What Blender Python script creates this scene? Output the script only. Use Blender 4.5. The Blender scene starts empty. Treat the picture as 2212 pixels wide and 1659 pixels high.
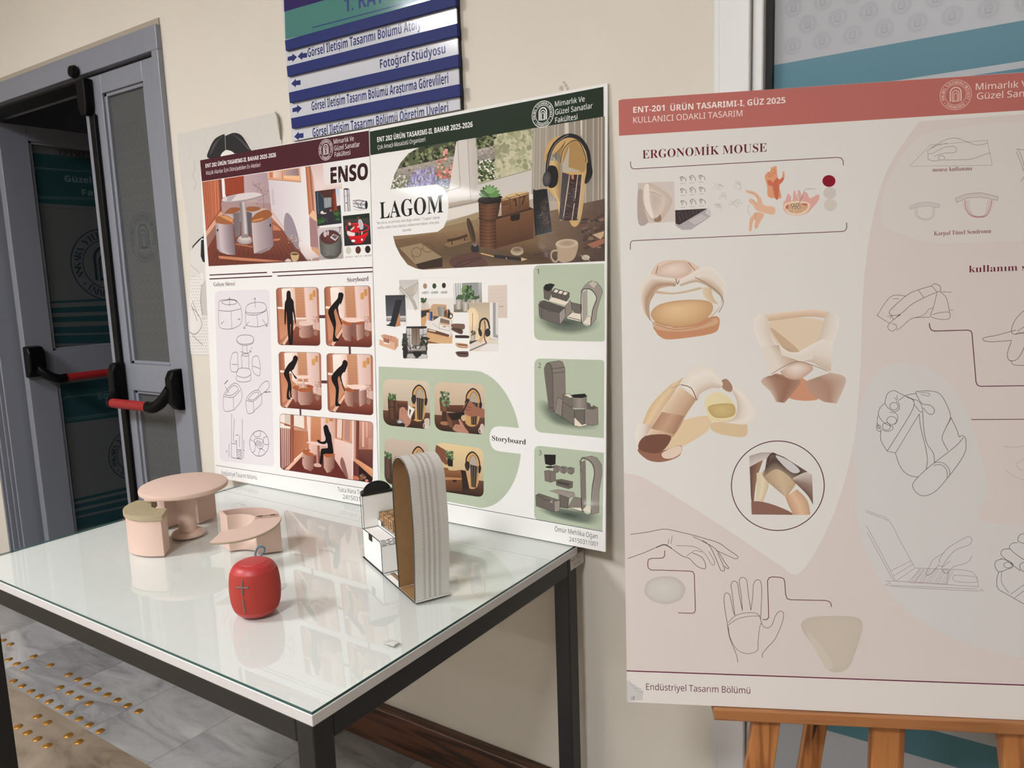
import bpy, bmesh, math, random
import numpy as np
from mathutils import Vector, Matrix
from mathutils.geometry import tessellate_polygon

SC = bpy.context.scene
COL = SC.collection

# ------------------------------------------------------------------ camera
W_PX, H_PX, F_PX = 2212.0, 1659.0, 1641.46
CX, CY = W_PX / 2, H_PX / 2
YAW, PITCH, ROLL = -0.5965, -0.14045, -0.03491
EYE = np.array([0.0, 0.0, 1.375])


def camera_axes():
    fw = np.array([math.sin(YAW) * math.cos(PITCH), math.cos(YAW) * math.cos(PITCH), math.sin(PITCH)])
    r = np.array([math.cos(YAW), -math.sin(YAW), 0.0])
    u = np.cross(r, fw)
    return (r * math.cos(ROLL) + u * math.sin(ROLL), -r * math.sin(ROLL) + u * math.cos(ROLL), fw)


RT, UP, FW = camera_axes()
cam_data = bpy.data.cameras.new('camera')
cam = bpy.data.objects.new('camera', cam_data)
COL.objects.link(cam)
cam_data.sensor_fit = 'HORIZONTAL'
cam_data.sensor_width = 36.0
cam_data.lens = 36.0 * F_PX / W_PX
cam_data.clip_start = 0.02
cam.matrix_world = Matrix(((RT[0], UP[0], -FW[0], EYE[0]), (RT[1], UP[1], -FW[1], EYE[1]),
                           (RT[2], UP[2], -FW[2], EYE[2]), (0, 0, 0, 1)))
SC.camera = cam

# ------------------------------------------------------------------ world, exposure
world = bpy.data.worlds.new('world')
SC.world = world
world.use_nodes = True
world.node_tree.nodes['Background'].inputs[0].default_value = (0.9, 0.95, 1.0, 1)
world.node_tree.nodes['Background'].inputs[1].default_value = 0.05
SC.view_settings.view_transform = 'Standard'
SC.view_settings.look = 'None'
SC.view_settings.gamma = 1.0
SC.view_settings.use_curve_mapping = False
SC.view_settings.exposure = 0.2

CEIL = 3.0
WALL = 1.53
# centre x, centre y, size x, size y, strength of every ceiling luminaire
LAMPS = [(-2.85, -0.95, 0.7, 0.6, 66.0), (-0.35, -1.45, 0.6, 0.6, 68.0), (1.9, -1.6, 0.6, 0.6, 9.0),
         (-1.3, -2.9, 0.6, 0.6, 12.0), (-5.95, -4.25, 0.8, 0.8, 26.0),
         (-5.95, -7.7, 0.8, 0.8, 110.0)]


# ------------------------------------------------------------------ measuring: a photo pixel seen on a known plane
def ray(x, y):
    d = FW * F_PX + RT * (x - CX) - UP * (y - CY)
    return d / np.linalg.norm(d)


def on_plane(x, y, p0, n):
    d = ray(x, y)
    return EYE + d * (((np.asarray(p0) - EYE) @ n) / (d @ n))


def at_y(x, y, Y):
    return on_plane(x, y, (0, Y, 0), np.array([0, 1.0, 0]))


def at_z(x, y, Z):
    return on_plane(x, y, (0, 0, Z), np.array([0, 0, 1.0]))


def at_x(x, y, X):
    return on_plane(x, y, (X, 0, 0), np.array([1.0, 0, 0]))


# ------------------------------------------------------------------ materials
def lin(c):
    out = []
    for v in c[:3]:
        v = v / 255.0
        out.append(v / 12.92 if v <= 0.04045 else ((v + 0.055) / 1.055) ** 2.4)
    return out


def principled(name):
    m = bpy.data.materials.new(name)
    m.use_nodes = True
    return m, m.node_tree.nodes, m.node_tree.links, m.node_tree.nodes['Principled BSDF']


def mat(name, rgb, rough=0.5, metal=0.0, spec=0.5, noise=0.0, nscale=40.0, bump=0.0, bscale=200.0, coat=0.0, stretch=None):
    m, N, L, b = principled(name)
    c = lin(rgb)
    b.inputs['Base Color'].default_value = (*c, 1)
    b.inputs['Roughness'].default_value = rough
    b.inputs['Metallic'].default_value = metal
    b.inputs['Specular IOR Level'].default_value = spec
    b.inputs['Coat Weight'].default_value = coat
    b.inputs['Coat Roughness'].default_value = 0.08
    tc = N.new('ShaderNodeTexCoord')
    mp = N.new('ShaderNodeMapping')
    L.new(tc.outputs['Object'], mp.inputs['Vector'])
    if stretch:
        mp.inputs['Scale'].default_value = stretch
    if noise > 0:
        nz = N.new('ShaderNodeTexNoise')
        nz.inputs['Scale'].default_value = nscale
        nz.inputs['Detail'].default_value = 6
        L.new(mp.outputs[0], nz.inputs['Vector'])
        mx = N.new('ShaderNodeMix')
        mx.data_type = 'RGBA'
        mx.inputs['A'].default_value = (*[v * (1 - noise) for v in c], 1)
        mx.inputs['B'].default_value = (*[min(1, v * (1 + noise)) for v in c], 1)
        L.new(nz.outputs['Fac'], mx.inputs['Factor'])
        L.new(mx.outputs['Result'], b.inputs['Base Color'])
    if bump > 0:
        nb = N.new('ShaderNodeTexNoise')
        nb.inputs['Scale'].default_value = bscale
        nb.inputs['Detail'].default_value = 4
        L.new(mp.outputs[0], nb.inputs['Vector'])
        bp = N.new('ShaderNodeBump')
        bp.inputs['Strength'].default_value = bump
        bp.inputs['Distance'].default_value = 0.002
        L.new(nb.outputs['Fac'], bp.inputs['Height'])
        L.new(bp.outputs[0], b.inputs['Normal'])
    return m


def wood(name, dark, light, axis=0, scale=1.0, rough=0.4):
    m, N, L, b = principled(name)
    b.inputs['Roughness'].default_value = rough
    tc = N.new('ShaderNodeTexCoord')
    mp = N.new('ShaderNodeMapping')
    s = [26 * scale, 26 * scale, 26 * scale]
    s[axis] = 1.6 * scale
    mp.inputs['Scale'].default_value = s
    L.new(tc.outputs['Object'], mp.inputs['Vector'])
    nz = N.new('ShaderNodeTexNoise')
    nz.inputs['Scale'].default_value = 1.0
    nz.inputs['Detail'].default_value = 3
    L.new(mp.outputs[0], nz.inputs['Vector'])
    mu = N.new('ShaderNodeMath')
    mu.operation = 'MULTIPLY'
    mu.inputs[1].default_value = 9.0
    L.new(nz.outputs['Fac'], mu.inputs[0])
    fr = N.new('ShaderNodeMath')
    fr.operation = 'PINGPONG'
    fr.inputs[1].default_value = 1.0
    L.new(mu.outputs[0], fr.inputs[0])
    cr = N.new('ShaderNodeValToRGB')
    cr.color_ramp.elements[0].position = 0.1
    cr.color_ramp.elements[0].color = (*lin(dark), 1)
    cr.color_ramp.elements[1].position = 0.75
    cr.color_ramp.elements[1].color = (*lin(light), 1)
    L.new(fr.outputs[0], cr.inputs[0])
    L.new(cr.outputs[0], b.inputs['Base Color'])
    return m


def emission(name, rgb, strength):
    m = bpy.data.materials.new(name)
    m.use_nodes = True
    N, L = m.node_tree.nodes, m.node_tree.links
    N.clear()
    e = N.new('ShaderNodeEmission')
    e.inputs[0].default_value = (*rgb, 1)
    e.inputs[1].default_value = strength
    o = N.new('ShaderNodeOutputMaterial')
    L.new(e.outputs[0], o.inputs[0])
    return m


def print_material(name, rough=0.35, coat=0.25, crinkle=None, spec=0.2):
    m, N, L, b = principled(name)
    a = N.new('ShaderNodeAttribute')
    a.attribute_name = 'ink'
    L.new(a.outputs['Color'], b.inputs['Base Color'])
    b.inputs['Roughness'].default_value = rough
    b.inputs['Specular IOR Level'].default_value = spec
    b.inputs['Coat Weight'].default_value = coat
    b.inputs['Coat Roughness'].default_value = 0.12
    if crinkle:                       # laminate wrinkled around one spot (x, z, radius)
        tc = N.new('ShaderNodeTexCoord')
        sb = N.new('ShaderNodeVectorMath'); sb.operation = 'DISTANCE'
        L.new(tc.outputs['Object'], sb.inputs[0])
        sb.inputs[1].default_value = (crinkle[0], 0, crinkle[1])
        mr = N.new('ShaderNodeMapRange')
        mr.inputs['From Min'].default_value = crinkle[2]
        mr.inputs['From Max'].default_value = crinkle[2] * .25
        mr.inputs['To Min'].default_value = 0.0
        L.new(sb.outputs['Value'], mr.inputs['Value'])
        nb = N.new('ShaderNodeTexNoise')
        nb.inputs['Scale'].default_value = 85.0
        nb.inputs['Detail'].default_value = 5
        nb.inputs['Distortion'].default_value = 2.5
        L.new(tc.outputs['Object'], nb.inputs['Vector'])
        mu = N.new('ShaderNodeMath'); mu.operation = 'MULTIPLY'
        L.new(nb.outputs['Fac'], mu.inputs[0]); L.new(mr.outputs[0], mu.inputs[1])
        bp = N.new('ShaderNodeBump')
        bp.inputs['Strength'].default_value = 0.3
        b.inputs['Coat Roughness'].default_value = 0.05
        bp.inputs['Distance'].default_value = 0.004
        L.new(mu.outputs[0], bp.inputs['Height'])
        L.new(bp.outputs[0], b.inputs['Coat Normal'])
    return m


# ------------------------------------------------------------------ objects
def thing(name, label, cat, loc=(0, 0, 0), rotz=0.0, group=None):
    o = bpy.data.objects.new(name, None)
    COL.objects.link(o)
    o.empty_display_size = 0.05
    o.location = loc
    o.rotation_euler = (0, 0, rotz)
    o['label'] = label
    o['category'] = cat
    if group:
        o['group'] = group
    return o


def tag(o, label, cat, group=None):
    o['label'] = label
    o['category'] = cat
    if group:
        o['group'] = group
    return o


def mesh_obj(name, me, m=None, parent=None, smooth=False):
    o = bpy.data.objects.new(name, me)
    COL.objects.link(o)
    if m is not None:
        for k in (m if isinstance(m, (list, tuple)) else [m]):
            me.materials.append(k)
    if parent is not None:
        o.parent = parent
    if smooth:
        me.polygons.foreach_set('use_smooth', [True] * len(me.polygons))
        if smooth != 'all':
            me.set_sharp_from_angle(angle=math.radians(40))
    return o


def obj(name, bm, m=None, parent=None, smooth=False, bevel=0.0, seg=2):
    bmesh.ops.recalc_face_normals(bm, faces=bm.faces)
    me = bpy.data.meshes.new(name)
    bm.to_mesh(me)
    bm.free()
    o = mesh_obj(name, me, m, parent, smooth)
    if bevel:
        md = o.modifiers.new('bevel', 'BEVEL')
        md.width = bevel
        md.segments = seg
        md.limit_method = 'ANGLE'
        md.angle_limit = math.radians(40)
    return o


def struct(name, bm, m, parent=None, **k):
    o = obj(name, bm, m, parent, **k)
    if parent is None:
        o['kind'] = 'structure'
    return o


def BM():
    return bmesh.new()


def box(bm, x0, x1, y0, y1, z0, z1, mi=0, mtx=None):
    v = [bm.verts.new((x, y, z)) for x in (x0, x1) for y in (y0, y1) for z in (z0, z1)]
    if mtx is not None:
        for w in v:
            w.co = mtx @ w.co
    for f in ((0, 1, 3, 2), (4, 6, 7, 5), (0, 4, 5, 1), (2, 3, 7, 6), (0, 2, 6, 4), (1, 5, 7, 3)):
        fc = bm.faces.new([v[i] for i in f])
        fc.material_index = mi
    return bm


def prism(bm, pts, z0, z1, mtx=None, mi=0):
    """Extrude the outline pts (x, y) from z0 to z1 (concave outlines welcome)."""
    a = [bm.verts.new((p[0], p[1], z0)) for p in pts]
    b = [bm.verts.new((p[0], p[1], z1)) for p in pts]
    n = len(pts)
    tris = tessellate_polygon([[Vector((p[0], p[1], 0)) for p in pts]])
    for t in tris:
        for ring in (a, b):
            try:
                bm.faces.new([ring[i] for i in t]).material_index = mi
            except ValueError:
                pass
    for i in range(n):
        bm.faces.new((a[i], a[(i + 1) % n], b[(i + 1) % n], b[i])).material_index = mi
    if mtx is not None:
        for v in a + b:
            v.co = mtx @ v.co
    return bm


def lathe(bm, prof, seg=48, mtx=None, mi=0):
    rings = []
    for r, z in prof:
        if r < 1e-6:
            rings.append([bm.verts.new((0, 0, z))])
        else:
            rings.append([bm.verts.new((r * math.cos(2 * math.pi * i / seg), r * math.sin(2 * math.pi * i / seg), z)) for i in range(seg)])
    if mtx is not None:
        for rg in rings:
            for v in rg:
                v.co = mtx @ v.co
    for a, b in zip(rings, rings[1:]):
        for i in range(seg):
            j = (i + 1) % seg
            if len(a) == 1 and len(b) == 1:
                continue
            if len(a) == 1:
                f = bm.faces.new((a[0], b[i], b[j]))
            elif len(b) == 1:
                f = bm.faces.new((a[i], a[j], b[0]))
            else:
                f = bm.faces.new((a[i], a[j], b[j], b[i]))
            f.material_index = mi
    return bm


def tube(bm, pts, r, seg=12, closed=False, mi=0, flat=1.0):
    pts = [Vector(p) for p in pts]
    n = len(pts)
    rings = []
    ref = None
    for i, p in enumerate(pts):
        if closed:
            t = pts[(i + 1) % n] - pts[i - 1]
        else:
            t = pts[min(i + 1, n - 1)] - pts[max(i - 1, 0)]
        t.normalize()
        if ref is None:
            ref = Vector((0, 0, 1)) if abs(t.z) < 0.9 else Vector((1, 0, 0))
        s = t.cross(ref).normalized()
        ref = s.cross(t).normalized()
        rr = r[i] if isinstance(r, (list, tuple)) else r
        rings.append([bm.verts.new(p + (s * math.cos(2 * math.pi * k / seg) + ref * math.sin(2 * math.pi * k / seg) * flat) * rr) for k in range(seg)])
    m = n if closed else n - 1
    for i in range(m):
        a, b = rings[i], rings[(i + 1) % n]
        for k in range(seg):
            bm.faces.new((a[k], a[(k + 1) % seg], b[(k + 1) % seg], b[k])).material_index = mi
    if not closed:
        bm.faces.new(rings[0]).material_index = mi
        bm.faces.new(rings[-1]).material_index = mi
    return bm


def spline(pts, n=8, closed=False):
    """Catmull-Rom through 2-D or 3-D points."""
    P = [np.array(p, float) for p in pts]
    m = len(P)
    out = []
    for i in range(m if closed else m - 1):
        p0 = P[(i - 1) % m] if closed else P[max(i - 1, 0)]
        p1, p2 = P[i], P[(i + 1) % m]
        p3 = P[(i + 2) % m] if closed else P[min(i + 2, m - 1)]
        for k in range(n):
            t = k / n
            out.append(0.5 * (2 * p1 + (p2 - p0) * t + (2 * p0 - 5 * p1 + 4 * p2 - p3) * t * t + (3 * p1 - p0 - 3 * p2 + p3) * t ** 3))
    if not closed:
        out.append(P[-1])
    return out
# ------------------------------------------------------------------ room materials
M_wall = mat('wall_paint', (215, 209, 195), rough=0.75, noise=0.03, nscale=3.0, bump=0.06, bscale=220)
M_ceil = mat('ceiling_paint', (225, 222, 215), rough=0.9)
M_alu = mat('aluminium', (136, 140, 150), rough=0.42, metal=0.25, noise=0.05, nscale=30, stretch=(1, 1, 0.05))
M_alu_dark = mat('aluminium_dark', (120, 122, 130), rough=0.45, metal=0.3)
M_black = mat('black_plastic', (9, 9, 10), rough=0.36, spec=0.12)
M_gasket = mat('gasket', (12, 12, 13), rough=0.6)
M_red = mat('red_bar', (146, 30, 34), rough=0.4)
M_steel = mat('black_steel', (26, 26, 25), rough=0.45, noise=0.1, nscale=60, bump=0.08, bscale=400)
M_film_dark = mat('dark_film', (76, 79, 79), rough=0.35, noise=0.05, nscale=4)
M_base_wood = wood('baseboard_wood', (48, 29, 19), (92, 58, 38), axis=0, scale=0.9, rough=0.35)


def marble(name, c1, c2, vein, joints=True):
    m, N, L, b = principled(name)
    b.inputs['Roughness'].default_value = 0.22
    tc = N.new('ShaderNodeTexCoord')
    mp = N.new('ShaderNodeMapping')
    mp.inputs['Rotation'].default_value = (0, 0, 0.9)
    mp.inputs['Scale'].default_value = (1.0, 3.0, 1.0)
    L.new(tc.outputs['Object'], mp.inputs['Vector'])
    sep = N.new('ShaderNodeSeparateXYZ')
    L.new(tc.outputs['Object'], sep.inputs[0])
    # slabs 0.335 m wide: every slab shifts the veining
    sx = N.new('ShaderNodeMath'); sx.operation = 'ADD'; sx.inputs[1].default_value = 3.07 + 0.335 * 20
    L.new(sep.outputs['X'], sx.inputs[0])
    dv = N.new('ShaderNodeMath'); dv.operation = 'DIVIDE'; dv.inputs[1].default_value = 0.335
    L.new(sx.outputs[0], dv.inputs[0])
    fl = N.new('ShaderNodeMath'); fl.operation = 'FLOOR'
    L.new(dv.outputs[0], fl.inputs[0])
    wn = N.new('ShaderNodeTexWhiteNoise'); wn.noise_dimensions = '1D'
    L.new(fl.outputs[0], wn.inputs['W'])
    ofs = N.new('ShaderNodeVectorMath'); ofs.operation = 'MULTIPLY_ADD'
    L.new(wn.outputs['Color'], ofs.inputs[0])
    ofs.inputs[1].default_value = (7, 7, 7) if joints else (0, 0, 0)
    L.new(mp.outputs[0], ofs.inputs[2])
    nz = N.new('ShaderNodeTexNoise'); nz.inputs['Scale'].default_value = 3.2; nz.inputs['Detail'].default_value = 9
    nz.inputs['Roughness'].default_value = 0.62; nz.inputs['Distortion'].default_value = 1.2
    L.new(ofs.outputs[0], nz.inputs['Vector'])
    cr = N.new('ShaderNodeValToRGB')
    e = cr.color_ramp.elements
    e[0].position = 0.28; e[0].color = (*lin(vein), 1)
    e[1].position = 0.7; e[1].color = (*lin(c2), 1)
    mid = cr.color_ramp.elements.new(0.46); mid.color = (*lin(c1), 1)
    L.new(nz.outputs['Fac'], cr.inputs[0])
    last = cr.outputs[0]
    if joints:
        tone = N.new('ShaderNodeMath'); tone.operation = 'MULTIPLY_ADD'
        tone.inputs[1].default_value = 0.3; tone.inputs[2].default_value = 0.8
        L.new(wn.outputs['Value'], tone.inputs[0])
        fr = N.new('ShaderNodeMath'); fr.operation = 'FRACT'
        L.new(dv.outputs[0], fr.inputs[0])
        pp = N.new('ShaderNodeMath'); pp.operation = 'PINGPONG'; pp.inputs[1].default_value = 0.5
        L.new(fr.outputs[0], pp.inputs[0])
        gt = N.new('ShaderNodeMath'); gt.operation = 'GREATER_THAN'; gt.inputs[1].default_value = 0.004
        L.new(pp.outputs[0], gt.inputs[0])
        jm = N.new('ShaderNodeMath'); jm.operation = 'MULTIPLY_ADD'; jm.inputs[1].default_value = 0.45; jm.inputs[2].default_value = 0.55
        L.new(gt.outputs[0], jm.inputs[0])
        mm = N.new('ShaderNodeMath'); mm.operation = 'MULTIPLY'
        L.new(tone.outputs[0], mm.inputs[0]); L.new(jm.outputs[0], mm.inputs[1])
        mx = N.new('ShaderNodeVectorMath'); mx.operation = 'SCALE'
        L.new(cr.outputs[0], mx.inputs[0]); L.new(mm.outputs[0], mx.inputs['Scale'])
        last = mx.outputs[0]
    L.new(last, b.inputs['Base Color'])
    return m


M_marble = marble('grey_marble', (150, 149, 148), (174, 172, 169), (114, 112, 110))
M_brown = marble('brown_stone', (132, 118, 100), (154, 139, 121), (98, 85, 70), joints=False)

# ------------------------------------------------------------------ shell
XL, XR, YB, YF = -7.6, 2.6, 4.2, -9.6
box_ = box(BM(), XL, XR, 1.074, YB, -0.08, 0.0)
struct('floor', box_, M_marble)
struct('floor_stone_border', box(BM(), XL, XR, YF, 1.0735, -0.08, 0.0), M_brown)
struct('ceiling', box(BM(), XL, XR, YF, YB, CEIL, CEIL + 0.1), M_ceil)
DX0, DX1, DZ = -3.93, -2.36, 2.234      # door opening in the back wall
WX0, WX1, WZ = -0.53, 1.6, 2.5          # glazed opening behind the easel
bw = BM()
box(bw, XL, DX0, WALL, WALL + 0.16, 0, CEIL)
box(bw, DX0, DX1, WALL, WALL + 0.16, DZ, CEIL)
box(bw, DX1, WX0, WALL, WALL + 0.16, 0, CEIL)
box(bw, WX0, WX1, WALL, WALL + 0.16, WZ, CEIL)
box(bw, WX1, XR, WALL, WALL + 0.16, 0, CEIL)
struct('wall_back', bw, M_wall)
struct('wall_left', box(BM(), XL - 0.1, XL, YF, YB, 0, CEIL), M_wall)
struct('wall_right', box(BM(), XR, XR + 0.1, YF, YB, 0, CEIL), M_wall)
struct('wall_front', box(BM(), XL, XR, YF - 0.1, YF, 0, CEIL), M_wall)
M_void = mat('corridor_paint', (165, 165, 168), rough=0.8)
vb = BM()
box(vb, -4.6, -1.6, 3.9, 4.0, 0, 2.62)
box(vb, -4.7, -4.6, WALL + 0.16, 4.0, 0, 2.62)
box(vb, -1.6, -1.5, WALL + 0.16, 4.0, 0, 2.62)
box(vb, -4.7, -1.5, WALL + 0.165, 4.0, 2.55, 2.62)
struct('wall_corridor', vb, M_void)
bb = BM()
box(bb, DX1 + 0.02, WX0 - 0.0, WALL - 0.034, WALL, 0.0, 0.119)
struct('baseboard_back', bb, M_base_wood, bevel=0.004)
struct('baseboard_left', box(BM(), XL, DX0 - 0.02, WALL - 0.034, WALL, 0.0, 0.119), M_base_wood, bevel=0.004)

# ------------------------------------------------------------------ ceiling luminaires
M_frame = mat('lamp_frame', (235, 235, 232), rough=0.5)
where = ['in front of the entrance door', 'above the viewer', 'toward the glazed opening on the right', 'behind the viewer', 'far off along the left wall', 'at the far end along the left wall']
for i, (x, y, sx, sy, st) in enumerate(LAMPS):
    t = thing('ceiling_light', 'square white ceiling light panel ' + where[i], 'ceiling light', (x, y, CEIL - 0.03), 0, 'ceiling light panels')
    fr = BM()
    for a in ((-sx / 2 - .02, sx / 2 + .02, -sy / 2 - .02, -sy / 2), (-sx / 2 - .02, sx / 2 + .02, sy / 2, sy / 2 + .02),
              (-sx / 2 - .02, -sx / 2, -sy / 2, sy / 2), (sx / 2, sx / 2 + .02, -sy / 2, sy / 2)):
        box(fr, *a, 0, 0.03)
    obj('frame', fr, M_frame, t)
    obj('diffuser', box(BM(), -sx / 2, sx / 2, -sy / 2, sy / 2, 0.004, 0.012), emission('lamp_glow', (1.0, 0.992, 1.03), st), t)

# ------------------------------------------------------------------ double door on the left
FY = WALL - 0.018
dr = BM()
box(dr, DX0, DX1, FY, WALL + 0.14, 2.14, 2.216)
box(dr, DX1 - 0.036, DX1, FY, WALL + 0.14, 0, 2.14)
for k, (a, b_, y) in enumerate(((0, .014, 0), (.028, .040, .006), (.056, .064, 0.02), (.076, .088, .03))):   # grooved left jamb
    box(dr, DX0 + a, DX0 + b_, FY + y, WALL + 0.14, 0, 2.14)
door = struct('door_1', dr, M_alu, bevel=0.002)
g = BM()
box(g, DX0 + 0.01, DX0 + 0.08, FY + 0.05, WALL + 0.13, 0, 2.14)
box(g, DX1 - 0.0385, DX1 - 0.036, FY + 0.004, WALL + 0.1, 0, 2.14)
box(g, DX0 + 0.08, DX1 - 0.036, FY + 0.03, WALL + 0.1, 2.132, 2.14)
obj('gasket', g, M_gasket, door)
obj('top_trim', box(BM(), DX0 - 0.02, DX1, WALL - 0.004, WALL, 2.2165, 2.238), mat('plaster_bead', (165, 155, 140), rough=0.8), door)


def leaf(parent, mtx, w, z0, z1, mat_film, midz, stile=0.055, far_stile=0.075):
    """One glazed door leaf: x 0..w, face at y=0 toward the room, 45 mm thick."""
    f = BM()
    for (a, b_, c, d) in ((0, stile, z0, z1), (w - far_stile, w, z0, z1), (stile, w - far_stile, z1 - 0.065, z1),
                          (stile, w - far_stile, midz[0], midz[1]), (stile, w - far_stile, z0, z0 + 0.14)):
        box(f, a, b_, 0, 0.045, c, d, mtx=mtx)
    for (c, d) in ((midz[1], z1 - 0.065), (z0 + 0.14, midz[0])):      # glazing beads, stepped back
        for (a, b_, e, g_) in ((stile, stile + .016, c, d), (w - far_stile - .016, w - far_stile, c, d),
                               (stile, w - far_stile, c, c + .012), (stile, w - far_stile, d - .012, d)):
            box(f, a, b_, 0.008, 0.04, e, g_, mtx=mtx)
    lf = obj('door_leaf', f, M_alu, parent, bevel=0.002)
    gl = BM()
    box(gl, stile + .012, w - far_stile - .012, 0.018, 0.026, midz[1] + .01, z1 - .075, mtx=mtx)
    box(gl, stile + .012, w - far_stile - .012, 0.018, 0.026, z0 + .15, midz[0] - .01, mtx=mtx)
    return lf, obj('frosted_pane', gl, mat_film, lf)


RX0, RX1 = -2.861, DX1 - 0.042
RM = Matrix.Translation((RX0, WALL - 0.004, 0))
RW = RX1 - RX0
leafR, paneR = leaf(door, RM, RW, 0.02, 2.128, M_film_dark, (1.005, 1.105), stile=0.122, far_stile=0.08)
LX = -3.76
LM = Matrix.Translation((LX, WALL + 0.085, 0)) @ Matrix.Rotation(math.pi / 2, 4, 'Z')
leafL, paneL = leaf(door, LM, 0.95, 0.02, 2.12, M_film_dark, (0.985, 1.105), stile=0.12, far_stile=0.11)
# vertical rod cover of the panic latch on the narrow leaf
rb = BM()
box(rb, -2.818, -2.780, WALL - 0.018, WALL - 0.0042, 0.1, 2.0)
prism(rb, [(.002, 0), (0.034, 0), (0.044, 0.03), (0.046, 0.125), (-0.012, 0.125), (-.012, .03)], 0, 0.034, mtx=Matrix.Translation((-2.834, WALL - 0.0042, 1.995)) @ Matrix.Rotation(math.pi / 2, 4, 'X'))
obj('rod_cover', rb, M_black, leafR, bevel=0.006)
kb = BM()
lathe(kb, [(0, 0), (.018, .002), (.024, .012), (.018, .026), (0, .03)], 20, mtx=Matrix.Translation((-2.862, FY + .002, 2.152)) @ Matrix.Rotation(math.pi / 2, 4, 'X'))
obj('latch_knob', kb, M_black, door, smooth=True)


def housing(bm, x0, x1, z0, z1, y, depth):
    """A drop-shaped latch housing standing off the door face toward -y."""
    pr = [(0, z0), (0, z1), (-depth * .75, z1 - .004), (-depth, z1 - .03), (-depth, z0 + .035), (-depth * .55, z0 + .004)]
    m = Matrix(((0, 0, 1, x0), (1, 0, 0, y), (0, 1, 0, 0), (0, 0, 0, 1)))
    return prism(bm, pr, 0, x1 - x0, mtx=m)


YL = WALL - 0.004
bar = obj('panic_bar', housing(BM(), -2.444, -2.406, 0.953, 1.100, YL, 0.052), M_black, leafR, bevel=0.008, seg=3)
obj('latch_housing', housing(BM(), -2.812, -2.772, 0.962, 1.112, YL, 0.052), M_black, bar, bevel=0.008, seg=3)
e0 = Vector((-2.772, YL - .068, 0.966))
e1 = Vector((-2.528, YL - .068, 0.967))
obj('push_bar', tube(BM(), [e0, e1], 0.0155, 20, flat=1.15), M_red, bar, smooth=True)
arm = spline([e1 - Vector((.008, 0, 0)), e1 + Vector((.026, .002, 0)), Vector((-2.468, YL - .056, .986)), Vector((-2.434, YL - .040, 1.03))], 6)
obj('bar_arm', tube(BM(), [Vector(p) for p in arm], 0.0175, 16, flat=1.15), M_black, bar, smooth=True)
arm2 = spline([e0 + Vector((.008, 0, 0)), e0 + Vector((-.010, .004, .004)), e0 + Vector((-.018, .03, .03))], 6)
obj('bar_arm', tube(BM(), [Vector(p) for p in arm2], 0.0175, 16, flat=1.15), M_black, bar, smooth=True)
# the same device on the open leaf
bar2 = obj('panic_bar', housing(BM(), 0, .07, .975, 1.12, 0, .06), M_black, leafL, bevel=0.008, seg=3)
bar2.matrix_local = Matrix.Translation((LX, WALL + 0.072, 0.018)) @ Matrix.Rotation(math.pi / 2, 4, 'Z')
obj('push_bar', tube(BM(), [(.13, -.085, .965), (.74, -.085, .965)], .0155, 20, flat=1.15), M_red, bar2, smooth=True)
arm3 = spline([(.138, -.085, .965), (.1, -.08, .965), (.06, -.065, .99), (.035, -.04, 1.03)], 6)
obj('bar_arm', tube(BM(), [Vector(p) for p in arm3], 0.0175, 16, flat=1.15), M_black, bar2, smooth=True)
obj('latch_housing', housing(BM(), .74, .81, .96, 1.11, 0, .09), M_black, bar2, bevel=0.008, seg=3)

# ------------------------------------------------------------------ glazed opening on the right
wf = BM()
box(wf, WX0, WX0 + 0.013, WALL - 0.012, WALL + 0.14, 0, WZ)
box(wf, WX0 + 0.013, WX0 + 0.074, WALL - 0.022, WALL + 0.12, 0, WZ)
box(wf, WX0 + 0.075, WX0 + 0.096, WALL - 0.012, WALL + 0.12, 0, WZ)
box(wf, WX1 - 0.09, WX1, WALL - 0.022, WALL + 0.12, 0, WZ)
box(wf, WX0 + 0.096, WX1 - 0.09, WALL - 0.02, WALL + 0.12, WZ - 0.09, WZ)
box(wf, WX0 + 0.096, WX1 - 0.09, WALL - 0.012, WALL + 0.12, 0, 0.12)
win = struct('window_1', wf, mat('window_aluminium', (214, 214, 212), rough=0.38, metal=0.15), bevel=0.003)
obj('gasket', box(BM(), WX0 + 0.096, WX0 + 0.108, WALL + 0.005, WALL + 0.05, 0.12, WZ - 0.09), M_gasket, win)
M_film = mat('frosted_film', (168, 171, 174), rough=0.4, noise=0.04, nscale=5)
pane = obj('frosted_pane', box(BM(), WX0 + 0.106, WX1 - 0.09, WALL + 0.02, WALL + 0.028, 0.12, WZ - 0.09), M_film, win)
# ------------------------------------------------------------------ desk
TX0, TX1, TY0, TY1, TZ = -2.042, -0.842, 0.686, 1.488, 0.75
GL = 0.005
M_top = mat('white_laminate', (228, 228, 225), rough=0.35, noise=0.02, nscale=6)
M_edge = mat('laminate_edge', (205, 203, 200), rough=0.45, noise=0.05, nscale=30)
desk = thing('desk', 'rectangular white-topped desk on a black square-tube steel frame', 'desk', ((TX0 + TX1) / 2, (TY0 + TY1) / 2, 0))
dx, dy = (TX1 - TX0) / 2, (TY1 - TY0) / 2
tz = TZ - GL
top = BM()
box(top, -dx, dx, -dy, dy, tz - 0.018, tz)
for f in top.faces:
    f.normal_update()
    f.material_index = 0 if abs(f.normal.z) > .5 else 1
obj('tabletop', top, [M_top, M_edge], desk, bevel=0.0012)
T = 0.04
for sx in (-1, 1):
    for sy in (-1, 1):
        x0, x1 = sorted((sx * (dx - 0.002), sx * (dx - 0.002 - T)))
        y0, y1 = sorted((sy * (dy - 0.002), sy * (dy - 0.002 - T)))
        obj('leg', box(BM(), x0, x1, y0, y1, 0, tz - 0.018), M_steel, desk, bevel=0.003)
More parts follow.
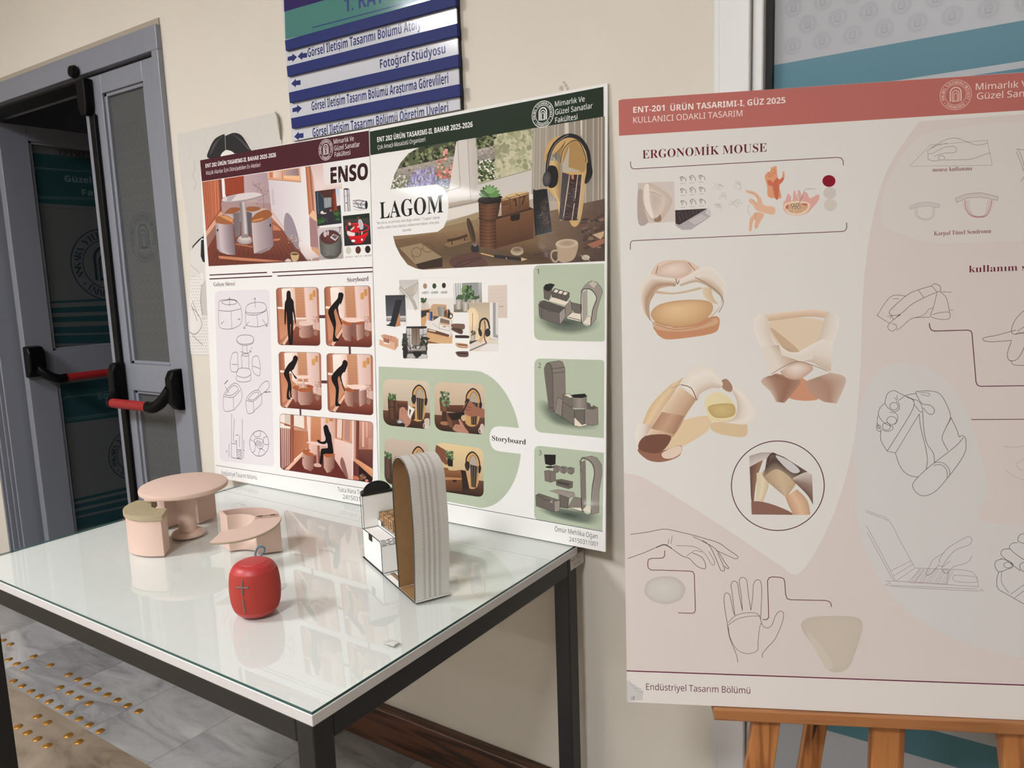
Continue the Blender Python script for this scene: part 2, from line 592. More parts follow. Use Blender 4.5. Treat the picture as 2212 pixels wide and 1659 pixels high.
for sy in (-1, 1):
    y0, y1 = sorted((sy * (dy - 0.002), sy * (dy - 0.002 - T)))
    obj('rail', box(BM(), -dx + .0415, dx - .0415, y0, y1, tz - 0.018 - T, tz - 0.018), M_steel, desk, bevel=0.003)
for sx in (-1, 1):
    x0, x1 = sorted((sx * (dx - 0.002), sx * (dx - 0.002 - T)))
    obj('rail', box(BM(), x0, x1, -dy + .0415, dy - .0415, tz - 0.018 - T, tz - 0.018), M_steel, desk, bevel=0.003)
# asset sticker near the far right corner (built after the print helper exists, see below)

# clear glass sheet: reflects by its Fresnel term, lets the rest through with a faint green tint
m = bpy.data.materials.new('clear_glass')
m.use_nodes = True
N, L = m.node_tree.nodes, m.node_tree.links
N.clear()
tr = N.new('ShaderNodeBsdfTransparent'); tr.inputs[0].default_value = (0.972, 0.985, 0.976, 1)
gs = N.new('ShaderNodeBsdfGlossy'); gs.inputs['Roughness'].default_value = 0.012
gs.inputs['Color'].default_value = (1, 1, 1, 1)
fr = N.new('ShaderNodeFresnel'); fr.inputs['IOR'].default_value = 1.62
mx = N.new('ShaderNodeMixShader')
geo = N.new('ShaderNodeNewGeometry')
inv = N.new('ShaderNodeMath'); inv.operation = 'SUBTRACT'; inv.inputs[0].default_value = 1.0
L.new(geo.outputs['Backfacing'], inv.inputs[1])
fm = N.new('ShaderNodeMath'); fm.operation = 'MULTIPLY'
L.new(fr.outputs[0], fm.inputs[0]); L.new(inv.outputs[0], fm.inputs[1])
L.new(fm.outputs[0], mx.inputs[0]); L.new(tr.outputs[0], mx.inputs[1]); L.new(gs.outputs[0], mx.inputs[2])
out = N.new('ShaderNodeOutputMaterial'); L.new(mx.outputs[0], out.inputs[0])
M_glass = m
M_glass_edge = mat('glass_edge', (38, 84, 80), rough=0.12, coat=0.5)
gb = BM()
box(gb, TX0 + .0015, TX1 - .0015, TY0 + .0015, TY1 - .0015, tz + 0.0002, TZ)
for f in gb.faces:
    f.normal_update()
    f.material_index = 0 if abs(f.normal.z) > .5 else 1
glass = obj('glass_sheet', gb, [M_glass, M_glass_edge])
tag(glass, 'clear glass sheet with green edges covering the white desk top', 'glass sheet')

# ------------------------------------------------------------------ pink scale model: pedestal table and three stools
M_pink = mat('pink_print', (208, 181, 165), rough=0.6, noise=0.03, nscale=50, bump=0.12, bscale=900, stretch=(1, 1, 6))
M_tan = mat('tan_clay', (162, 149, 119), rough=0.75, noise=0.08, nscale=70, bump=0.3, bscale=250)
M_hole = mat('dark_hole', (30, 20, 18), rough=0.8)
t = thing('model_table', 'pale pink scale model of a round pedestal table', 'model table', (-1.745, 1.077, TZ))
obj('pedestal_base', lathe(BM(), [(0, 0), (.036, 0), (.0395, .003), (.0395, .008), (.036, .0125), (.026, .0145), (0, .0145)], 56), M_pink, t, smooth=True)
obj('column', lathe(BM(), [(0, .0146), (.0215, .0146), (.0215, .108), (.0195, .108), (.0195, .1085), (0, .1085)], 48), M_pink, t, smooth=True)
obj('inner_tube', lathe(BM(), [(0, .1086), (.017, .1086), (.017, .1215), (0, .1215)], 40), M_pink, t, smooth=True)
tl = Matrix.Translation((0, 0, .1216)) @ Matrix.Rotation(math.radians(2.0), 4, Vector((.54, .84, 0)))
obj('model_tabletop', lathe(BM(), [(0, 0), (.098, 0), (.1045, .003), (.1055, .0075), (.1035, .0125), (.098, .015), (0, .0152)], 72, mtx=tl), M_pink, t, smooth=True)


def sector(r0, r1, a0, a1, n=28):
    o = [(r1 * math.cos(math.radians(a0 + (a1 - a0) * i / n)), r1 * math.sin(math.radians(a0 + (a1 - a0) * i / n))) for i in range(n + 1)]
    i_ = [(r0 * math.cos(math.radians(a1 + (a0 - a1) * i / n)), r0 * math.sin(math.radians(a1 + (a0 - a1) * i / n))) for i in range(n + 1)]
    return o + i_


SR0, SR1, SH = 0.047, 0.103, 0.087


def stool(loc, a0, a1, label, cushion=True, hole=None):
    t = thing('model_stool', label, 'model stool', (*loc, TZ), 0, 'pink model stools')
    if cushion:
        obj('stool_body', prism(BM(), sector(SR0, SR1, a0, a1), 0, SH), M_pink, t, smooth=True, bevel=0.0025)
        obj('cushion', prism(BM(), sector(SR0 - .003, SR1 + .004, a0 - 2.5, a1 + 2.5), SH + .0004, SH + .012), M_tan, t, smooth=True, bevel=0.004, seg=3)
    if hole is not None:
        c, s = math.cos(math.radians(hole)), math.sin(math.radians(hole))
        m = Matrix.Translation((c * (SR1 - .0004), s * (SR1 - .0004), SH - .02)) @ Matrix.Rotation(math.radians(hole), 4, 'Z') @ Matrix.Rotation(math.pi / 2, 4, 'Y') @ Matrix.Diagonal((1.35, .8, 1, 1))
        obj('finger_hole', lathe(BM(), [(0, 0), (.003, 0), (.003, .0009), (0, .0009)], 20, mtx=m), M_hole, t)
    return t


stool((-1.733, 1.031), 197, 315, 'pink model stool with tan clay cushion, front left of the model table', hole=212)
stool((-1.806, 1.102), 92, 207, 'pink model stool half hidden behind the model table column')
# the open stool: hollow tub plus a lid folded right over on two small hinges
t = stool((-1.50, 1.04), 50, 162, 'hollow pink model stool with hinged lid folded open', cushion=False)
A0, A1 = 50, 162
wt = .0045
da = math.degrees(wt / SR1)
bm = BM()
ho = sector(SR0, SR1, A0, A1, 24)
hi = sector(SR0 + wt, SR1 - wt, A0 + da * 1.3, A1 - da * 1.3, 24)
n = len(ho)
vo0 = [bm.verts.new((*p, 0)) for p in ho]
vo1 = [bm.verts.new((*p, SH)) for p in ho]
vi1 = [bm.verts.new((*p, SH)) for p in hi]
vi0 = [bm.verts.new((*p, .004)) for p in hi]
for i in range(n):
    j = (i + 1) % n
    bm.faces.new((vo0[i], vo0[j], vo1[j], vo1[i]))
    bm.faces.new((vo1[i], vo1[j], vi1[j], vi1[i]))
    bm.faces.new((vi1[i], vi1[j], vi0[j], vi0[i]))
for ring, pts in ((vo0, ho), (vi0, hi)):
    for q in tessellate_polygon([[Vector((*p, 0)) for p in pts]]):
        bm.faces.new([ring[k] for k in q])
obj('stool_body', bm, M_pink, t, smooth=True)
c, s = math.cos(math.radians(A0)), math.sin(math.radians(A0))
hp = Vector((SR1 * c, SR1 * s, SH + .002))
axis = Vector((c, s, 0))
fold = Matrix.Translation(hp) @ Matrix.Rotation(math.radians(187), 4, axis) @ Matrix.Translation(-hp)
lid = obj('lid', prism(BM(), sector(SR0 - .003, SR1 + .004, A0 + 1.5, A1 + 2), SH + .0055, SH + .0075, mtx=fold), M_pink, t, smooth=True)
obj('lid_cushion', prism(BM(), sector(SR0 - .003, SR1 + .004, A0 + 1.5, A1 + 2), SH + .0076, SH + .011, mtx=fold), M_tan, lid, smooth=True, bevel=.0012)
hb = BM()
for q in (.060, .088):
    a, b_ = Vector((c * (q - .005), s * (q - .005), SH + .0035)), Vector((c * (q + .005), s * (q + .005), SH + .0035))
    tube(hb, [a, b_], .0018, 10)
tube(hb, [Vector((c * .05, s * .05, SH + .0035)), Vector((c * .1, s * .1, SH + .0035))], .0008, 8)
obj('hinge', hb, mat('hinge_brass', (120, 100, 84), rough=0.35, metal=0.8), t, smooth=True)

# ------------------------------------------------------------------ red speaker
M_cloth = mat('red_fabric', (166, 54, 42), rough=0.85, noise=0.22, nscale=900, bump=0.35, bscale=1400)
M_rubber = mat('red_rubber', (176, 52, 52), rough=0.42)
sx_, sy_ = -1.2055, 0.8705
t = thing('wireless_speaker', 'small round red fabric speaker with a blue-grey carry loop', 'speaker', (sx_, sy_, TZ))


def prof(zs):
    P = spline([(.0335, .002), (.0400, .0085), (.0452, .0225), (.0474, .044), (.0471, .062), (.0452, .0785), (.0415, .0895), (.0355, .0975), (.028, .1015)], 6)
    return P


PP = prof(0)
body = [(float(a), float(b)) for a, b in PP]
tiltm = Matrix.Rotation(math.radians(-3), 4, Vector((.8, .57, 0)))
i0_ = next(i for i, p in enumerate(body) if p[1] > .0105)
i1_ = next(i for i, p in enumerate(body) if p[1] > .0872)
cut = body[i0_:i1_ + 1]
obj('fabric_body', lathe(BM(), cut, 72), M_cloth, t, smooth='all')
low = [(0, .0)] + [(.030, .0), (.0325, .0010)] + body[:i0_ + 1]
obj('rubber_foot', lathe(BM(), low, 72), M_rubber, t, smooth=True)
up_ = body[i1_:] + [(.0262, .1018), (.0255, .1028), (.0235, .1031), (0, .1036)]
obj('top_cap', lathe(BM(), up_, 72), M_rubber, t, smooth=True)
M_loop = mat('blue_grey_loop', (92, 122, 138), rough=0.6)
aw_, rg_ = Vector((sx_, sy_, 0)).normalized(), Vector((.583, .813, 0))
base_dir = aw_
b0 = aw_ * .029 + rg_ * .008 + Vector((0, 0, .097))
lp = [b0 + rg_ * u + Vector((0, 0, z)) + aw_ * d for u, z, d in ((-.003, -.002, 0), (-.0022, .008, .004), (.0008, .0165, .006), (.007, .0205, .006), (.0135, .0185, .005), (.0150, .0125, .004), (.0105, .006, .002), (.0045, .001, .0), (.003, -.003, 0))]
obj('carry_loop', tube(BM(), [Vector(p) for p in spline(lp, 6)], .0022, 10), M_loop, t, smooth=True)
# raised plus and minus keys wrapped on the body
M_key = mat('grey_keys', (112, 98, 92), rough=0.6)
view = math.atan2(-sy_, -sx_)
ka = view - math.radians(29)


def rad_at(z):
    for (r0, z0), (r1, z1) in zip(body, body[1:]):
        if z0 <= z <= z1:
            return r0 + (r1 - r0) * (z - z0) / (z1 - z0)
    return .045


def key(bm, a0, z0, a1, z1, r=.0016):
    pts = []
    for i in range(13):
        f = i / 12
        z, a = z0 + (z1 - z0) * f, a0 + (a1 - a0) * f
        q = rad_at(z) + .0004
        pts.append(Vector((q * math.cos(a), q * math.sin(a), z)))
    tube(bm, pts, r, 8)


kb = BM()
key(kb, ka, .054, ka, .083)
key(kb, ka - .27, .0685, ka + .27, .0685)
obj('plus_key', kb, M_key, t, smooth=True)
obj('minus_key', (lambda b: (key(b, ka, .0185, ka, .0465), b)[1])(BM()), M_key, t, smooth=True)

# ------------------------------------------------------------------ white card desk organiser
M_card = mat('white_card', (236, 235, 230), rough=0.6)
M_kraft = mat('kraft_board', (146, 112, 72), rough=0.75, noise=0.12, nscale=60)
M_cut = mat('burnt_cut_edge', (18, 14, 12), rough=0.7)
m, N, L, b = principled('living_hinge_card')
b.inputs['Roughness'].default_value = 0.65
uvn = N.new('ShaderNodeUVMap')
sp = N.new('ShaderNodeSeparateXYZ'); L.new(uvn.outputs[0], sp.inputs[0])


def math_node(op, a, bb=None, cc=None):
    q = N.new('ShaderNodeMath'); q.operation = op
    for i, v in enumerate((a, bb, cc)):
        if v is None:
            continue
        if isinstance(v, (int, float)):
            q.inputs[i].default_value = v
        else:
            L.new(v, q.inputs[i])
    return q.outputs[0]


colx = math_node('MULTIPLY', sp.outputs['X'], 13.0)          # thirteen column zones across the strap
zone = math_node('FLOOR', colx)
par = math_node('MODULO', zone, 2.0)
inmid = math_node('MULTIPLY', math_node('GREATER_THAN', zone, 1.5), math_node('LESS_THAN', zone, 10.5))
fine = math_node('MULTIPLY', par, inmid)                    # zones where two families of slits overlap
rows = math_node('MULTIPLY', sp.outputs['Y'], 310.0)        # slits per metre of strap
r1 = math_node('FRACT', math_node('ADD', rows, math_node('MULTIPLY', math_node('MULTIPLY', zone, 0.5), inmid)))
slit1 = math_node('LESS_THAN', r1, 0.34)
r2 = math_node('FRACT', math_node('ADD', math_node('MULTIPLY', sp.outputs['Y'], 620.0), math_node('MULTIPLY', colx, 0.6)))
slit2 = math_node('MULTIPLY', math_node('LESS_THAN', r2, 0.42), fine)
slit = math_node('MAXIMUM', slit1, slit2)
mixc = N.new('ShaderNodeMix'); mixc.data_type = 'RGBA'
mixc.inputs['A'].default_value = (*lin((226, 224, 216)), 1)
mixc.inputs['B'].default_value = (*lin((142, 138, 130)), 1)
L.new(slit, mixc.inputs['Factor']); L.new(mixc.outputs['Result'], b.inputs['Base Color'])
M_hinge = m

OA = math.atan2(-.434, .901)
t = thing('desk_organiser', 'white card desk organiser with tall ribbed headphone arch', 'desk organiser', (-1.235, 1.184, TZ), OA)
DP = 0.074
ORG = Matrix.Translation((-1.235, 1.184, TZ)) @ Matrix.Rotation(OA, 4, 'Z')


def strap(name, path, y0, y1, th, mats, parent, uv_len=True):
    """A bent card strip: path = (x, z) polyline of its outer face, th = thickness toward the left of travel."""
    bm = BM()
    uvl = bm.loops.layers.uv.new('UVMap')
    P = [np.array(p, float) for p in path]
    n = len(P)
    nor = []
    for i in range(n):
        d = P[min(i + 1, n - 1)] - P[max(i - 1, 0)]
        d /= np.linalg.norm(d)
        nor.append(np.array([-d[1], d[0]]))
    Q = [P[i] + nor[i] * th for i in range(n)]
    acc = [0.0]
    for i in range(1, n):
        acc.append(acc[-1] + float(np.linalg.norm(P[i] - P[i - 1])))
    o0 = [bm.verts.new((p[0], y0, p[1])) for p in P]
    o1 = [bm.verts.new((p[0], y1, p[1])) for p in P]
    i0 = [bm.verts.new((p[0], y0, p[1])) for p in Q]
    i1 = [bm.verts.new((p[0], y1, p[1])) for p in Q]
    for i in range(n - 1):
        for q, mi, us in (((o0[i], o1[i], o1[i + 1], o0[i + 1]), 0, (0, 1, 1, 0)), ((i0[i], i0[i + 1], i1[i + 1], i1[i]), 1, (0, 0, 1, 1)),
                          ((o0[i], o0[i + 1], i0[i + 1], i0[i]), 2, (0, 0, 0, 0)), ((o1[i], i1[i], i1[i + 1], o1[i + 1]), 2, (1, 1, 1, 1))):
            f = bm.faces.new(q)
            f.material_index = mi
            vs = {o0[i]: acc[i], o1[i]: acc[i], i0[i]: acc[i], i1[i]: acc[i]}
            for lp_, u in zip(f.loops, us):
                lp_[uvl].uv = (u, vs.get(lp_.vert, acc[i + 1]))
    for q in ((o0[0], i0[0], i1[0], o1[0]), (o0[-1], o1[-1], i1[-1], i0[-1])):
        f = bm.faces.new(q); f.material_index = 2
    return obj(name, bm, mats, parent, smooth=True)


# headphone arch: outer face runs up the right wall, over the top, down the left wall
rc, zc = .047, .236
right = spline([(.306, .004), (.3085, .04), (.3135, .09), (.3165, .14), (.3150, .19), (.312, .222)], 8)
topc = [(.2645 + rc * math.cos(a), .2385 + rc * math.sin(a)) for a in np.linspace(math.radians(8), math.radians(172), 30)]
left = spline([(.2175, .222), (.2165, .19), (.2165, .14), (.2185, .09), (.221, .04), (.222, .004)], 8)
path = [tuple(p) for p in right] + topc + [tuple(p) for p in left]
arch = strap('headphone_arch', path, 0, DP, .0026, [M_hinge, M_kraft, M_card], t)
for s_ in (0, 1):                       # burnt laser-cut lines along the front edge of the arch
    pp = [(p[0], p[1]) for p in path]
    P_ = [np.array(p) for p in pp]
    off = []
    for i in range(len(P_)):
        d = P_[min(i + 1, len(P_) - 1)] - P_[max(i - 1, 0)]; d /= np.linalg.norm(d)
        off.append(P_[i] + np.array([-d[1], d[0]]) * (.0026 * s_))
    obj('cut_line', tube(BM(), [(p[0], -.0001, p[1]) for p in off], .0006, 6), M_cut, arch)
# floor strip with the phone slot, its slit-cut bend and the shelf it turns up into
fb = BM()
box(fb, .131, .3055, 0, DP, 0.0, .0026)
base = obj('base_strip', fb, M_card, t)
cb = BM()
box(cb, .0, .3062, -.0006, DP + .0006, -.0001, .0005)
box(cb, .128, .306, -.0006, -.0001, .0002, .0028)
obj('cut_line', cb, M_cut, base)
obj('kraft_inside', box(BM(), .2245, .303, .0005, DP - .0005, .0027, .0034), M_kraft, base)
sl = BM()
box(sl, .141, .216, .0125, .0205, .0027, .0031)
slot = obj('phone_slot', sl, M_kraft, base)
sc_ = BM()
box(sc_, .1395, .216, .0205, .0222, .0027, .0033); box(sc_, .1395, .1412, .0125, .0222, .0027, .0033)
obj('cut_line', sc_, M_cut, slot)
# drawer box with a round back end
rd = DP / 2
outl = [(.131, 0), (.131, DP)] + [(.013 - rd * math.sin(a), rd + rd * math.cos(a)) for a in np.linspace(0, math.pi, 24)]
db = prism(BM(), [(p[0] - .004 if p[0] > .1 else p[0], .003 + p[1] * (DP - .006) / DP) for p in outl], .001, .0705)
dw = obj('drawer', db, M_card, t, smooth=True)
ob = BM()
box(ob, .046, .066, .0018, .0031, .0545, .0707)
obj('finger_notch', ob, M_cut, dw)
ed = BM()
box(ed, .126, .1275, .0022, .0032, .001, .0705)
obj('cut_line', ed, M_cut, dw)
# shelf strip over the drawer, bent down at its right end
sh = [(.131, .004), (.131, .062)] + [(.131 - .010 + .010 * math.cos(a), .063 + .010 * math.sin(a)) for a in np.linspace(.05, math.pi / 2, 12)] + [(.013, .073)]
shelf = strap('shelf_strip', sh, 0, DP, .0022, [M_card, M_card, M_card], t)
cl = BM()
tube(cl, [(p[0] - .001, -.0002, p[1] - .0008) for p in sh], .0010, 6)
obj('cut_line', cl, M_cut, shelf)
hl = BM()
for k, a in enumerate(np.linspace(.1, 1.5, 5)):              # slits of the bend, staggered in three spans
    px_, pz_ = .131 - .010 + .0102 * math.cos(a), .063 + .0102 * math.sin(a)
    for (ya, yb) in (((.001, .022), (.027, .047), (.052, .073)) if k % 2 else ((.001, .012), (.016, .034), (.039, .059), (.063, .073))):
        box(hl, px_ - .0005, px_ + .0005, ya, yb, pz_ - .0005, pz_ + .0005)
obj('bend_slits', hl, M_cut, shelf)
hb2 = BM()
for k in range(6):
    for (ya, yb) in (((.001, .022), (.027, .047), (.052, .073)) if k % 2 else ((.001, .012), (.016, .034), (.039, .059), (.063, .073))):
        box(hb2, .1335 + k * .0026, .1339 + k * .0026, ya, yb, .0027, .003)
obj('bend_slits', hb2, mat('pale_slit', (150, 148, 142), rough=.7), base)
# planter tower, half round, flat face toward the arch
half = [(.0225, .0005), (.0225, DP - .0005)] + [(.0225 - .036 * math.sin(a), DP / 2 + (DP / 2 - .0005) * math.cos(a)) for a in np.linspace(.06, math.pi - .06, 22)]
tw = obj('planter_tower', prism(BM(), half, .0735, .148), M_card, t, smooth=True)
tc_ = BM()
for (x, y) in ((.0228, .0003), (.0125, -.0003)):
    tube(tc_, [(x, y, .0737), (x, y, .148)], .0006, 6)
tube(tc_, [(.0228, .0003, .0737), (.0228, DP, .0737)], .0005, 6)
obj('cut_line', tc_, M_cut, tw)
# calendar tray
tb = BM()
cx0, cx1, cy0, cy1 = .0228, .129, .034, DP - .0005
box(tb, cx0, cx1, cy0, cy1, .0732, .0755)
box(tb, cx0, cx1, cy1 - .002, cy1, .0755, .1)
box(tb, cx1 - .002, cx1, cy0 + .002, cy1 - .002, .0755, .1085)
box(tb, cx0, .047, cy0, cy0 + .002, .0755, .0905)
box(tb, .047, cx1, cy0, cy0 + .002, .0755, .0795)
tray = obj('calendar_tray', tb, M_card, t)
tcl = BM()
tube(tcl, [(.0235, cy0 - .0003, .0905), (.047, cy0 - .0003, .0905)], .0007, 6)
tube(tcl, [(.047, cy0 - .0003, .0905), (.047, cy0 - .0003, .0795)], .0012, 6)
tube(tcl, [(.047, cy0 - .0003, .0795), (cx1, cy0 - .0003, .0795)], .0006, 6)
tube(tcl, [(cx1, cy0 - .0003, .074), (cx1, cy0 - .0003, .1085)], .0007, 6)
tube(tcl, [(cx0, cy0 - .0003, .0738), (cx1, cy0 - .0003, .0738)], .0006, 6)
obj('cut_line', tcl, M_cut, tray)
# black plant pot insert sitting in the tower, with its half-round tray tipped inside
M_pot = mat('black_pot', (24, 25, 26), rough=0.5, bump=0.1, bscale=600)
pot = thing('plant_pot', 'empty black half-round plant pot in the organiser tower', 'plant pot', tuple(ORG @ Vector((.004, DP / 2, .1485))), OA)
po = [(.021, -.0385), (.021, .0385)] + [(.021 - .042 * math.sin(a), .0385 * math.cos(a)) for a in np.linspace(.05, math.pi - .05, 22)]
pi_ = [(.016, -.031), (.016, .031)] + [(.014 - .030 * math.sin(a), .031 * math.cos(a)) for a in np.linspace(.05, math.pi - .05, 22)]
bm = BM()
a_ = [bm.verts.new((*p, 0)) for p in po]; b_ = [bm.verts.new((*p, .006)) for p in po]
c_ = [bm.verts.new((*p, .006)) for p in pi_]; d_ = [bm.verts.new((*p, .0006)) for p in pi_]
n = len(po)
for i in range(n):
    j = (i + 1) % n
    for u, v in ((a_, b_), (b_, c_), (c_, d_)):
        bm.faces.new((u[i], u[j], v[j], v[i]))
for ring, pts in ((a_, po), (d_, pi_)):
    for q in tessellate_polygon([[Vector((*p, 0)) for p in pts]]):
        bm.faces.new([ring[k] for k in q])
obj('pot_rim', bm, M_pot, pot, smooth=True, bevel=.0012)
disc = [(.032 * math.cos(a), .0225 * math.sin(a)) for a in np.linspace(0, math.pi, 28)]
dm = Matrix.Translation((.008, .002, .003)) @ Matrix.Rotation(math.radians(-14), 4, 'Y') @ Matrix(((0, 0, 1, 0), (1, 0, 0, 0), (0, 1, 0, 0), (0, 0, 0, 1)))
pl = obj('drip_tray', prism(BM(), disc, -.0012, .0012, mtx=dm), M_pot, pot, smooth=True, bevel=.0006)
rim = [dm @ Vector((p[0] * 1.0, p[1] * 1.0, .002)) for p in disc]
obj('tray_lip', tube(BM(), rim, .0014, 8), M_pot, pl, smooth=True)
# ------------------------------------------------------------------ floor studs (65 mm grid) and small bits
M_brass = mat('brass_stud', (186, 134, 58), rough=0.32, metal=0.75, noise=0.1, nscale=60)
rows = {1.2195: [-3.34, -3.275, -3.082, -2.951, -2.817, -2.752, -2.686, -2.618, -2.553, -2.489, -2.425, -2.358],
        1.158: [-3.141, -3.077, -3.013, -2.751, -2.685, -2.619, -2.554],
        1.0915: [-2.947, -2.882, -2.815, -2.752, -2.686, -2.617, -2.553, -2.487, -2.423, -2.357],
        1.026: [-2.623, -2.556, -2.422, -2.357], .965: [-2.616, -2.552, -2.488, -2.423]}
me = bpy.data.meshes.new('floor_stud')
bm = lathe(BM(), [(0.0135, 0), (.0135, .001), (.0125, .0026), (.009, .0037), (.005, .0042), (0, .0043)], 24)
bm.to_mesh(me); bm.free()
for y, xs in rows.items():
    for x in xs:
        o = mesh_obj('floor_stud', me, None if me.materials else M_brass, None, smooth='all')
        o.location = (x, y, 0.0)
        lab = ('round brass guide stud glued across the pale marble slabs' if y > 1.12 else
               'round brass guide stud beside the edge of the brown stone' if y > 1.06 else 'round brass guide stud set on the brown stone strip')
        tag(o, lab, 'floor stud', 'brass studs on the floor')
# scrap of clear tape left on the glass
random.seed(4)
bm = BM()
pc = at_z(845, 1389, TZ)
g = [[bm.verts.new((.007 * (i - 1.5) * (1 + .3 * random.random()), .006 * (j - 1.5), .0008 + .004 * random.random() * (0 < i < 3) * (0 < j < 3))) for j in range(4)] for i in range(4)]
for i in range(3):
    for j in range(3):
        bm.faces.new((g[i][j], g[i + 1][j], g[i + 1][j + 1], g[i][j + 1]))
o = obj('tape_scrap', bm, mat('clear_tape', (206, 206, 200), rough=0.15, coat=1.0))
o.location = (pc[0], pc[1], TZ)
tag(o, 'crumpled scrap of clear tape on the glass in front of the organiser', 'tape scrap')
# flaking paint on the wall above the green poster
random.seed(9)
fl = BM()
for (x, y, s) in ((1212, 190, 1.2), (1222, 184, .9), (1218, 178, .6), (1226, 191, .7)):
    c = at_y(x, y, WALL)
    pts = [(c[0] + .0045 * s * math.cos(a) * (.6 + .7 * random.random()), c[2] + .005 * s * math.sin(a) * (.5 + .8 * random.random())) for a in np.linspace(0, 6.28, 12)[:-1]]
    prism(fl, pts, 0, .0008, mtx=Matrix(((1, 0, 0, 0), (0, 0, -1, WALL - .0004), (0, 1, 0, 0), (0, 0, 0, 1))))
f = obj('paint_flake', fl, mat('paint_flake', (186, 177, 160), rough=.8), bpy.data.objects['wall_back'])
# ------------------------------------------------------------------ printed sheets: flat inks laid on a board
GLYPH = {}


def glyph_mesh(s, bold=0.0):
    k = (s, bold)
    if k not in GLYPH:
        c = bpy.data.curves.new('lettering', 'FONT')
        c.body = s
        c.offset = bold
        c.resolution_u = 3
        o = bpy.data.objects.new('lettering', c)
        me = bpy.data.meshes.new_from_object(o)
        v = [(q.co.x, q.co.y) for q in me.vertices]
        f = [tuple(p.vertices) for p in me.polygons]
        bpy.data.objects.remove(o)
        bpy.data.meshes.remove(me)
        bpy.data.curves.remove(c)
        GLYPH[k] = (v, f)
    return GLYPH[k]


def box_dot(x, y, r=.055):
    v = [(x + r * math.cos(a), y + r * math.sin(a)) for a in np.linspace(0, 2 * math.pi, 9)[:-1]]
    return v, [(0, i, i + 1) for i in range(1, 7)]


MARKS = {'Ö': ('O', 2), 'ö': ('o', 2), 'Ü': ('U', 2), 'ü': ('u', 2), 'İ': ('I', 1), 'ş': ('s', -1), 'ç': ('c', -1), 'ğ': ('g', 3), 'Ş': ('S', -1)}


FAM = {'serif': (0x1D400, 0x1D41A, 0x1D7CE), 'sans': (0x1D5A0, 0x1D5BA, 0x1D7E2), 'bold': (0x1D5D4, 0x1D5EE, 0x1D7EC)}
ADV = {}


def one_letter(ch, fam, bold):
    """outline of one letter (with its Turkish marks) and its advance width"""
    k = (ch, fam, bold)
    if k in ADV:
        return ADV[k]
    base, mk = MARKS.get(ch, (ch, 0))
    A, a, d = FAM[fam]
    src = 'i' if base == 'ı' else base
    if 'A' <= src <= 'Z':
        m = chr(A + ord(src) - 65)
    elif 'a' <= src <= 'z':
        m = chr(a + ord(src) - 97)
    elif '0' <= src <= '9':
        m = chr(d + ord(src) - 48)
    else:
        m = src
    v, f = glyph_mesh(m, bold)
    H = chr(A + 7)
    adv = max(p[0] for p in glyph_mesh(m + H, bold)[0]) - max(p[0] for p in glyph_mesh(H, bold)[0])
    if base == 'ı':
        keep = {i for i, p in enumerate(v) if p[1] < (.585 if fam != 'serif' else .52)}
        f = [q for q in f if all(i in keep for i in q)]
    if mk and v:
        v, f = list(v), list(f)
        xs = [p[0] for p in v]
        mid, ytop = (min(xs) + max(xs)) / 2, max(p[1] for p in v)
        for dd in {2: (-.12, .12), 1: (0,), -1: (0,), 3: (-.08, .08)}[mk]:
            dv, df = box_dot(mid + dd, ytop + .13 if mk > 0 else -.12, .062 if fam != 'sans' else .052)
            f += [tuple(i + len(v) for i in q) for q in df]
            v += dv
    ADV[k] = (v, f, adv)
    return ADV[k]


def serif_one(ch, bold):
    return one_letter(ch, 'serif', bold)[:2]


def set_line(s, fam, bold):
    V, F, x = [], [], 0.0
    for ch in s:
        if ch == ' ':
            x += .26
            continue
        v, f, adv = one_letter(ch, fam, bold)
        F += [tuple(i + len(V) for i in q) for q in f]
        V += [(p[0] + x, p[1]) for p in v]
        x += adv
    used = {i for q in F for i in q}
    return V, F, used


def lettering(s, style):
    return set_line(s, *{'serif': ('serif', -.005), 'slab': ('serif', 0.0), 'sans': ('sans', 0.0), 'bold': ('bold', 0.0), 'heavy': ('bold', .02), 'light': ('sans', -.008)}[style])


def inside(p, poly):
    c = False
    x, y = p
    for i in range(len(poly)):
        (x0, y0), (x1, y1) = poly[i - 1], poly[i]
        if (y0 > y) != (y1 > y) and x < (x1 - x0) * (y - y0) / (y1 - y0) + x0:
            c = not c
    return c


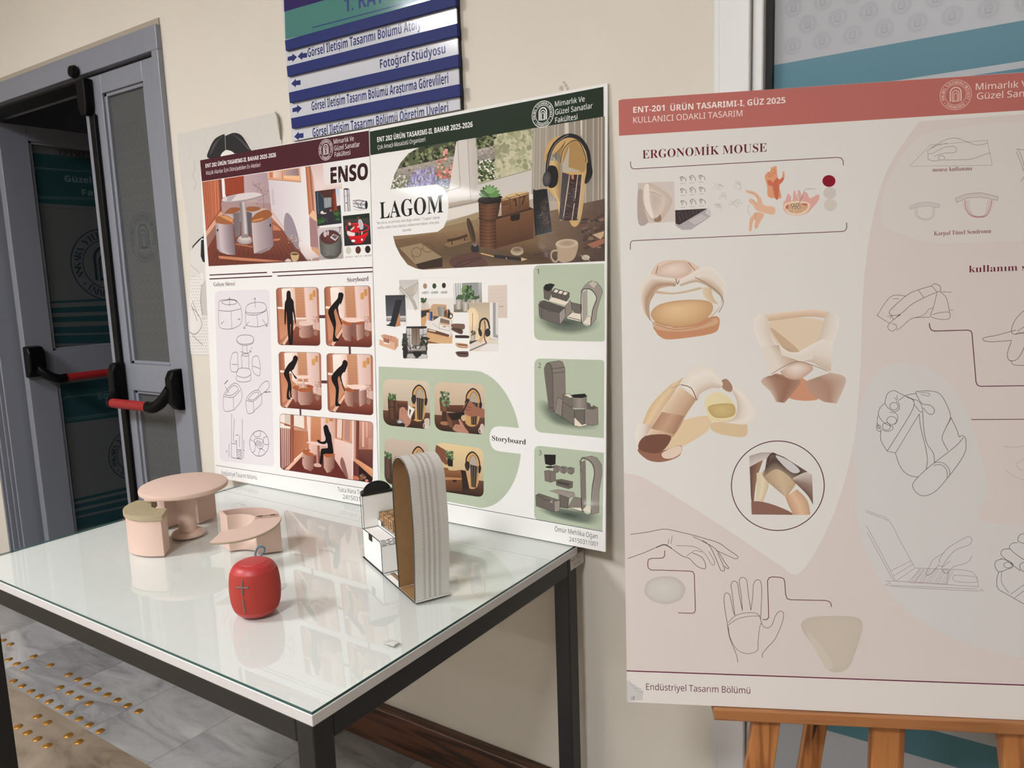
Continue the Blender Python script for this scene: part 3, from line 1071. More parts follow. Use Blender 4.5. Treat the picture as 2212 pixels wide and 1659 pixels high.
class Print:
    STEP = 7e-6

    def __init__(self, O, a, up, gain=1.0):
        self.O, self.a, self.up = (np.array(v, float) for v in (O, a, up))
        self.n = np.cross(self.a, self.up)          # into the wall is -n? a x up points to -y for a=+x, up=+z
        self.K = gain
        self.V, self.F, self.C = [], [], []
        self.bb = np.zeros((20000, 4)); self.lv = np.zeros(20000, int); self.nb = 0
        self.t = (0.0, 0.0, 1.0)
        self.M = None
        self.clip = None
        self.edge = None        # (width, height) of the sheet: ink never leaves it

    # --- coordinates
    def crop(self, ox, oy, s):
        self.t = (ox, oy, s)
        self.M = None
        return self

    def unit(self, quad):
        self.M = quad

    def uv(self, p):
        x, y = p
        if self.M:
            q = self.M
            x, y = [(1 - y) * ((1 - x) * q[0][k] + x * q[1][k]) + y * ((1 - x) * q[3][k] + x * q[2][k]) for k in (0, 1)]
        ox, oy, s = self.t
        w = on_plane(ox + x / s, oy + y / s, self.O, self.n) - self.O
        return (float(w @ self.a), float(w @ self.up))

    def pxm(self, p):
        """metres per photo pixel, measured vertically at p"""
        s = self.t[2] if not self.M else 1
        if self.M:
            sv = self.M; self.M = None
            q = (sum(c[0] for c in sv) / 4, sum(c[1] for c in sv) / 4)
            r = self.pxm(q); self.M = sv
            return r
        a, b = self.uv(p), self.uv((p[0], p[1] + s))
        return math.hypot(a[0] - b[0], a[1] - b[1])

    # --- ink
    def add(self, pts, tris, cols, used=None, lev=None):
        clip = self.clip
        if not clip and self.edge and any(p[0] > self.edge[0] or p[1] > self.edge[1] or p[0] < 0 or p[1] < 0 for p in (pts if used is None else [pts[i] for i in used])):
            w_, h_ = self.edge
            clip = [(0, 0), (w_, 0), (w_, h_), (0, h_)]
        if clip:
            P2, T2, C2 = [], [], []
            for t in tris:
                poly = [(pts[i], cols[i]) for i in t]
                area = sum(poly[k - 1][0][0] * poly[k][0][1] - poly[k][0][0] * poly[k - 1][0][1] for k in range(len(poly)))
                if area == 0:
                    continue
                for k in range(len(clip)):
                    A, B = clip[k - 1], clip[k]
                    out = []
                    for j in range(len(poly)):
                        p, q = poly[j - 1], poly[j]
                        dp = (B[0] - A[0]) * (p[0][1] - A[1]) - (B[1] - A[1]) * (p[0][0] - A[0])
                        dq = (B[0] - A[0]) * (q[0][1] - A[1]) - (B[1] - A[1]) * (q[0][0] - A[0])
                        if (dp >= 0) != (dq >= 0):
                            f = dp / (dp - dq)
                            out.append((tuple(p[0][m] + (q[0][m] - p[0][m]) * f for m in (0, 1)), tuple(p[1][m] + (q[1][m] - p[1][m]) * f for m in (0, 1, 2))))
                        if dq >= 0:
                            out.append(q)
                    poly = out
                    if not poly:
                        break
                for k in range(1, len(poly) - 1):
                    T2.append((len(P2), len(P2) + 1, len(P2) + 2))
                    for e in (poly[0], poly[k], poly[k + 1]):
                        P2.append(e[0]); C2.append(e[1])
            pts, tris, cols, used = P2, T2, C2, None
        if not tris:
            return
        P = np.array(pts if used is None else [pts[i] for i in used])
        b = (P[:, 0].min(), P[:, 1].min(), P[:, 0].max(), P[:, 1].max())
        n = self.nb
        m = (self.bb[:n, 0] < b[2]) & (self.bb[:n, 2] > b[0]) & (self.bb[:n, 1] < b[3]) & (self.bb[:n, 3] > b[1])
        if lev is None:
            lev = 1 + (int(self.lv[:n][m].max()) if m.any() else 0)
        self.bb[n] = b; self.lv[n] = lev; self.nb += 1
        o = len(self.V)
        z = -lev * self.STEP
        self.V += [(p[0], z, p[1]) for p in pts]
        self.C += cols
        self.F += [tuple(i + o for i in t) for t in tris]

    def col(self, c):
        return tuple(v * self.K for v in lin(c))

    def _cols(self, c, n):
        if isinstance(c, list):
            return [self.col(q) for q in c]
        return [self.col(c)] * n

    def poly(self, pts, c):
        q = [self.uv(p) for p in pts]
        tr = tessellate_polygon([[Vector((p[0], p[1], 0)) for p in q]])
        self.add(q, [tuple(t) for t in tr], self._cols(c, len(q)))

    def smooth(self, pts, c, n=6):
        self.poly([tuple(p) for p in spline(pts, n, True)], c)

    def vgrad(self, quad, ct, cb, n=1):
        """quad tl,tr,br,bl from colour ct at the top to cb at the bottom"""
        self.poly(quad, [ct, ct, cb, cb])

    def hgrad(self, quad, cl, cr):
        self.poly(quad, [cl, cr, cr, cl])

    def bands(self, Lp, Rp, cols):
        """strip between two edges, colours across from left to right"""
        m = len(cols)
        pts, cc, tr = [], [], []
        for l, r in zip(Lp, Rp):
            for k, c in enumerate(cols):
                f = k / (m - 1)
                pts.append(self.uv((l[0] + (r[0] - l[0]) * f, l[1] + (r[1] - l[1]) * f)))
                cc.append(self.col(c))
        for i in range(len(Lp) - 1):
            for k in range(m - 1):
                a = i * m + k
                tr += [(a, a + 1, a + m + 1), (a, a + m + 1, a + m)]
        self.add(pts, tr, cc)

    def strap(self, L, R, cols, n=6):
        self.bands(spline(L, n), spline(R, n), cols)

    def blob(self, pts, cin, cout, centre=None, n=5, mid=.55):
        q = [tuple(p) for p in spline(pts, n, True)]
        if centre is None:
            centre = (sum(p[0] for p in q) / len(q), sum(p[1] for p in q) / len(q))
        P = [self.uv(centre)]
        C = [self.col(cin)]
        cm = tuple(a * .62 + b * .38 for a, b in zip(cin, cout))
        for f, c in ((mid, cm), (1.0, cout)):
            for p in q:
                P.append(self.uv((centre[0] + (p[0] - centre[0]) * f, centre[1] + (p[1] - centre[1]) * f)))
                C.append(self.col(c))
        k = len(q)
        T = []
        for i in range(k):
            j = (i + 1) % k
            T.append((0, 1 + i, 1 + j))
            T += [(1 + i, 1 + k + i, 1 + k + j), (1 + i, 1 + k + j, 1 + j)]
        self.add(P, T, C)

    def ell(self, x, y, rx, ry, c, rim=None, rot=0.0, n=26):
        pts = []
        for i in range(n):
            a = 2 * math.pi * i / n
            u, v = rx * math.cos(a), ry * math.sin(a)
            pts.append((x + u * math.cos(rot) - v * math.sin(rot), y + u * math.sin(rot) + v * math.cos(rot)))
        if rim is None:
            self.poly(pts, c)
        else:
            self.blob(pts, c, rim, (x, y), 1)

    def line(self, pts, w, c, smooth=0, closed=False):
        """stroke, w in photo pixels"""
        if smooth:
            pts = spline(pts, smooth, closed)
        q = [np.array(self.uv(p)) for p in pts]
        h = self.pxm(pts[0]) * w / 2
        n = len(q)
        P, T = [], []
        for i in range(n):
            if closed:
                d0, d1 = q[i] - q[i - 1], q[(i + 1) % n] - q[i]
            else:
                d0 = q[i] - q[max(i - 1, 0)] if i else q[1] - q[0]
                d1 = q[min(i + 1, n - 1)] - q[i] if i < n - 1 else d0
            d0 = d0 / (np.linalg.norm(d0) + 1e-12); d1 = d1 / (np.linalg.norm(d1) + 1e-12)
            t = d0 + d1
            l = np.linalg.norm(t)
            t = t / l if l > 1e-6 else d1
            nn = np.array([-t[1], t[0]])
            k = 1 / max(.5, abs(nn @ np.array([-d1[1], d1[0]])))
            P += [tuple(q[i] + nn * h * k), tuple(q[i] - nn * h * k)]
        m = n if closed else n - 1
        for i in range(m):
            a, b = 2 * i, 2 * ((i + 1) % n)
            T += [(a, a + 1, b + 1), (a, b + 1, b)]
        self.add(P, T, [self.col(c)] * len(P))

    def lines(self, segs, w, c, smooth=0):
        for s in segs:
            self.line(s, w, c, smooth)

    def ring(self, x, y, rx, ry, w, c, n=40):
        self.line([(x + rx * math.cos(2 * math.pi * i / n), y + ry * math.sin(2 * math.pi * i / n)) for i in range(n)], w, c, closed=True)

    def rr(self, quad, r):
        """outline (crop coordinates) of a rounded quad; r as a fraction of its shorter-looking side"""
        out = []
        n = len(quad)
        for i in range(n):
            p, a, b = np.array(quad[i], float), np.array(quad[i - 1], float), np.array(quad[(i + 1) % n], float)
            la, lb = np.linalg.norm(a - p), np.linalg.norm(b - p)
            rr_ = r if not isinstance(r, (list, tuple)) else r[i]
            if rr_ <= 0:
                out.append(tuple(p)); continue
            ka, kb = min(rr_ / la, .5), min(rr_ / lb, .5)
            A, B = p + (a - p) * ka, p + (b - p) * kb
            for t in np.linspace(0, 1, 9):
                out.append(tuple((1 - t) ** 2 * A + 2 * t * (1 - t) * p + t * t * B + (A + B - 2 * p) * .0))
        return out

    def rquad(self, quad, r, c):
        self.poly(self.rr(quad, r), c)

    def clip_to(self, outline):
        q = [self.uv(p) for p in outline]
        area = sum(q[k - 1][0] * q[k][1] - q[k][0] * q[k - 1][1] for k in range(len(q)))
        self.clip = q if area > 0 else q[::-1]

    def stripes(self, quad, n, w, c, jit=0.0, seed=1):
        rnd = random.Random(seed)
        tl, tr, br, bl = quad
        for i in range(n):
            f = (i + .5 + jit * (rnd.random() - .5)) / n
            self.line([(tl[0] + (tr[0] - tl[0]) * f, tl[1] + (tr[1] - tl[1]) * f), (bl[0] + (br[0] - bl[0]) * f, bl[1] + (br[1] - bl[1]) * f)], w, c)

    def dots(self, pl, n, s0, s1, cols, seed=1, asp=1.0, rot=None, layers=7):
        """a loose scatter of small irregular flecks inside the outline pl"""
        rnd = random.Random(seed)
        xs, ys = [p[0] for p in pl], [p[1] for p in pl]
        q = np.array([self.uv(p) for p in pl])
        b = (q[:, 0].min(), q[:, 1].min(), q[:, 0].max(), q[:, 1].max())
        m = (self.bb[:self.nb, 0] < b[2]) & (self.bb[:self.nb, 2] > b[0]) & (self.bb[:self.nb, 1] < b[3]) & (self.bb[:self.nb, 3] > b[1])
        base = 1 + (int(self.lv[:self.nb][m].max()) if m.any() else 0)
        done = [[] for _ in range(layers)]
        for _ in range(n):
            p = (rnd.uniform(min(xs), max(xs)), rnd.uniform(min(ys), max(ys)))
            s = rnd.uniform(s0, s1)
            c = cols[rnd.randrange(len(cols))]
            a0 = rnd.random() * 6.28 if rot is None else rot + rnd.uniform(-.3, .3)
            pts = []
            for i in range(6):
                a = 2 * math.pi * i / 6
                u, v = s * math.cos(a) * rnd.uniform(.7, 1.2), s * asp * math.sin(a) * rnd.uniform(.7, 1.2)
                pts.append((p[0] + u * math.cos(a0) - v * math.sin(a0), p[1] + u * math.sin(a0) + v * math.cos(a0)))
            if not inside(p, pl):
                continue
            w = [self.uv(v) for v in pts]
            bx = (min(v[0] for v in w), min(v[1] for v in w), max(v[0] for v in w), max(v[1] for v in w))
            for k in range(layers):
                if not any(o[0] < bx[2] and o[2] > bx[0] and o[1] < bx[3] and o[3] > bx[1] for o in done[k]):
                    done[k].append(bx)
                    self.add(w, [(0, i, i + 1) for i in range(1, 5)], [self.col(c)] * 6, None, base + k)
                    break

    def text(self, s, x0, y0, x1, y1, h, c, style='sans'):
        """baseline from (x0,y0) to (x1,y1), cap height h, all in crop units"""
        v, f, used = lettering(s, style)
        A, B, H = (np.array(self.uv(p)) for p in ((x0, y0), (x1, y1), (x0, y0 - h)))
        d = B - A
        wv = [v[i][0] for i in used]
        mn, wd = min(wv), max(wv) - min(wv)
        cap = .70
        # keep the measured upright direction of the printed sheet
        up = np.array([-d[1], d[0]]) / np.linalg.norm(d) * np.linalg.norm(H - A)
        if up @ (H - A) < 0:
            up = -up
        pts = [tuple(A + d * ((p[0] - mn) / wd) + up * (p[1] / cap)) for p in v]
        tris = []
        for q in f:
            tris += [(q[0], q[i], q[i + 1]) for i in range(1, len(q) - 1)]
        self.add(pts, tris, [self.col(c)] * len(pts), used)

    def emblem(self, x, y, ry, c, bg=None, words=True, w=1.0, gain=1.0):
        """the round university seal: two rings, lettering around, nested arches in the middle"""
        ce = np.array(self.uv((x, y)))
        R = np.linalg.norm(np.array(self.uv((x, y - ry))) - ce) * gain
        K = self.col(c)

        def circ(r, hw, n=56):
            P = []
            for i in range(n):
                a = 2 * math.pi * i / n
                for q in (r - hw, r + hw):
                    P.append((ce[0] + q * math.cos(a), ce[1] + q * math.sin(a)))
            T = []
            for i in range(n):
                a, b = 2 * i, 2 * ((i + 1) % n)
                T += [(a, a + 1, b + 1), (a, b + 1, b)]
            self.add(P, T, [K] * len(P))
        circ(R, R * .02 * w)
        circ(R * .68, R * .016 * w)

        def arc_text(s, a0, a1, r, size, flip):
            n = len(s)
            for i, ch in enumerate(s):
                if ch == ' ':
                    continue
                a = a0 + (a1 - a0) * (i + .5) / n
                v, f = serif_one(ch, -.006) if ch != '•' else box_dot(0, .25, .12)
                if not v:
                    continue
                xm = (min(p[0] for p in v) + max(p[0] for p in v)) / 2
                P = []
                for p in v:
                    u, h = (p[0] - xm) * size, p[1] * size
                    rr_ = r + (h if not flip else -h)
                    aa = a + (-u / r if not flip else u / r)
                    P.append((ce[0] + rr_ * math.cos(aa), ce[1] + rr_ * math.sin(aa)))
                T = []
                for q in f:
                    T += [(q[0], q[k], q[k + 1]) for k in range(1, len(q) - 1)]
                self.add(P, T, [K] * len(P))
        if words:
            arc_text('ANKARA YILDIRIM BEYAZIT', math.radians(206), math.radians(-26), R * .74, R * .27, False)
            arc_text('• ÜNİVERSİTESİ •', math.radians(214), math.radians(326), R * .93, R * .27, True)

        def arch(rw, yt, yb, th):
            pts = [(-rw, yb)] + [(rw * math.cos(a), yt + rw * 1.0 * math.sin(a)) for a in np.linspace(math.pi, 0, 14)] + [(rw, yb)]
            P, T = [], []
            for (u, v), k in zip(pts, range(len(pts))):
                cx_ = (0, min(v, yt))
                d = np.array([u, v]) - np.array(cx_)
                d = d / (np.linalg.norm(d) + 1e-9)
                P += [(ce[0] + (u - d[0] * th / 2) * R, ce[1] + (v - d[1] * th / 2) * R), (ce[0] + (u + d[0] * th / 2) * R, ce[1] + (v + d[1] * th / 2) * R)]
            for i in range(len(pts) - 1):
                a = 2 * i
                T += [(a, a + 1, a + 3), (a, a + 3, a + 2)]
            self.add(P, T, [K] * len(P))
        arch(.34, .16, -.44, .085 * w ** .5)
        arch(.21, .08, -.42, .06 * w ** .5)
        arch(.11, 0, -.40, .05 * w ** .5)
        P = [(ce[0] + R * u, ce[1] + R * v) for u, v in ((-.24, -.46), (.24, -.46), (.24, -.38), (-.24, -.38))]
        self.add(P, [(0, 1, 2), (0, 2, 3)], [tuple(k * .8 for k in K)] * 4)

    # --- finish
    def build(self, name, material, parent):
        me = bpy.data.meshes.new(name)
        me.from_pydata(self.V, [], self.F)
        at = me.color_attributes.new('ink', 'FLOAT_COLOR', 'POINT')
        buf = np.ones((len(self.V), 4), np.float32)
        buf[:, :3] = np.clip(np.array(self.C, np.float32), 0, 1)
        at.data.foreach_set('color', buf.ravel())
        # every ink faces the viewer's side of the sheet
        bm = bmesh.new(); bm.from_mesh(me)
        bm.normal_update()
        bmesh.ops.reverse_faces(bm, faces=[f for f in bm.faces if f.normal.y > 0])
        bm.to_mesh(me); bm.free()
        return mesh_obj(name, me, material, parent)


def frame_of(o, a, up):
    a, up = Vector(a), Vector(up)
    n = a.cross(up)                      # toward the viewer is +n here when a=+x, up=+z gives -y
    return Matrix(((a.x, -n.x, up.x, o[0]), (a.y, -n.y, up.y, o[1]), (a.z, -n.z, up.z, o[2]), (0, 0, 0, 1)))


M_foam = mat('foam_board', (226, 225, 222), rough=0.6)
WHITE = (230, 230, 226)


def poster_board(name, label, O, a, up, w, h, thick=0.005):
    t = thing(name, label, 'poster')
    t.matrix_world = frame_of(O, a, up)
    obj('board', box(BM(), 0, w, 0.0, thick, 0, h), M_foam, t, bevel=0.0008)
    return t


def sheet(P, w, h, c=WHITE):
    P.edge = (w, h)
    P.add([(0, 0), (w, 0), (w, h), (0, h)], [(0, 1, 2), (0, 2, 3)], [P.col(c)] * 4)
# ------------------------------------------------------------------ poster with the dark red heading (left on the desk)
LEAN = Vector((0, 0.0477, 0.99886))
PH = 1.026
M_print = print_material('poster_print', 0.55, 0.0, None, .1)
M_print_gloss = print_material('glossy_poster_print', 0.5, 0.3, (.64, .73, .13), .1)
P = Print((-2.205, 1.4755, TZ + .0004), (1, 0, 0), LEAN)
red_poster = poster_board('poster_board', 'white poster with dark red heading leaning on the wall behind the pink model', P.O, P.a, P.up, 0.742, PH)
sheet(P, 0.742, PH)
DR = (74, 33, 41)
K4 = (380, 230, 4.148)
P.crop(*K4)
P.poly([(215, 473), (1728, 216), (1735, 446), (232, 672)], DR)
P.text('ENT 202 ÜRÜN TASARIMI-II, BAHAR 2025-2026', 266, 550, 897, 451, 34, (238, 234, 234), 'bold')
P.text('Küçük Alanlar İçin Dönüşebilen Ev Aletleri', 272, 613, 758, 539, 33, (225, 215, 216), 'sans')
P.emblem(1343, 388, 94, (226, 214, 214))
P.text('Mimarlık Ve', 1414, 336, 1594, 306, 41, (228, 220, 220))
P.text('Güzel Sanatlar', 1419, 396, 1648, 358, 41, (228, 220, 220))
P.text('Fakültesi', 1423, 452, 1562, 431, 41, (228, 220, 220))
# balcony picture
P.crop(430, 350, 6.912)
P.clip_to([(45, 297), (1800, 36), (1796, 1472), (145, 1556)])
P.vgrad([(45, 290), (1800, 30), (1800, 1475), (140, 1560)], (190, 168, 168), (170, 140, 132))
P.hgrad([(45, 295), (320, 255), (340, 730), (105, 1030)], (172, 92, 66), (204, 122, 88))
P.stripes([(45, 290), (325, 245), (335, 740), (100, 1040)], 15, 1.0, (122, 58, 40), .5, 3)
P.stripes([(55, 290), (325, 245), (335, 740), (110, 1040)], 9, .7, (226, 156, 116), .7, 5)
P.hgrad([(285, 256), (335, 248), (365, 800), (318, 790)], (150, 84, 64), (112, 60, 50))
P.poly([(335, 250), (376, 244), (398, 520), (352, 530)], (236, 230, 232))
P.poly([(376, 246), (668, 204), (692, 470), (400, 520)], (150, 66, 46))
for k in range(22):
    y = 252 + k * 11
    P.line([(385, y), (690, y - 40 + k * 1.2)], .8, (118, 48, 34) if k % 2 else (176, 88, 60))
for x in (450, 545, 640):
    P.line([(x, 235), (x + 18, 505)], .5, (110, 46, 32))
P.hgrad([(668, 204), (1022, 152), (1078, 745), (690, 760)], (186, 164, 166), (172, 148, 152))
P.vgrad([(360, 600), (700, 590), (1078, 620), (1078, 760), (350, 780)][:4], (182, 156, 154), (160, 128, 126))
P.poly([(330, 600), (640, 590), (640, 740), (350, 790)], (168, 138, 136))
# white side wall with its window
P.hgrad([(1022, 152), (1600, 70), (1690, 1475), (1090, 830)], (206, 196, 200), (228, 224, 222))
P.poly([(1028, 152), (1508, 82), (1526, 298), (1036, 256)], (222, 166, 128))
P.poly([(1050, 158), (1098, 150), (1098, 240), (1055, 232)], (190, 120, 92))
P.hgrad([(1112, 148), (1230, 132), (1232, 238), (1115, 232)], (232, 206, 190), (206, 168, 150))
P.hgrad([(1262, 128), (1484, 96), (1498, 240), (1266, 196)], (188, 156, 150), (138, 116, 122))
P.poly([(1265, 205), (1498, 205), (1505, 270), (1262, 240)], (234, 188, 146))
P.line([(1245, 130), (1250, 262)], 1.6, (150, 92, 66))
P.line([(1034, 258), (1526, 300)], 1.2, (170, 112, 80))
P.poly([(1085, 400), (1110, 400), (1135, 640), (1090, 640)], (196, 184, 186))
P.poly([(1078, 700), (1260, 960), (1260, 1000), (1075, 770)], (206, 180, 170))
# door frame at right
P.hgrad([(1588, 72), (1640, 64), (1700, 800), (1640, 800)], (170, 94, 62), (206, 140, 100))
P.hgrad([(1640, 64), (1700, 56), (1740, 760), (1700, 720)], (120, 62, 46), (226, 180, 150))
P.vgrad([(1700, 50), (1800, 34), (1800, 760), (1745, 760)], (226, 210, 206), (206, 176, 168))
P.poly([(1640, 795), (1700, 720), (1800, 800), (1800, 905), (1760, 892)], (228, 184, 150))
P.poly([(1645, 825), (1752, 892), (1785, 1264), (1665, 1264)], (160, 122, 124))
P.poly([(1668, 1268), (1790, 1300), (1800, 1420), (1720, 1340)], (212, 156, 116))
P.vgrad([(1480, 1170), (1668, 1290), (1800, 1420), (1560, 1470)], (226, 214, 210), (206, 192, 190))
# timber floor
P.poly([(118, 1300), (252, 1050), (560, 900), (1092, 830), (1250, 1010), (1620, 1475), (140, 1560)], [(112, 60, 46), (120, 68, 54), (128, 76, 60), (196, 122, 88), (140, 84, 66), (96, 54, 46), (110, 60, 48)])
for k in range(19):
    x0 = 150 + k * 82
    P.line([(x0, 1552 - k * 5), (560 + k * 30, 900)], .75, (72, 36, 30))
for q in ([(290, 1400), (800, 1440), (1300, 1480), (1000, 1490), (620, 1470), (300, 1440)], [(1110, 1150), (1220, 1140), (1200, 1170), (1112, 1180)], [(1100, 930), (1170, 960), (1230, 1020), (1105, 1020)], [(545, 1215), (800, 1260), (800, 1275), (548, 1232)]):
    P.poly(q, (190, 124, 92))
P.poly([(105, 1030), (338, 728), (352, 790), (110, 1120)], (214, 158, 130))
P.poly([(110, 1120), (352, 790), (372, 880), (120, 1300)], (146, 106, 96))
P.line([(106, 1026), (322, 705)], 1.4, (96, 58, 46))
# round shadow printed on the wall, plants
P.smooth([(1300, 762), (1375, 810), (1440, 960), (1490, 1170), (1470, 1300), (1360, 1150), (1285, 1060), (1268, 900)], (150, 138, 146))
P.line([(968, 700), (966, 560), (950, 480), (905, 400), (860, 360), (800, 340)], .9, (88, 62, 54), 3)
P.lines([[(950, 480), (985, 420), (1040, 430)], [(905, 400), (900, 340), (920, 300)], [(860, 360), (825, 320)], [(960, 560), (900, 570), (870, 640)], [(955, 500), (1010, 470), (1030, 440)]], .6, (96, 68, 58))
P.dots([(790, 300), (1060, 320), (1040, 500), (960, 540), (860, 640), (870, 420)], 190, 3, 7, [(120, 92, 82), (196, 174, 158), (150, 118, 96)], 4)
P.poly([(900, 700), (960, 690), (1030, 705), (1010, 760), (915, 760)], (196, 170, 150))
# table and seats of the picture
P.hgrad([(395, 765), (512, 768), (540, 1120), (516, 860)], (196, 180, 180), (150, 134, 136))
P.hgrad([(512, 770), (612, 745), (616, 1095), (540, 1130)], (112, 102, 104), (126, 112, 114))
P.smooth([(392, 748), (480, 682), (608, 686), (604, 722), (512, 768), (400, 772)], (146, 90, 60), 3)
P.poly([(700, 740), (912, 716), (912, 780), (792, 832)], (186, 174, 172))
P.poly([(712, 735), (790, 760), (792, 1085), (720, 1085)], (96, 88, 92))
P.smooth([(686, 692), (770, 664), (908, 676), (906, 712), (800, 742), (704, 724)], (150, 94, 62), 3)
P.bands([(608, 600), (616, 760), (630, 1120)], [(688, 592), (712, 760), (738, 1110)], [(112, 102, 106), (150, 140, 140), (206, 196, 194), (140, 128, 130)])
P.ell(682, 1172, 116, 58, (196, 182, 178), (150, 138, 138), .05)
P.ell(684, 1140, 100, 40, (212, 200, 196), (184, 172, 170), .05)
P.poly([(636, 1080), (738, 1076), (740, 1130), (636, 1135)], (140, 128, 128))
P.smooth([(342, 566), (400, 528), (600, 482), (800, 458), (935, 480), (938, 512), (800, 562), (600, 604), (440, 610), (348, 592)], (158, 146, 148), 4)
P.smooth([(346, 556), (410, 520), (600, 474), (800, 454), (930, 474), (930, 496), (790, 540), (600, 575), (430, 590), (352, 578)], (212, 202, 200), 4)
P.poly([(430, 520), (560, 486), (480, 585), (410, 585)], (172, 162, 168))
P.bands([(245, 905), (255, 1080), (268, 1290), (310, 1345), (420, 1380)], [(512, 925), (520, 1080), (538, 1280), (542, 1350), (544, 1388)], [(150, 138, 142), (198, 184, 184), (170, 154, 158), (146, 130, 134), (120, 106, 112)])
P.smooth([(243, 862), (270, 815), (380, 790), (512, 848), (512, 915), (400, 932), (290, 916), (252, 900)], (160, 98, 62), 3)
P.stripes([(290, 800), (400, 800), (505, 850), (505, 905)], 5, 1.4, (206, 148, 102))
P.ell(278, 1018, 12, 19, (28, 22, 24))
P.bands([(785, 905), (800, 1130), (822, 1368)], [(1086, 830), (1100, 1080), (1114, 1240)], [(200, 184, 182), (178, 162, 162), (164, 148, 150), (150, 134, 138), (134, 118, 124)])
P.poly([(822, 1366), (1114, 1238), (1060, 1310), (930, 1365)], (142, 126, 130))
P.smooth([(786, 850), (860, 765), (1000, 712), (1078, 748), (1084, 806), (960, 878), (800, 906)], (150, 92, 56), 4)
P.poly([(800, 870), (960, 830), (950, 860), (802, 896)], (196, 136, 88))
P.ell(1066, 946, 10, 27, (28, 22, 24))
P.smooth([(1368, 1366), (1430, 1345), (1490, 1372), (1482, 1450), (1440, 1486), (1395, 1475)], (192, 166, 126))
P.ell(1430, 1376, 56, 16, (96, 78, 50))
P.lines([[(1430, 1370), (1440, 1240), (1390, 1130)], [(1440, 1300), (1480, 1180), (1500, 1130)], [(1430, 1280), (1370, 1150), (1320, 1110)], [(1450, 1330), (1490, 1300)]], .7, (120, 100, 90), 2)
P.dots([(1310, 1090), (1500, 1090), (1550, 1190), (1430, 1180), (1340, 1220)], 60, 4, 8, [(212, 190, 176), (186, 160, 140)], 8)
P.smooth([(1282, 1476), (1330, 1442), (1384, 1474), (1330, 1490)], (206, 188, 182))
P.clip = None
P.crop(670, 330, 6.633)
P.vgrad([(5, 190), (185, 160), (205, 440), (70, 450)], (214, 190, 184), (226, 206, 202))
P.hgrad([(183, 160), (460, 118), (460, 500), (200, 440)], (224, 216, 214), WHITE)
P.vgrad([(60, 440), (460, 440), (460, 516), (68, 552)], (228, 214, 210), (214, 190, 180))
P.poly([(60, 440), (212, 430), (214, 520), (68, 548)], (226, 206, 200))
# small pictures and swatches on the right
P.clip_to([(70, 553), (420, 507), (452, 1010), (105, 1052)])
P.vgrad([(60, 540), (430, 500), (455, 1020), (100, 1060)], (60, 52, 52), (46, 46, 54))
P.vgrad([(362, 512), (420, 506), (436, 750), (384, 764)], (186, 198, 214), (222, 222, 222))
P.poly([(105, 548), (364, 514), (304, 642), (192, 646)], (78, 48, 40))
P.poly([(72, 552), (130, 560), (196, 650), (205, 800), (110, 890)], (48, 60, 70))
P.line([(105, 560), (120, 880)], 1, (120, 132, 136)); P.line([(150, 590), (205, 660), (215, 800)], .8, (110, 112, 112))
P.poly([(196, 646), (304, 640), (306, 775), (206, 795)], (150, 158, 160))
P.stripes([(196, 646), (304, 640), (306, 775), (206, 795)], 3, .8, (70, 62, 60))
P.hgrad([(304, 640), (364, 514), (388, 840), (320, 855)], (84, 38, 30), (146, 66, 44))
P.dots([(330, 840), (420, 820), (445, 960), (350, 960)], 90, 6, 16, [(46, 88, 44), (70, 116, 62), (30, 58, 34)], 2)
P.dots([(105, 960), (180, 920), (215, 1000), (120, 1045)], 70, 6, 14, [(40, 80, 40), (62, 104, 56)], 3)
P.smooth([(150, 850), (180, 832), (200, 860), (232, 858), (226, 874), (160, 876)], (214, 204, 196)); P.ell(295, 826, 15, 18, (170, 104, 84))
P.lines([[(200, 980), (235, 920)], [(225, 990), (265, 930)], [(205, 930), (250, 990)]], .5, (110, 112, 118))
P.clip = None
P.vgrad([(105, 1080), (455, 1052), (478, 1515), (130, 1537)], (200, 192, 192), (172, 160, 158))
P.line([(430, 1060), (424, 1140)], 1.6, (50, 46, 48)); P.line([(400, 1075), (455, 1068)], 1.0, (70, 66, 66))
P.bands([(130, 1200), (138, 1330), (150, 1440), (200, 1500)], [(440, 1170), (456, 1300), (448, 1430), (390, 1500)], [(84, 82, 78), (118, 116, 110), (108, 106, 100), (70, 68, 66)])
P.smooth([(198, 1497), (290, 1520), (392, 1497), (300, 1470)], (86, 84, 80))
P.ell(283, 1213, 152, 108, (124, 120, 114), (92, 90, 86), -.1)
P.ell(283, 1211, 136, 94, (104, 62, 60), (84, 46, 46), -.1)
P.stripes([(160, 1180), (160, 1260), (400, 1240), (400, 1160)], 5, .5, (74, 40, 40))
P.ell(216, 1165, 24, 42, (196, 184, 184)); P.ell(256, 1150, 16, 36, (188, 176, 178))
P.poly([(286, 1215), (335, 1162), (412, 1200), (362, 1262)], (206, 200, 200)); P.poly([(310, 1205), (340, 1172), (398, 1200), (362, 1240)], (96, 88, 92))
P.bands([(478, 522), (482, 600), (492, 845)], [(556, 516), (566, 600), (578, 838)], [(60, 58, 62), (206, 202, 206), (238, 236, 238), (120, 116, 122), (214, 210, 214), (70, 68, 72)])
P.ell(517, 520, 40, 11, (40, 38, 42)); P.line([(480, 625), (568, 612)], .8, (110, 106, 110)); P.ell(520, 720, 9, 10, (70, 64, 76))
P.bands([(608, 682), (700, 672), (808, 690)], [(612, 768), (700, 800), (800, 808)], [(70, 68, 72), (232, 230, 232), (140, 138, 142), (236, 236, 236), (66, 64, 68)])
P.ell(805, 748, 20, 60, (34, 32, 36)); P.line([(640, 700), (680, 730), (690, 770), (740, 790), (720, 740), (760, 690)], 1.4, (40, 38, 42), 4)
P.line([(620, 808), (700, 822), (780, 815)], 1.2, (190, 180, 184), 3)
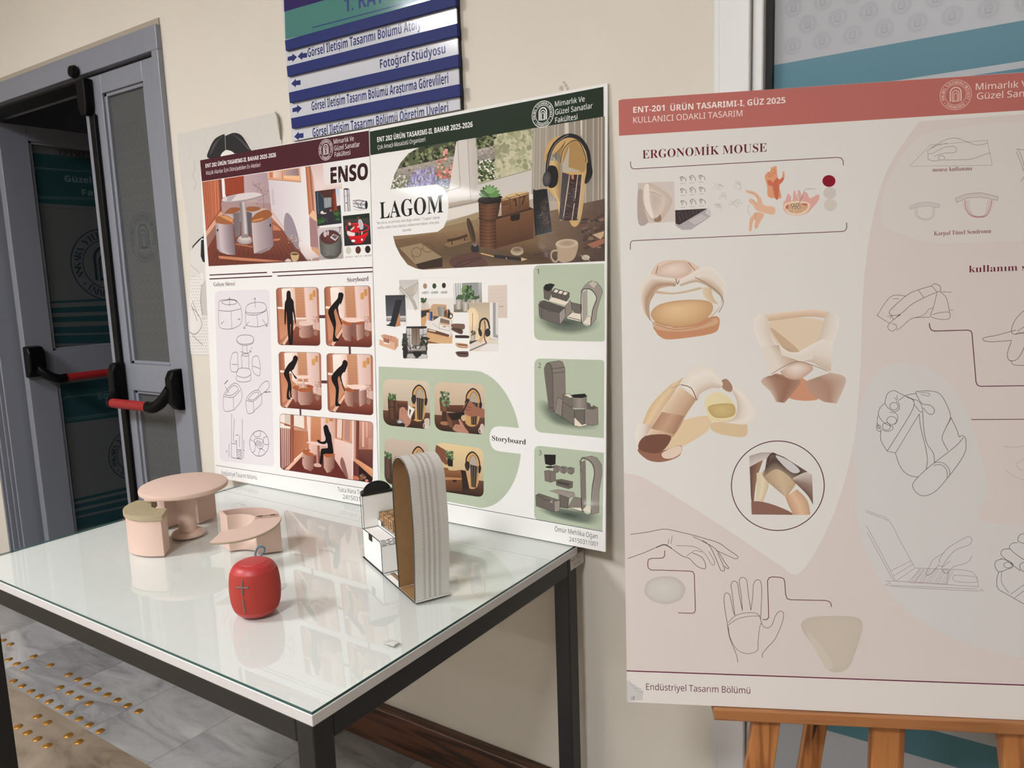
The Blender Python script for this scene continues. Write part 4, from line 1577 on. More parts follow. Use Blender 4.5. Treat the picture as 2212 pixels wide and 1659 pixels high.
P.clip_to([(468, 905), (850, 864), (874, 1310), (492, 1337)])
P.vgrad([(460, 905), (860, 864), (880, 1310), (490, 1340)], (64, 66, 60), (40, 38, 42))
P.poly([(468, 900), (850, 862), (850, 930), (468, 960)], (36, 46, 38))
P.smooth([(555, 1170), (700, 1190), (815, 1140), (810, 1190), (700, 1232), (580, 1215)], (206, 26, 34)); P.smooth([(575, 1210), (680, 1235), (785, 1215), (760, 1280), (690, 1304), (620, 1290)], (186, 24, 34))
P.smooth([(590, 1100), (640, 1020), (700, 1040), (690, 1120), (620, 1130)], (200, 28, 36))
P.ring(676, 1074, 162, 62, 2.2, (214, 34, 44)); P.ring(676, 1084, 160, 58, 1.0, (150, 20, 30))
P.lines([[(518, 1080), (545, 1180), (600, 1270)], [(836, 1070), (815, 1170), (770, 1260)], [(700, 1120), (712, 1290)]], 1.6, (206, 32, 40), 3)
P.smooth([(530, 985), (560, 972), (585, 1000), (572, 1040), (536, 1030)], (110, 54, 42)); P.ell(566, 1020, 18, 22, (214, 168, 148))
P.smooth([(530, 1050), (560, 1040), (575, 1090), (640, 1045), (630, 1085), (575, 1120), (535, 1110)], (50, 46, 52)); P.poly([(575, 1100), (635, 1050), (630, 1085), (585, 1118)], (226, 196, 180))
P.smooth([(538, 1120), (600, 1140), (640, 1150), (632, 1190), (560, 1190), (530, 1160)], (230, 214, 206))
P.ell(692, 942, 22, 28, (96, 66, 50)); P.smooth([(690, 968), (730, 958), (760, 1030), (755, 1090), (715, 1095), (695, 1030)], (206, 200, 206)); P.stripes([(690, 970), (725, 960), (758, 1080), (712, 1090)][::-1], 4, .6, (120, 118, 140))
P.poly([(672, 1060), (700, 1035), (705, 1050), (685, 1078)], (222, 178, 160)); P.poly([(735, 1130), (752, 1128), (752, 1160), (730, 1180)], (222, 190, 176)); P.ell(618, 1262, 28, 18, (232, 228, 226)); P.ell(742, 1245, 14, 16, (226, 214, 210))
P.clip = None
for x, y, c in ((550, 1400, (200, 196, 180)), (687, 1393, (88, 44, 42)), (825, 1384, (46, 34, 32))):
    P.ell(x, y, 39, 54, c)
P.text('#d9d5be', 502, 1507, 610, 1500, 24, (160, 120, 104), 'sans'); P.text('#8c6143', 638, 1498, 750, 1490, 24, (140, 92, 84)); P.text('#4c3b2f', 778, 1487, 882, 1480, 24, (96, 74, 70))
P.text('ENSO', 294, 435, 830, 375, 214, (52, 25, 24), 'heavy')
P.lines([[(270, 290), (330, 268)], [(410, 420), (455, 300)], [(486, 270), (520, 190)]], 1.1, WHITE)
# rules and headings
P.crop(*K4)
for a in (((300, 1511), (817, 1487)), ((300, 1546), (862, 1520)), ((864, 1486), (1772, 1442)), ((910, 1519), (1772, 1480))):
    P.line(a, 2.4, DR)
P.text('Gelişm Süreci', 338, 1612, 528, 1604, 36, (80, 44, 50), 'serif')
P.text('Storyboard', 1535, 1574, 1726, 1562, 42, (74, 38, 44), 'slab')
# sketch panel
P.crop(400, 580, 3.191)
P.rquad([(203, 156), (581, 142), (614, 1368), (240, 1325)], 34, (221, 217, 219))
SK = (52, 50, 60)
S = lambda *q: P.line(list(q), .95, SK, 4)
C_ = lambda *q: P.line(list(q), .95, SK, 4, True)
C_((232, 250), (240, 222), (300, 214), (350, 220), (385, 275), (388, 370), (350, 405), (300, 418), (240, 405), (230, 330)); C_((250, 232), (300, 216), (352, 224), (345, 244), (290, 250))
S((232, 288), (300, 295), (384, 278)); S((316, 293), (322, 415)); S((305, 258), (305, 205)); S((297, 215), (305, 202), (312, 213)); S((268, 362), (250, 382), (250, 370)); S((360, 350), (378, 352), (370, 344))
C_((416, 290), (430, 252), (480, 234), (540, 238), (560, 270), (540, 298), (480, 308), (430, 304)); S((416, 296), (430, 318), (500, 318), (558, 290)); S((416, 300), (418, 380), (440, 396), (500, 402), (560, 385), (573, 360), (560, 270))
S((496, 320), (500, 402)); S((484, 270), (480, 205)); S((474, 215), (480, 202), (486, 214)); S((438, 368), (405, 412)); S((532, 350), (566, 397)); S((404, 398), (404, 413), (418, 410)); S((552, 396), (566, 398), (564, 384))
C_((355, 488), (380, 462), (440, 460), (470, 476), (468, 508), (430, 520), (380, 518)); S((355, 492), (362, 512), (400, 530), (460, 520), (471, 490)); S((396, 530), (397, 588)); S((424, 530), (428, 585)); C_((388, 596), (410, 588), (438, 590), (436, 602), (410, 604)); S((388, 600), (392, 690)); S((438, 600), (438, 695)); S((380, 572), (420, 584), (458, 572)); S((456, 560), (458, 540)); S((442, 566), (450, 572), (446, 562))
C_((372, 690), (440, 692), (452, 730), (410, 752), (356, 735)); S((354, 740), (358, 775), (410, 782), (450, 770), (452, 730))
C_((328, 585), (358, 578), (362, 620), (362, 705), (318, 708), (310, 660), (318, 610)); S((318, 660), (362, 662)); C_((468, 612), (500, 604), (512, 640), (518, 700), (508, 740), (470, 715), (462, 660)); S((464, 672), (516, 690))
C_((265, 880), (300, 820), (348, 790), (386, 835), (388, 905), (350, 960), (332, 976), (270, 980)); S((265, 882), (330, 888), (380, 838)); S((332, 888), (335, 975)); S((276, 872), (310, 825), (342, 806), (366, 836), (320, 874), (276, 872)); S((276, 815), (304, 858)); S((268, 800), (292, 770)); S((274, 796), (296, 768))
C_((420, 910), (450, 860), (500, 838), (524, 870), (526, 930), (482, 975), (470, 992), (430, 996)); S((422, 910), (470, 916), (520, 870)); S((470, 916), (472, 990)); S((434, 904), (460, 868), (496, 852), (508, 872), (466, 906), (434, 904)); S((502, 838), (530, 795), (568, 776), (580, 815), (550, 850), (520, 872)); S((545, 850), (590, 852)); S((550, 856), (584, 848))
for q in ([(320, 1000), (318, 1300)], [(338, 1035), (332, 1190)], [(394, 1040), (392, 1312)], [(318, 1205), (350, 1210), (350, 1185), (354, 1185), (358, 1300)], [(318, 1302), (392, 1316)], [(376, 1152), (374, 1230)], [(348, 1150), (370, 1148)], [(302, 1208), (302, 1300)], [(404, 1180), (402, 1312)], [(358, 1250), (384, 1250), (384, 1308), (358, 1306), (358, 1250)], [(362, 1270), (382, 1254)], [(362, 1290), (384, 1270)], [(364, 1304), (384, 1288)], [(336, 1190), (342, 1196)], [(282, 1262), (288, 1256), (286, 1270)], [(408, 1250), (402, 1258)]):
    P.line(q, 1.0, SK)
P.ring(510, 1206, 66, 88, 1.1, SK); S((474, 1130), (480, 1158), (516, 1155), (518, 1122)); S((566, 1158), (540, 1170), (545, 1210), (574, 1212)); S((548, 1262), (520, 1240), (505, 1290)); S((446, 1178), (480, 1200), (480, 1255), (462, 1268)); C_((476, 1182), (500, 1172), (535, 1185), (530, 1240), (500, 1235))
for k in range(6):
    P.line([(484 + k * 7, 1215 + k * 4), (496 + k * 7, 1180 + k * 3)], 1.0, SK)
# storyboard
P.crop(590, 610, 5.530)
BRN = (88, 52, 58)
for q in ([(548, 390), (625, 390), (626, 428), (549, 428)], [(902, 760), (928, 762), (930, 866), (904, 862)], [(572, 1170), (650, 1172), (650, 1208), (574, 1206)], [(314, 1500), (336, 1502), (338, 1600), (318, 1596)]):
    P.poly(q, BRN)


def story_room(q):
    """shared balcony backdrop of the storyboard pictures in the unit square"""
    P.M = None
    P.clip_to(P.rr(q, 46))
    P.unit(q)
    P.vgrad([(0, 0), (1, 0), (1, 1), (0, 1)], (230, 200, 184), (176, 122, 100))
    P.hgrad([(0, 0), (.16, 0), (.2, .9), (0, 1)], (150, 90, 68), (190, 130, 100))
    P.vgrad([(.13, .02), (.3, .02), (.3, .36), (.14, .38)], (240, 228, 218), (232, 214, 200))
    P.poly([(.02, .33), (.42, .35), (.42, .375), (.02, .37)], (240, 222, 208))
    P.vgrad([(.03, .38), (.42, .38), (.42, .66), (.06, .92)], (186, 124, 92), (206, 146, 112))
    P.stripes([(.04, .38), (.42, .38), (.42, .7), (.06, .92)], 9, .6, (160, 96, 70))
    P.hgrad([(.3, 0), (.42, 0), (.42, .58), (.3, .5)], (238, 220, 210), (226, 196, 180))
    P.vgrad([(.44, 0), (.66, 0), (.67, .52), (.46, .52)], (196, 146, 112), (184, 128, 96))
    for k in range(9):
        P.line([(.45, .05 + k * .05), (.66, .05 + k * .05)], .5, (172, 118, 88))
    P.poly([(.43, .52), (.69, .52), (.69, .55), (.43, .55)], (236, 214, 200))
    P.hgrad([(.68, 0), (1, 0), (1, .75), (.7, .65)], (226, 200, 192), (206, 170, 156))
    P.poly([(.78, .12), (.86, .1), (.86, .22), (.78, .22)], (206, 150, 84)); P.poly([(.86, .06), (.93, .05), (.93, .16), (.87, .17)], (196, 140, 84))
    P.poly([(.95, 0), (1, 0), (1, .6), (.96, .6)], (176, 116, 90))
    P.vgrad([(.36, .66), (1, .74), (1, 1), (.08, 1)], (140, 82, 62), (98, 46, 38))
    P.poly([(.1, .98), (.4, .64), (.43, .68), (.16, 1)], (222, 178, 152))
    P.lines([[(.9, .76), (.9, .6), (.84, .54)], [(.9, .62), (.95, .53)], [(.9, .66), (.86, .62)], [(.9, .6), (.9, .52)]], .5, (120, 80, 66))
    P.dots([(.8, .5), (.98, .5), (.97, .6), (.84, .6)], 25, .006, .012, [(150, 110, 90), (190, 150, 128)], 3)
    P.ell(.9, .78, .05, .05, (150, 114, 96))
    P.M = None


def tub(pts_l, pts_r, seat=None, top=None):
    P.bands(pts_l, pts_r, [(196, 158, 142), (176, 136, 122), (150, 110, 98), (126, 86, 78)])
    if seat:
        P.smooth(seat, (166, 92, 54), 3)
    if top:
        P.smooth(top, (222, 192, 180), 4)


BLK = (28, 22, 23)
q = [(35, 66), (541, 58), (563, 757), (58, 746)]
story_room(q)
tub([(310, 510), (312, 640), (340, 664)], [(474, 505), (478, 630), (450, 660)], None, [(308, 488), (340, 462), (440, 464), (476, 492), (440, 514), (340, 518)])
P.ell(318, 556, 5, 8, BLK); P.ell(466, 548, 5, 8, BLK)
P.smooth([(184, 98), (207, 115), (215, 180), (244, 225), (250, 290), (274, 480), (264, 488), (235, 345), (240, 480), (238, 600), (230, 745), (192, 745), (172, 560), (158, 345), (152, 490), (136, 480), (138, 260), (158, 200), (162, 120)], BLK, 4)
P.poly([(204, 500), (214, 500), (208, 660)], (176, 120, 96))
q = [(609, 52), (1161, 40), (1182, 776), (634, 757)]
story_room(q)
tub([(824, 500), (826, 640), (860, 690)], [(930, 510), (934, 640), (932, 706)]); P.poly([(928, 480), (1000, 480), (996, 690), (934, 620)], (130, 90, 80)); tub([(992, 500), (996, 620), (1004, 698)], [(1092, 480), (1096, 600), (1088, 660)])
P.smooth([(820, 478), (860, 455), (930, 480), (930, 514), (870, 508)], (170, 94, 54), 3); P.smooth([(990, 480), (1088, 466), (1088, 492), (994, 506)], (160, 92, 58), 3)
P.smooth([(840, 440), (900, 424), (1020, 424), (1086, 446), (1040, 470), (900, 476)], (230, 202, 190), 4)
P.smooth([(812, 120), (840, 140), (832, 200), (805, 270), (800, 250), (775, 310), (790, 390), (826, 500), (812, 496), (765, 360), (748, 316), (728, 350), (740, 420), (752, 500), (742, 640), (782, 680), (770, 700), (716, 700), (722, 560), (706, 500), (666, 400), (662, 330), (720, 250), (770, 190), (782, 130)], BLK, 4)
q = [(66, 830), (571, 840), (580, 1532), (88, 1492)]
story_room(q)
P.bands([(345, 1150), (346, 1265)], [(370, 1150), (374, 1265)], [(196, 160, 146), (226, 196, 182), (150, 110, 98)]); P.smooth([(262, 1128), (300, 1110), (420, 1112), (452, 1130), (400, 1150), (300, 1150)], (230, 202, 190), 4)
tub([(230, 1270), (236, 1380), (268, 1432)], [(300, 1270), (300, 1400), (280, 1434)], [(230, 1262), (250, 1236), (308, 1238), (306, 1262), (270, 1284)])
P.smooth([(386, 1240), (430, 1222), (478, 1240), (474, 1262), (430, 1262)], (150, 84, 52), 3)
tub([(296, 1290), (298, 1420), (330, 1466)], [(476, 1270), (478, 1410), (446, 1464)], [(296, 1280), (330, 1262), (440, 1262), (480, 1272), (440, 1304), (330, 1308)])
P.ell(404, 1352, 6, 8, (150, 90, 66))
P.smooth([(268, 872), (296, 900), (286, 950), (270, 985), (244, 1040), (226, 1050), (240, 1090), (285, 1142), (262, 1146), (215, 1066), (192, 1080), (205, 1160), (220, 1240), (216, 1330), (226, 1372), (206, 1366), (196, 1290), (190, 1360), (212, 1394), (166, 1390), (166, 1300), (176, 1210), (132, 1110), (134, 1060), (180, 980), (230, 930), (242, 890)], BLK, 4)
q = [(638, 848), (1190, 862), (1196, 1588), (655, 1543)]
story_room(q)
tub([(852, 1295), (856, 1420), (890, 1475)], [(962, 1305), (966, 1420), (962, 1490)]); P.poly([(958, 1270), (1030, 1280), (1026, 1470), (966, 1410)], (126, 88, 78)); tub([(1024, 1300), (1026, 1410), (1034, 1486)], [(1116, 1280), (1120, 1390), (1110, 1448)])
P.smooth([(852, 1280), (890, 1258), (964, 1286), (962, 1312), (890, 1304)], (160, 90, 54), 3)
P.smooth([(912, 1246), (950, 1222), (1060, 1224), (1114, 1248), (1060, 1274), (950, 1274)], (232, 206, 194), 4)
P.smooth([(862, 926), (890, 956), (882, 1010), (852, 1080), (846, 1070), (816, 1120), (830, 1200), (858, 1290), (846, 1290), (806, 1170), (790, 1120), (772, 1160), (786, 1260), (782, 1360), (776, 1430), (812, 1466), (790, 1476), (744, 1470), (748, 1330), (744, 1260), (700, 1170), (704, 1110), (770, 1030), (820, 985), (834, 940)], BLK, 4)
P.clip = None
for q in ([(35, 66), (541, 58), (563, 757), (58, 746)], [(609, 52), (1161, 40), (1182, 776), (634, 757)], [(66, 830), (571, 840), (580, 1532), (88, 1492)], [(638, 848), (1190, 862), (1196, 1588), (655, 1543)]):
    P.line(P.rr(q, 46), .7, (92, 60, 58), closed=True)
# wide picture at the bottom
P.crop(590, 880, 9.617)
q = [(140, 128), (2078, 304), (2066, 1568), (150, 1284)]
P.clip_to(P.rr(q, 86))
P.vgrad(q, (214, 168, 144), (112, 58, 48))
P.poly([(140, 128), (360, 148), (360, 440), (140, 420)], (230, 220, 208)); P.stripes([(240, 140), (360, 150), (360, 340), (240, 350)], 7, .9, (150, 110, 92)); P.poly([(230, 340), (390, 370), (385, 405), (232, 370)], (110, 56, 46))
P.stripes([(140, 430), (370, 455), (370, 1150), (150, 1290)], 6, 2.6, (120, 62, 50)); P.stripes([(165, 430), (385, 455), (385, 1150), (172, 1290)], 6, 1.6, (236, 214, 200))
P.hgrad([(360, 148), (432, 154), (430, 1175), (360, 1200)], (160, 96, 74), (134, 74, 58))
P.poly([(432, 156), (700, 180), (705, 470), (432, 380)], (228, 218, 204)); P.line([(140, 310), (690, 465)], 2.0, (176, 112, 88)); P.poly([(640, 175), (700, 180), (700, 470), (648, 450)], (196, 134, 106))
P.hgrad([(432, 470), (720, 500), (740, 820), (440, 1080)], (170, 104, 74), (196, 128, 92)); P.stripes([(432, 470), (720, 500), (740, 820), (440, 1080)], 14, .5, (140, 80, 58))
P.hgrad([(700, 180), (786, 190), (780, 720), (740, 720)], (236, 216, 206), (222, 190, 176))
P.vgrad([(786, 192), (992, 212), (1000, 720), (780, 700)], (206, 146, 104), (186, 118, 84))
for k in range(12):
    P.line([(786, 230 + k * 40), (996, 240 + k * 40)], .5, (170, 106, 76))
P.hgrad([(992, 212), (1270, 236), (1270, 960), (1000, 760)], (226, 196, 188), (206, 166, 152))
P.poly([(1090, 226), (1150, 232), (1150, 330), (1090, 330)], (212, 156, 84)); P.poly([(1160, 232), (1246, 238), (1246, 290), (1170, 290)], (190, 122, 84))
P.poly([(1270, 236), (1640, 268), (1620, 760), (1270, 640)], (206, 152, 122)); P.poly([(1340, 245), (1440, 252), (1430, 650), (1330, 620)], (226, 200, 186)); P.poly([(1490, 262), (1600, 272), (1590, 720), (1480, 670)], (176, 132, 120)); P.line([(1446, 250), (1430, 680)], 2, (110, 58, 46)); P.line([(1310, 240), (1310, 640)], 2, (136, 76, 58))
P.poly([(1270, 640), (1640, 760), (1660, 1500), (1540, 1480), (1270, 1060)], [(226, 196, 184), (222, 200, 190), (206, 176, 166), (206, 160, 140), (220, 180, 166)])
P.hgrad([(1640, 268), (1690, 274), (1680, 1500), (1640, 1500)], (232, 216, 212), (206, 174, 166))
P.hgrad([(1690, 274), (1790, 284), (1780, 1090), (1690, 1100)], (150, 90, 68), (90, 46, 40)); P.line([(1712, 280), (1700, 1090)], 2.2, (222, 170, 138))
P.vgrad([(1790, 284), (2090, 310), (2090, 880), (1790, 870)], (196, 146, 128), (168, 112, 98)); P.poly([(1850, 300), (1890, 304), (1890, 820), (1850, 820)], (222, 178, 158)); P.poly([(1940, 310), (1956, 312), (1956, 620), (1940, 620)], (226, 190, 172)); P.vgrad([(1780, 870), (2090, 880), (2090, 1290), (1780, 1090)], (110, 66, 56), (82, 42, 38)); P.stripes([(1980, 640), (2070, 640), (2070, 870), (1980, 860)], 4, .8, (222, 180, 160))
P.hgrad([(1670, 1105), (1720, 1070), (2080, 1290), (2080, 1470)], (196, 134, 98), (226, 164, 116)); P.poly([(1665, 1110), (1780, 1200), (1780, 1420), (1665, 1420)], (96, 50, 48)); P.poly([(1780, 1200), (2080, 1470), (2080, 1580), (1780, 1540)], (40, 24, 22)); P.poly([(1655, 1420), (1800, 1440), (1790, 1510), (1655, 1495)], (190, 112, 80))
P.poly([(330, 1300), (600, 1010), (1270, 1060), (1560, 1500)], (98, 42, 36)); P.poly([(600, 1010), (1270, 1000), (1290, 1090), (620, 1160)], (122, 60, 46))
P.poly([(240, 1290), (690, 860), (720, 900), (330, 1300)], (222, 176, 150)); P.poly([(430, 1080), (690, 855), (700, 880), (440, 1130)], (236, 200, 176))
P.smooth([(1430, 1035), (1480, 1120), (1530, 1300), (1560, 1470), (1500, 1420), (1410, 1230), (1396, 1110)], (134, 92, 86))
P.dots([(1770, 1400), (1860, 1370), (1930, 1420), (1900, 1500), (1790, 1490)], 60, 14, 30, [(120, 84, 66), (84, 56, 46), (150, 112, 90)], 6); P.ell(1945, 1520, 34, 26, (206, 132, 110))
P.bands([(745, 760), (745, 980)], [(1130, 800), (900, 980)], [(226, 190, 176), (206, 160, 146)])
tub([(608, 940), (606, 1180), (650, 1270)], [(842, 990), (840, 1270), (790, 1330)], [(612, 925), (640, 880), (760, 872), (770, 910), (740, 920), (845, 968), (790, 1015), (680, 990)]); P.ell(626, 1050, 9, 14, BLK)
tub([(1050, 1000), (1055, 1250), (1120, 1360)], [(1282, 1000), (1270, 1250), (1200, 1340)], [(1050, 985), (1080, 962), (1262, 960), (1282, 990), (1200, 1030), (1110, 1040)])
P.bands([(905, 790), (905, 1200)], [(966, 795), (966, 1200)], [(206, 164, 150), (150, 100, 88), (106, 62, 56)]); P.smooth([(845, 1190), (880, 1160), (980, 1170), (1004, 1210), (980, 1240), (870, 1230)], (206, 168, 154), 3)
P.smooth([(710, 716), (800, 705), (1000, 740), (1140, 775), (1130, 800), (960, 790), (720, 745)], (226, 194, 184), 4)
P.smooth([(1090, 360), (1135, 385), (1165, 480), (1205, 570), (1222, 700), (1250, 880), (1240, 960), (1060, 968), (1040, 1050), (1010, 1190), (962, 1150), (980, 1060), (990, 920), (1010, 858), (1130, 842), (1118, 735), (1070, 765), (960, 745), (915, 690), (935, 670), (965, 680), (985, 710), (1070, 700), (1090, 640), (1068, 560), (1052, 470), (1048, 400)], (20, 16, 17), 4)
P.clip = None
P.line(P.rr(q, 86), .8, (92, 62, 60), closed=True)
# foot of the sheet
P.crop(400, 580, 3.191)
P.line([(212, 1357), (1305, 1526)], .9, (70, 40, 48))
P.text('Endüstriyel Tasarım Bölümü', 254, 1423, 495, 1455, 27, (70, 60, 66), 'sans')
P.text('Tulca Rana Toraman', 1052, 1536, 1294, 1571, 29, (66, 56, 62), 'sans')
P.text('24150311029', 1088, 1587, 1285, 1618, 29, (66, 56, 62), 'sans')
P.build('printed_sheet', M_print, red_poster)
# ------------------------------------------------------------------ poster with the dark green heading (right on the desk)
P = Print((-1.4605, 1.4755, TZ + .0004), (1, 0, 0), LEAN)
green_poster = poster_board('poster_board', 'white poster with dark green heading behind the card organiser', P.O, P.a, P.up, 0.698, PH)
sheet(P, 0.698, PH)
DG = (25, 42, 27)
K6 = (790, 170, 3.858)
P.crop(*K6)
# big desk photograph: drawn whole, then trimmed by the white shapes laid over it
P.clip_to([(180, 560), (1993, 260), (1993, 1522), (180, 1610)])
P.vgrad([(200, 620), (1993, 314), (1993, 1520), (200, 1600)], (200, 194, 182), (150, 128, 102))
GR = [(58, 66, 42), (84, 96, 58), (116, 124, 84), (40, 48, 32), (138, 142, 104)]
P.vgrad([(200, 600), (756, 500), (772, 908), (200, 960)], (74, 80, 54), (126, 128, 104))
P.dots([(300, 600), (755, 510), (755, 640), (280, 760)], 240, 8, 24, GR, 11)
P.lines([[(330, 610), (325, 720)], [(480, 570), (488, 660)], [(400, 600), (402, 650)]], 2.2, (52, 44, 36))
P.vgrad([(265, 752), (755, 640), (758, 760), (240, 860)], (168, 160, 148), (132, 126, 116))
P.dots([(262, 752), (755, 645), (758, 758), (245, 850)], 190, 6, 13, [(186, 178, 166), (120, 114, 104), (150, 142, 130), (98, 92, 84)], 12, .5, -.2)
P.dots([(210, 860), (760, 740), (770, 905), (210, 940)], 420, 5, 13, [(92, 104, 66), (64, 78, 50), (120, 130, 92), (150, 152, 130)], 13)
P.dots([(400, 770), (560, 740), (600, 880), (340, 910)], 420, 3, 9, [(148, 140, 182), (170, 164, 200), (128, 120, 160), (190, 186, 214)], 14, 2.6, .1)
P.dots([(590, 840), (770, 830), (770, 905), (600, 900)], 200, 4, 10, [(140, 146, 176), (168, 172, 196), (112, 120, 140)], 15)
P.dots([(215, 810), (340, 800), (340, 915), (212, 930)], 130, 4, 9, [(226, 222, 218), (206, 200, 196), (110, 124, 84)], 16)
P.dots([(590, 590), (755, 560), (760, 830), (600, 830)], 60, 9, 19, [(214, 140, 130), (226, 166, 152), (196, 116, 108), (120, 128, 84)], 17)
P.hgrad([(756, 524), (930, 488), (942, 1000), (680, 1030)], (214, 209, 200), (186, 180, 170))
P.poly([(680, 945), (795, 905), (770, 520), (850, 505), (880, 1000), (680, 1040)], (206, 201, 192))
P.lines([[(765, 522), (790, 905), (650, 945)], [(850, 505), (874, 1000)], [(925, 490), (942, 880)]], 1.2, (128, 122, 112))
P.vgrad([(926, 492), (1386, 414), (1376, 756), (942, 876)], (150, 150, 118), (176, 174, 142))
P.dots([(926, 492), (1076, 468), (1076, 560), (930, 590)], 110, 8, 20, GR, 21)
P.vgrad([(930, 590), (1080, 556), (1080, 690), (938, 700)], (166, 158, 146), (124, 118, 108))
P.dots([(930, 590), (1080, 556), (1080, 690), (938, 700)], 70, 6, 13, [(186, 178, 166), (118, 112, 102)], 22, .5, -.2)
P.dots([(938, 690), (1080, 670), (1085, 830), (944, 860)], 220, 5, 13, [(64, 82, 46), (90, 108, 62), (224, 222, 214), (48, 60, 36)], 23)
P.dots([(1085, 470), (1386, 420), (1376, 750), (1090, 830)], 300, 14, 34, [(164, 164, 130), (186, 184, 150), (146, 148, 114), (198, 194, 164)], 24)
P.poly([(942, 876), (1376, 756), (1390, 780), (1390, 980), (900, 1010), (880, 990)], (200, 195, 186))
P.lines([[(942, 880), (1378, 758)], [(1395, 414), (1388, 980)], [(690, 1075), (940, 1020)]], 1.4, (132, 126, 116))
P.hgrad([(1396, 412), (1993, 314), (1993, 1060), (1380, 1000)], (166, 158, 144), (128, 118, 104))
P.stripes([(1400, 411), (1993, 314), (1993, 1060), (1390, 1000)], 34, 1.6, (150, 141, 126), .9, 31)
P.stripes([(1400, 411), (1993, 314), (1993, 1060), (1390, 1000)], 13, 3.0, (176, 168, 154), .9, 32)
P.poly([(1660, 366), (1690, 362), (1694, 480), (1662, 480)], (206, 200, 186)); P.poly([(1790, 344), (1806, 341), (1806, 480), (1792, 470)], (210, 204, 192))
P.poly([(690, 1085), (1000, 1020), (1400, 960), (1400, 1000), (650, 1190)], (216, 211, 201)); P.poly([(560, 1240), (940, 1110), (940, 1175), (600, 1272)], (156, 138, 106)); P.poly([(225, 1310), (620, 1240), (940, 1170), (945, 1240), (230, 1350)], (138, 116, 86))
P.poly([(220, 1345), (945, 1232), (1993, 1000), (1993, 1520), (400, 1600), (260, 1450)], [(116, 92, 68), (146, 118, 86), (84, 62, 48), (62, 46, 36), (126, 100, 74), (100, 80, 60)])
for k in range(20):
    P.line([(240 + k * 80, 1360 - k * 14), (420 + k * 95, 1580 - k * 4)], .5, (96, 74, 54))
# scatter of white crinkles is the gloss of the sheet; objects of the photograph follow
P.bands([(940, 1010), (946, 1160), (952, 1400)], [(1130, 1010), (1100, 1160), (1092, 1420)], [(70, 44, 30), (112, 74, 50), (62, 38, 28)])
P.stripes([(944, 1030), (1090, 1020), (1090, 1400), (956, 1390)], 12, .6, (52, 32, 24))
for k in range(13):
    P.line([(944, 1040 + k * 28), (1020, 1048 + k * 28), (1088, 1040 + k * 28)], .5, (140, 98, 66), 3)
P.line([(938, 1160), (1010, 1186), (1100, 1176)], 1.6, (44, 28, 22), 3)
P.smooth([(938, 1008), (975, 985), (1100, 975), (1140, 985), (1120, 1010), (1000, 1020)], (34, 32, 32))
P.smooth([(940, 1010), (1000, 1022), (1130, 1005), (1128, 1032), (1000, 1048), (944, 1030)], (28, 26, 26))
for a in np.linspace(-2.9, -.2, 9):
    P.smooth([(1030, 985), (1030 + 60 * math.cos(a - .25), 985 + 66 * math.sin(a - .25)), (1035 + 96 * math.cos(a), 985 + 104 * math.sin(a)), (1030 + 60 * math.cos(a + .25), 985 + 66 * math.sin(a + .25))], [(74, 116, 62), (96, 138, 80), (58, 92, 50)][int(a * 10) % 3], 4)
for a in np.linspace(-2.6, -.5, 5):
    P.smooth([(1035, 960), (1035 + 34 * math.cos(a - .3), 955 + 40 * math.sin(a - .3)), (1035 + 60 * math.cos(a), 955 + 64 * math.sin(a)), (1035 + 34 * math.cos(a + .3), 955 + 40 * math.sin(a + .3))], (124, 164, 104), 4)
P.vgrad([(1085, 1170), (1400, 1085), (1400, 1330), (1092, 1412)], (112, 78, 52), (82, 54, 38)); P.poly([(1100, 1150), (1370, 1070), (1400, 1085), (1090, 1172)], (58, 38, 28))
P.poly([(1208, 1140), (1286, 1120), (1286, 1166), (1272, 1180), (1222, 1188), (1208, 1180)], (28, 24, 24))
P.vgrad([(1128, 1010), (1360, 945), (1366, 1080), (1135, 1150)], (128, 90, 58), (92, 60, 42)); P.poly([(1128, 1000), (1200, 960), (1352, 938), (1362, 955), (1290, 980), (1140, 1015)], (206, 176, 128))
P.lines([[(1204, 985), (1208, 1100)], [(1282, 968), (1286, 1078)], [(1130, 1058), (1204, 1038)], [(1128, 1010), (1362, 950)], [(1170, 985), (1200, 1000)], [(1250, 960), (1285, 975)]], 1.2, (52, 32, 24))
P.text('17', 1232, 1070, 1340, 1040, 66, (40, 26, 20), 'sans'); P.text('MART', 1138, 1048, 1196, 1034, 20, (52, 34, 26), 'sans')
P.smooth([(1395, 950), (1420, 930), (1500, 920), (1515, 945), (1550, 1255), (1540, 1285), (1430, 1310), (1412, 1280)], (30, 29, 31), 4); P.poly([(1455, 1030), (1500, 1010), (1530, 1230), (1480, 1230)], (56, 42, 36)); P.line([(1420, 1310), (1575, 1275)], 1.6, (120, 112, 104))
# headphone stand with headphones and books
P.bands([(1500, 680), (1500, 900), (1590, 1000), (1620, 1180)], [(1620, 690), (1625, 900), (1630, 1050), (1640, 1180)], [(186, 152, 98), (210, 180, 124), (150, 118, 76)])
P.smooth([(1490, 690), (1510, 560), (1580, 490), (1700, 475), (1800, 540), (1850, 680), (1840, 800), (1790, 1180), (1700, 1190), (1640, 760), (1625, 640), (1560, 620)], (196, 160, 104), 5)
P.smooth([(1640, 760), (1660, 600), (1740, 520), (1810, 600), (1835, 720), (1810, 780), (1700, 740)], (166, 132, 82), 5)
P.poly([(1640, 720), (1700, 560), (1690, 740), (1800, 770), (1640, 780)], (178, 170, 154))
for k in range(14):
    P.line([(1560 + k * 7, 640 - k * 7), (1612 + k * 4, 690 - k * 13)], 1.3, (58, 42, 30))
    P.line([(1496 + k * 5, 655 - k * 9), (1516 + k * 5, 640 - k * 9)], .8, (120, 92, 58))
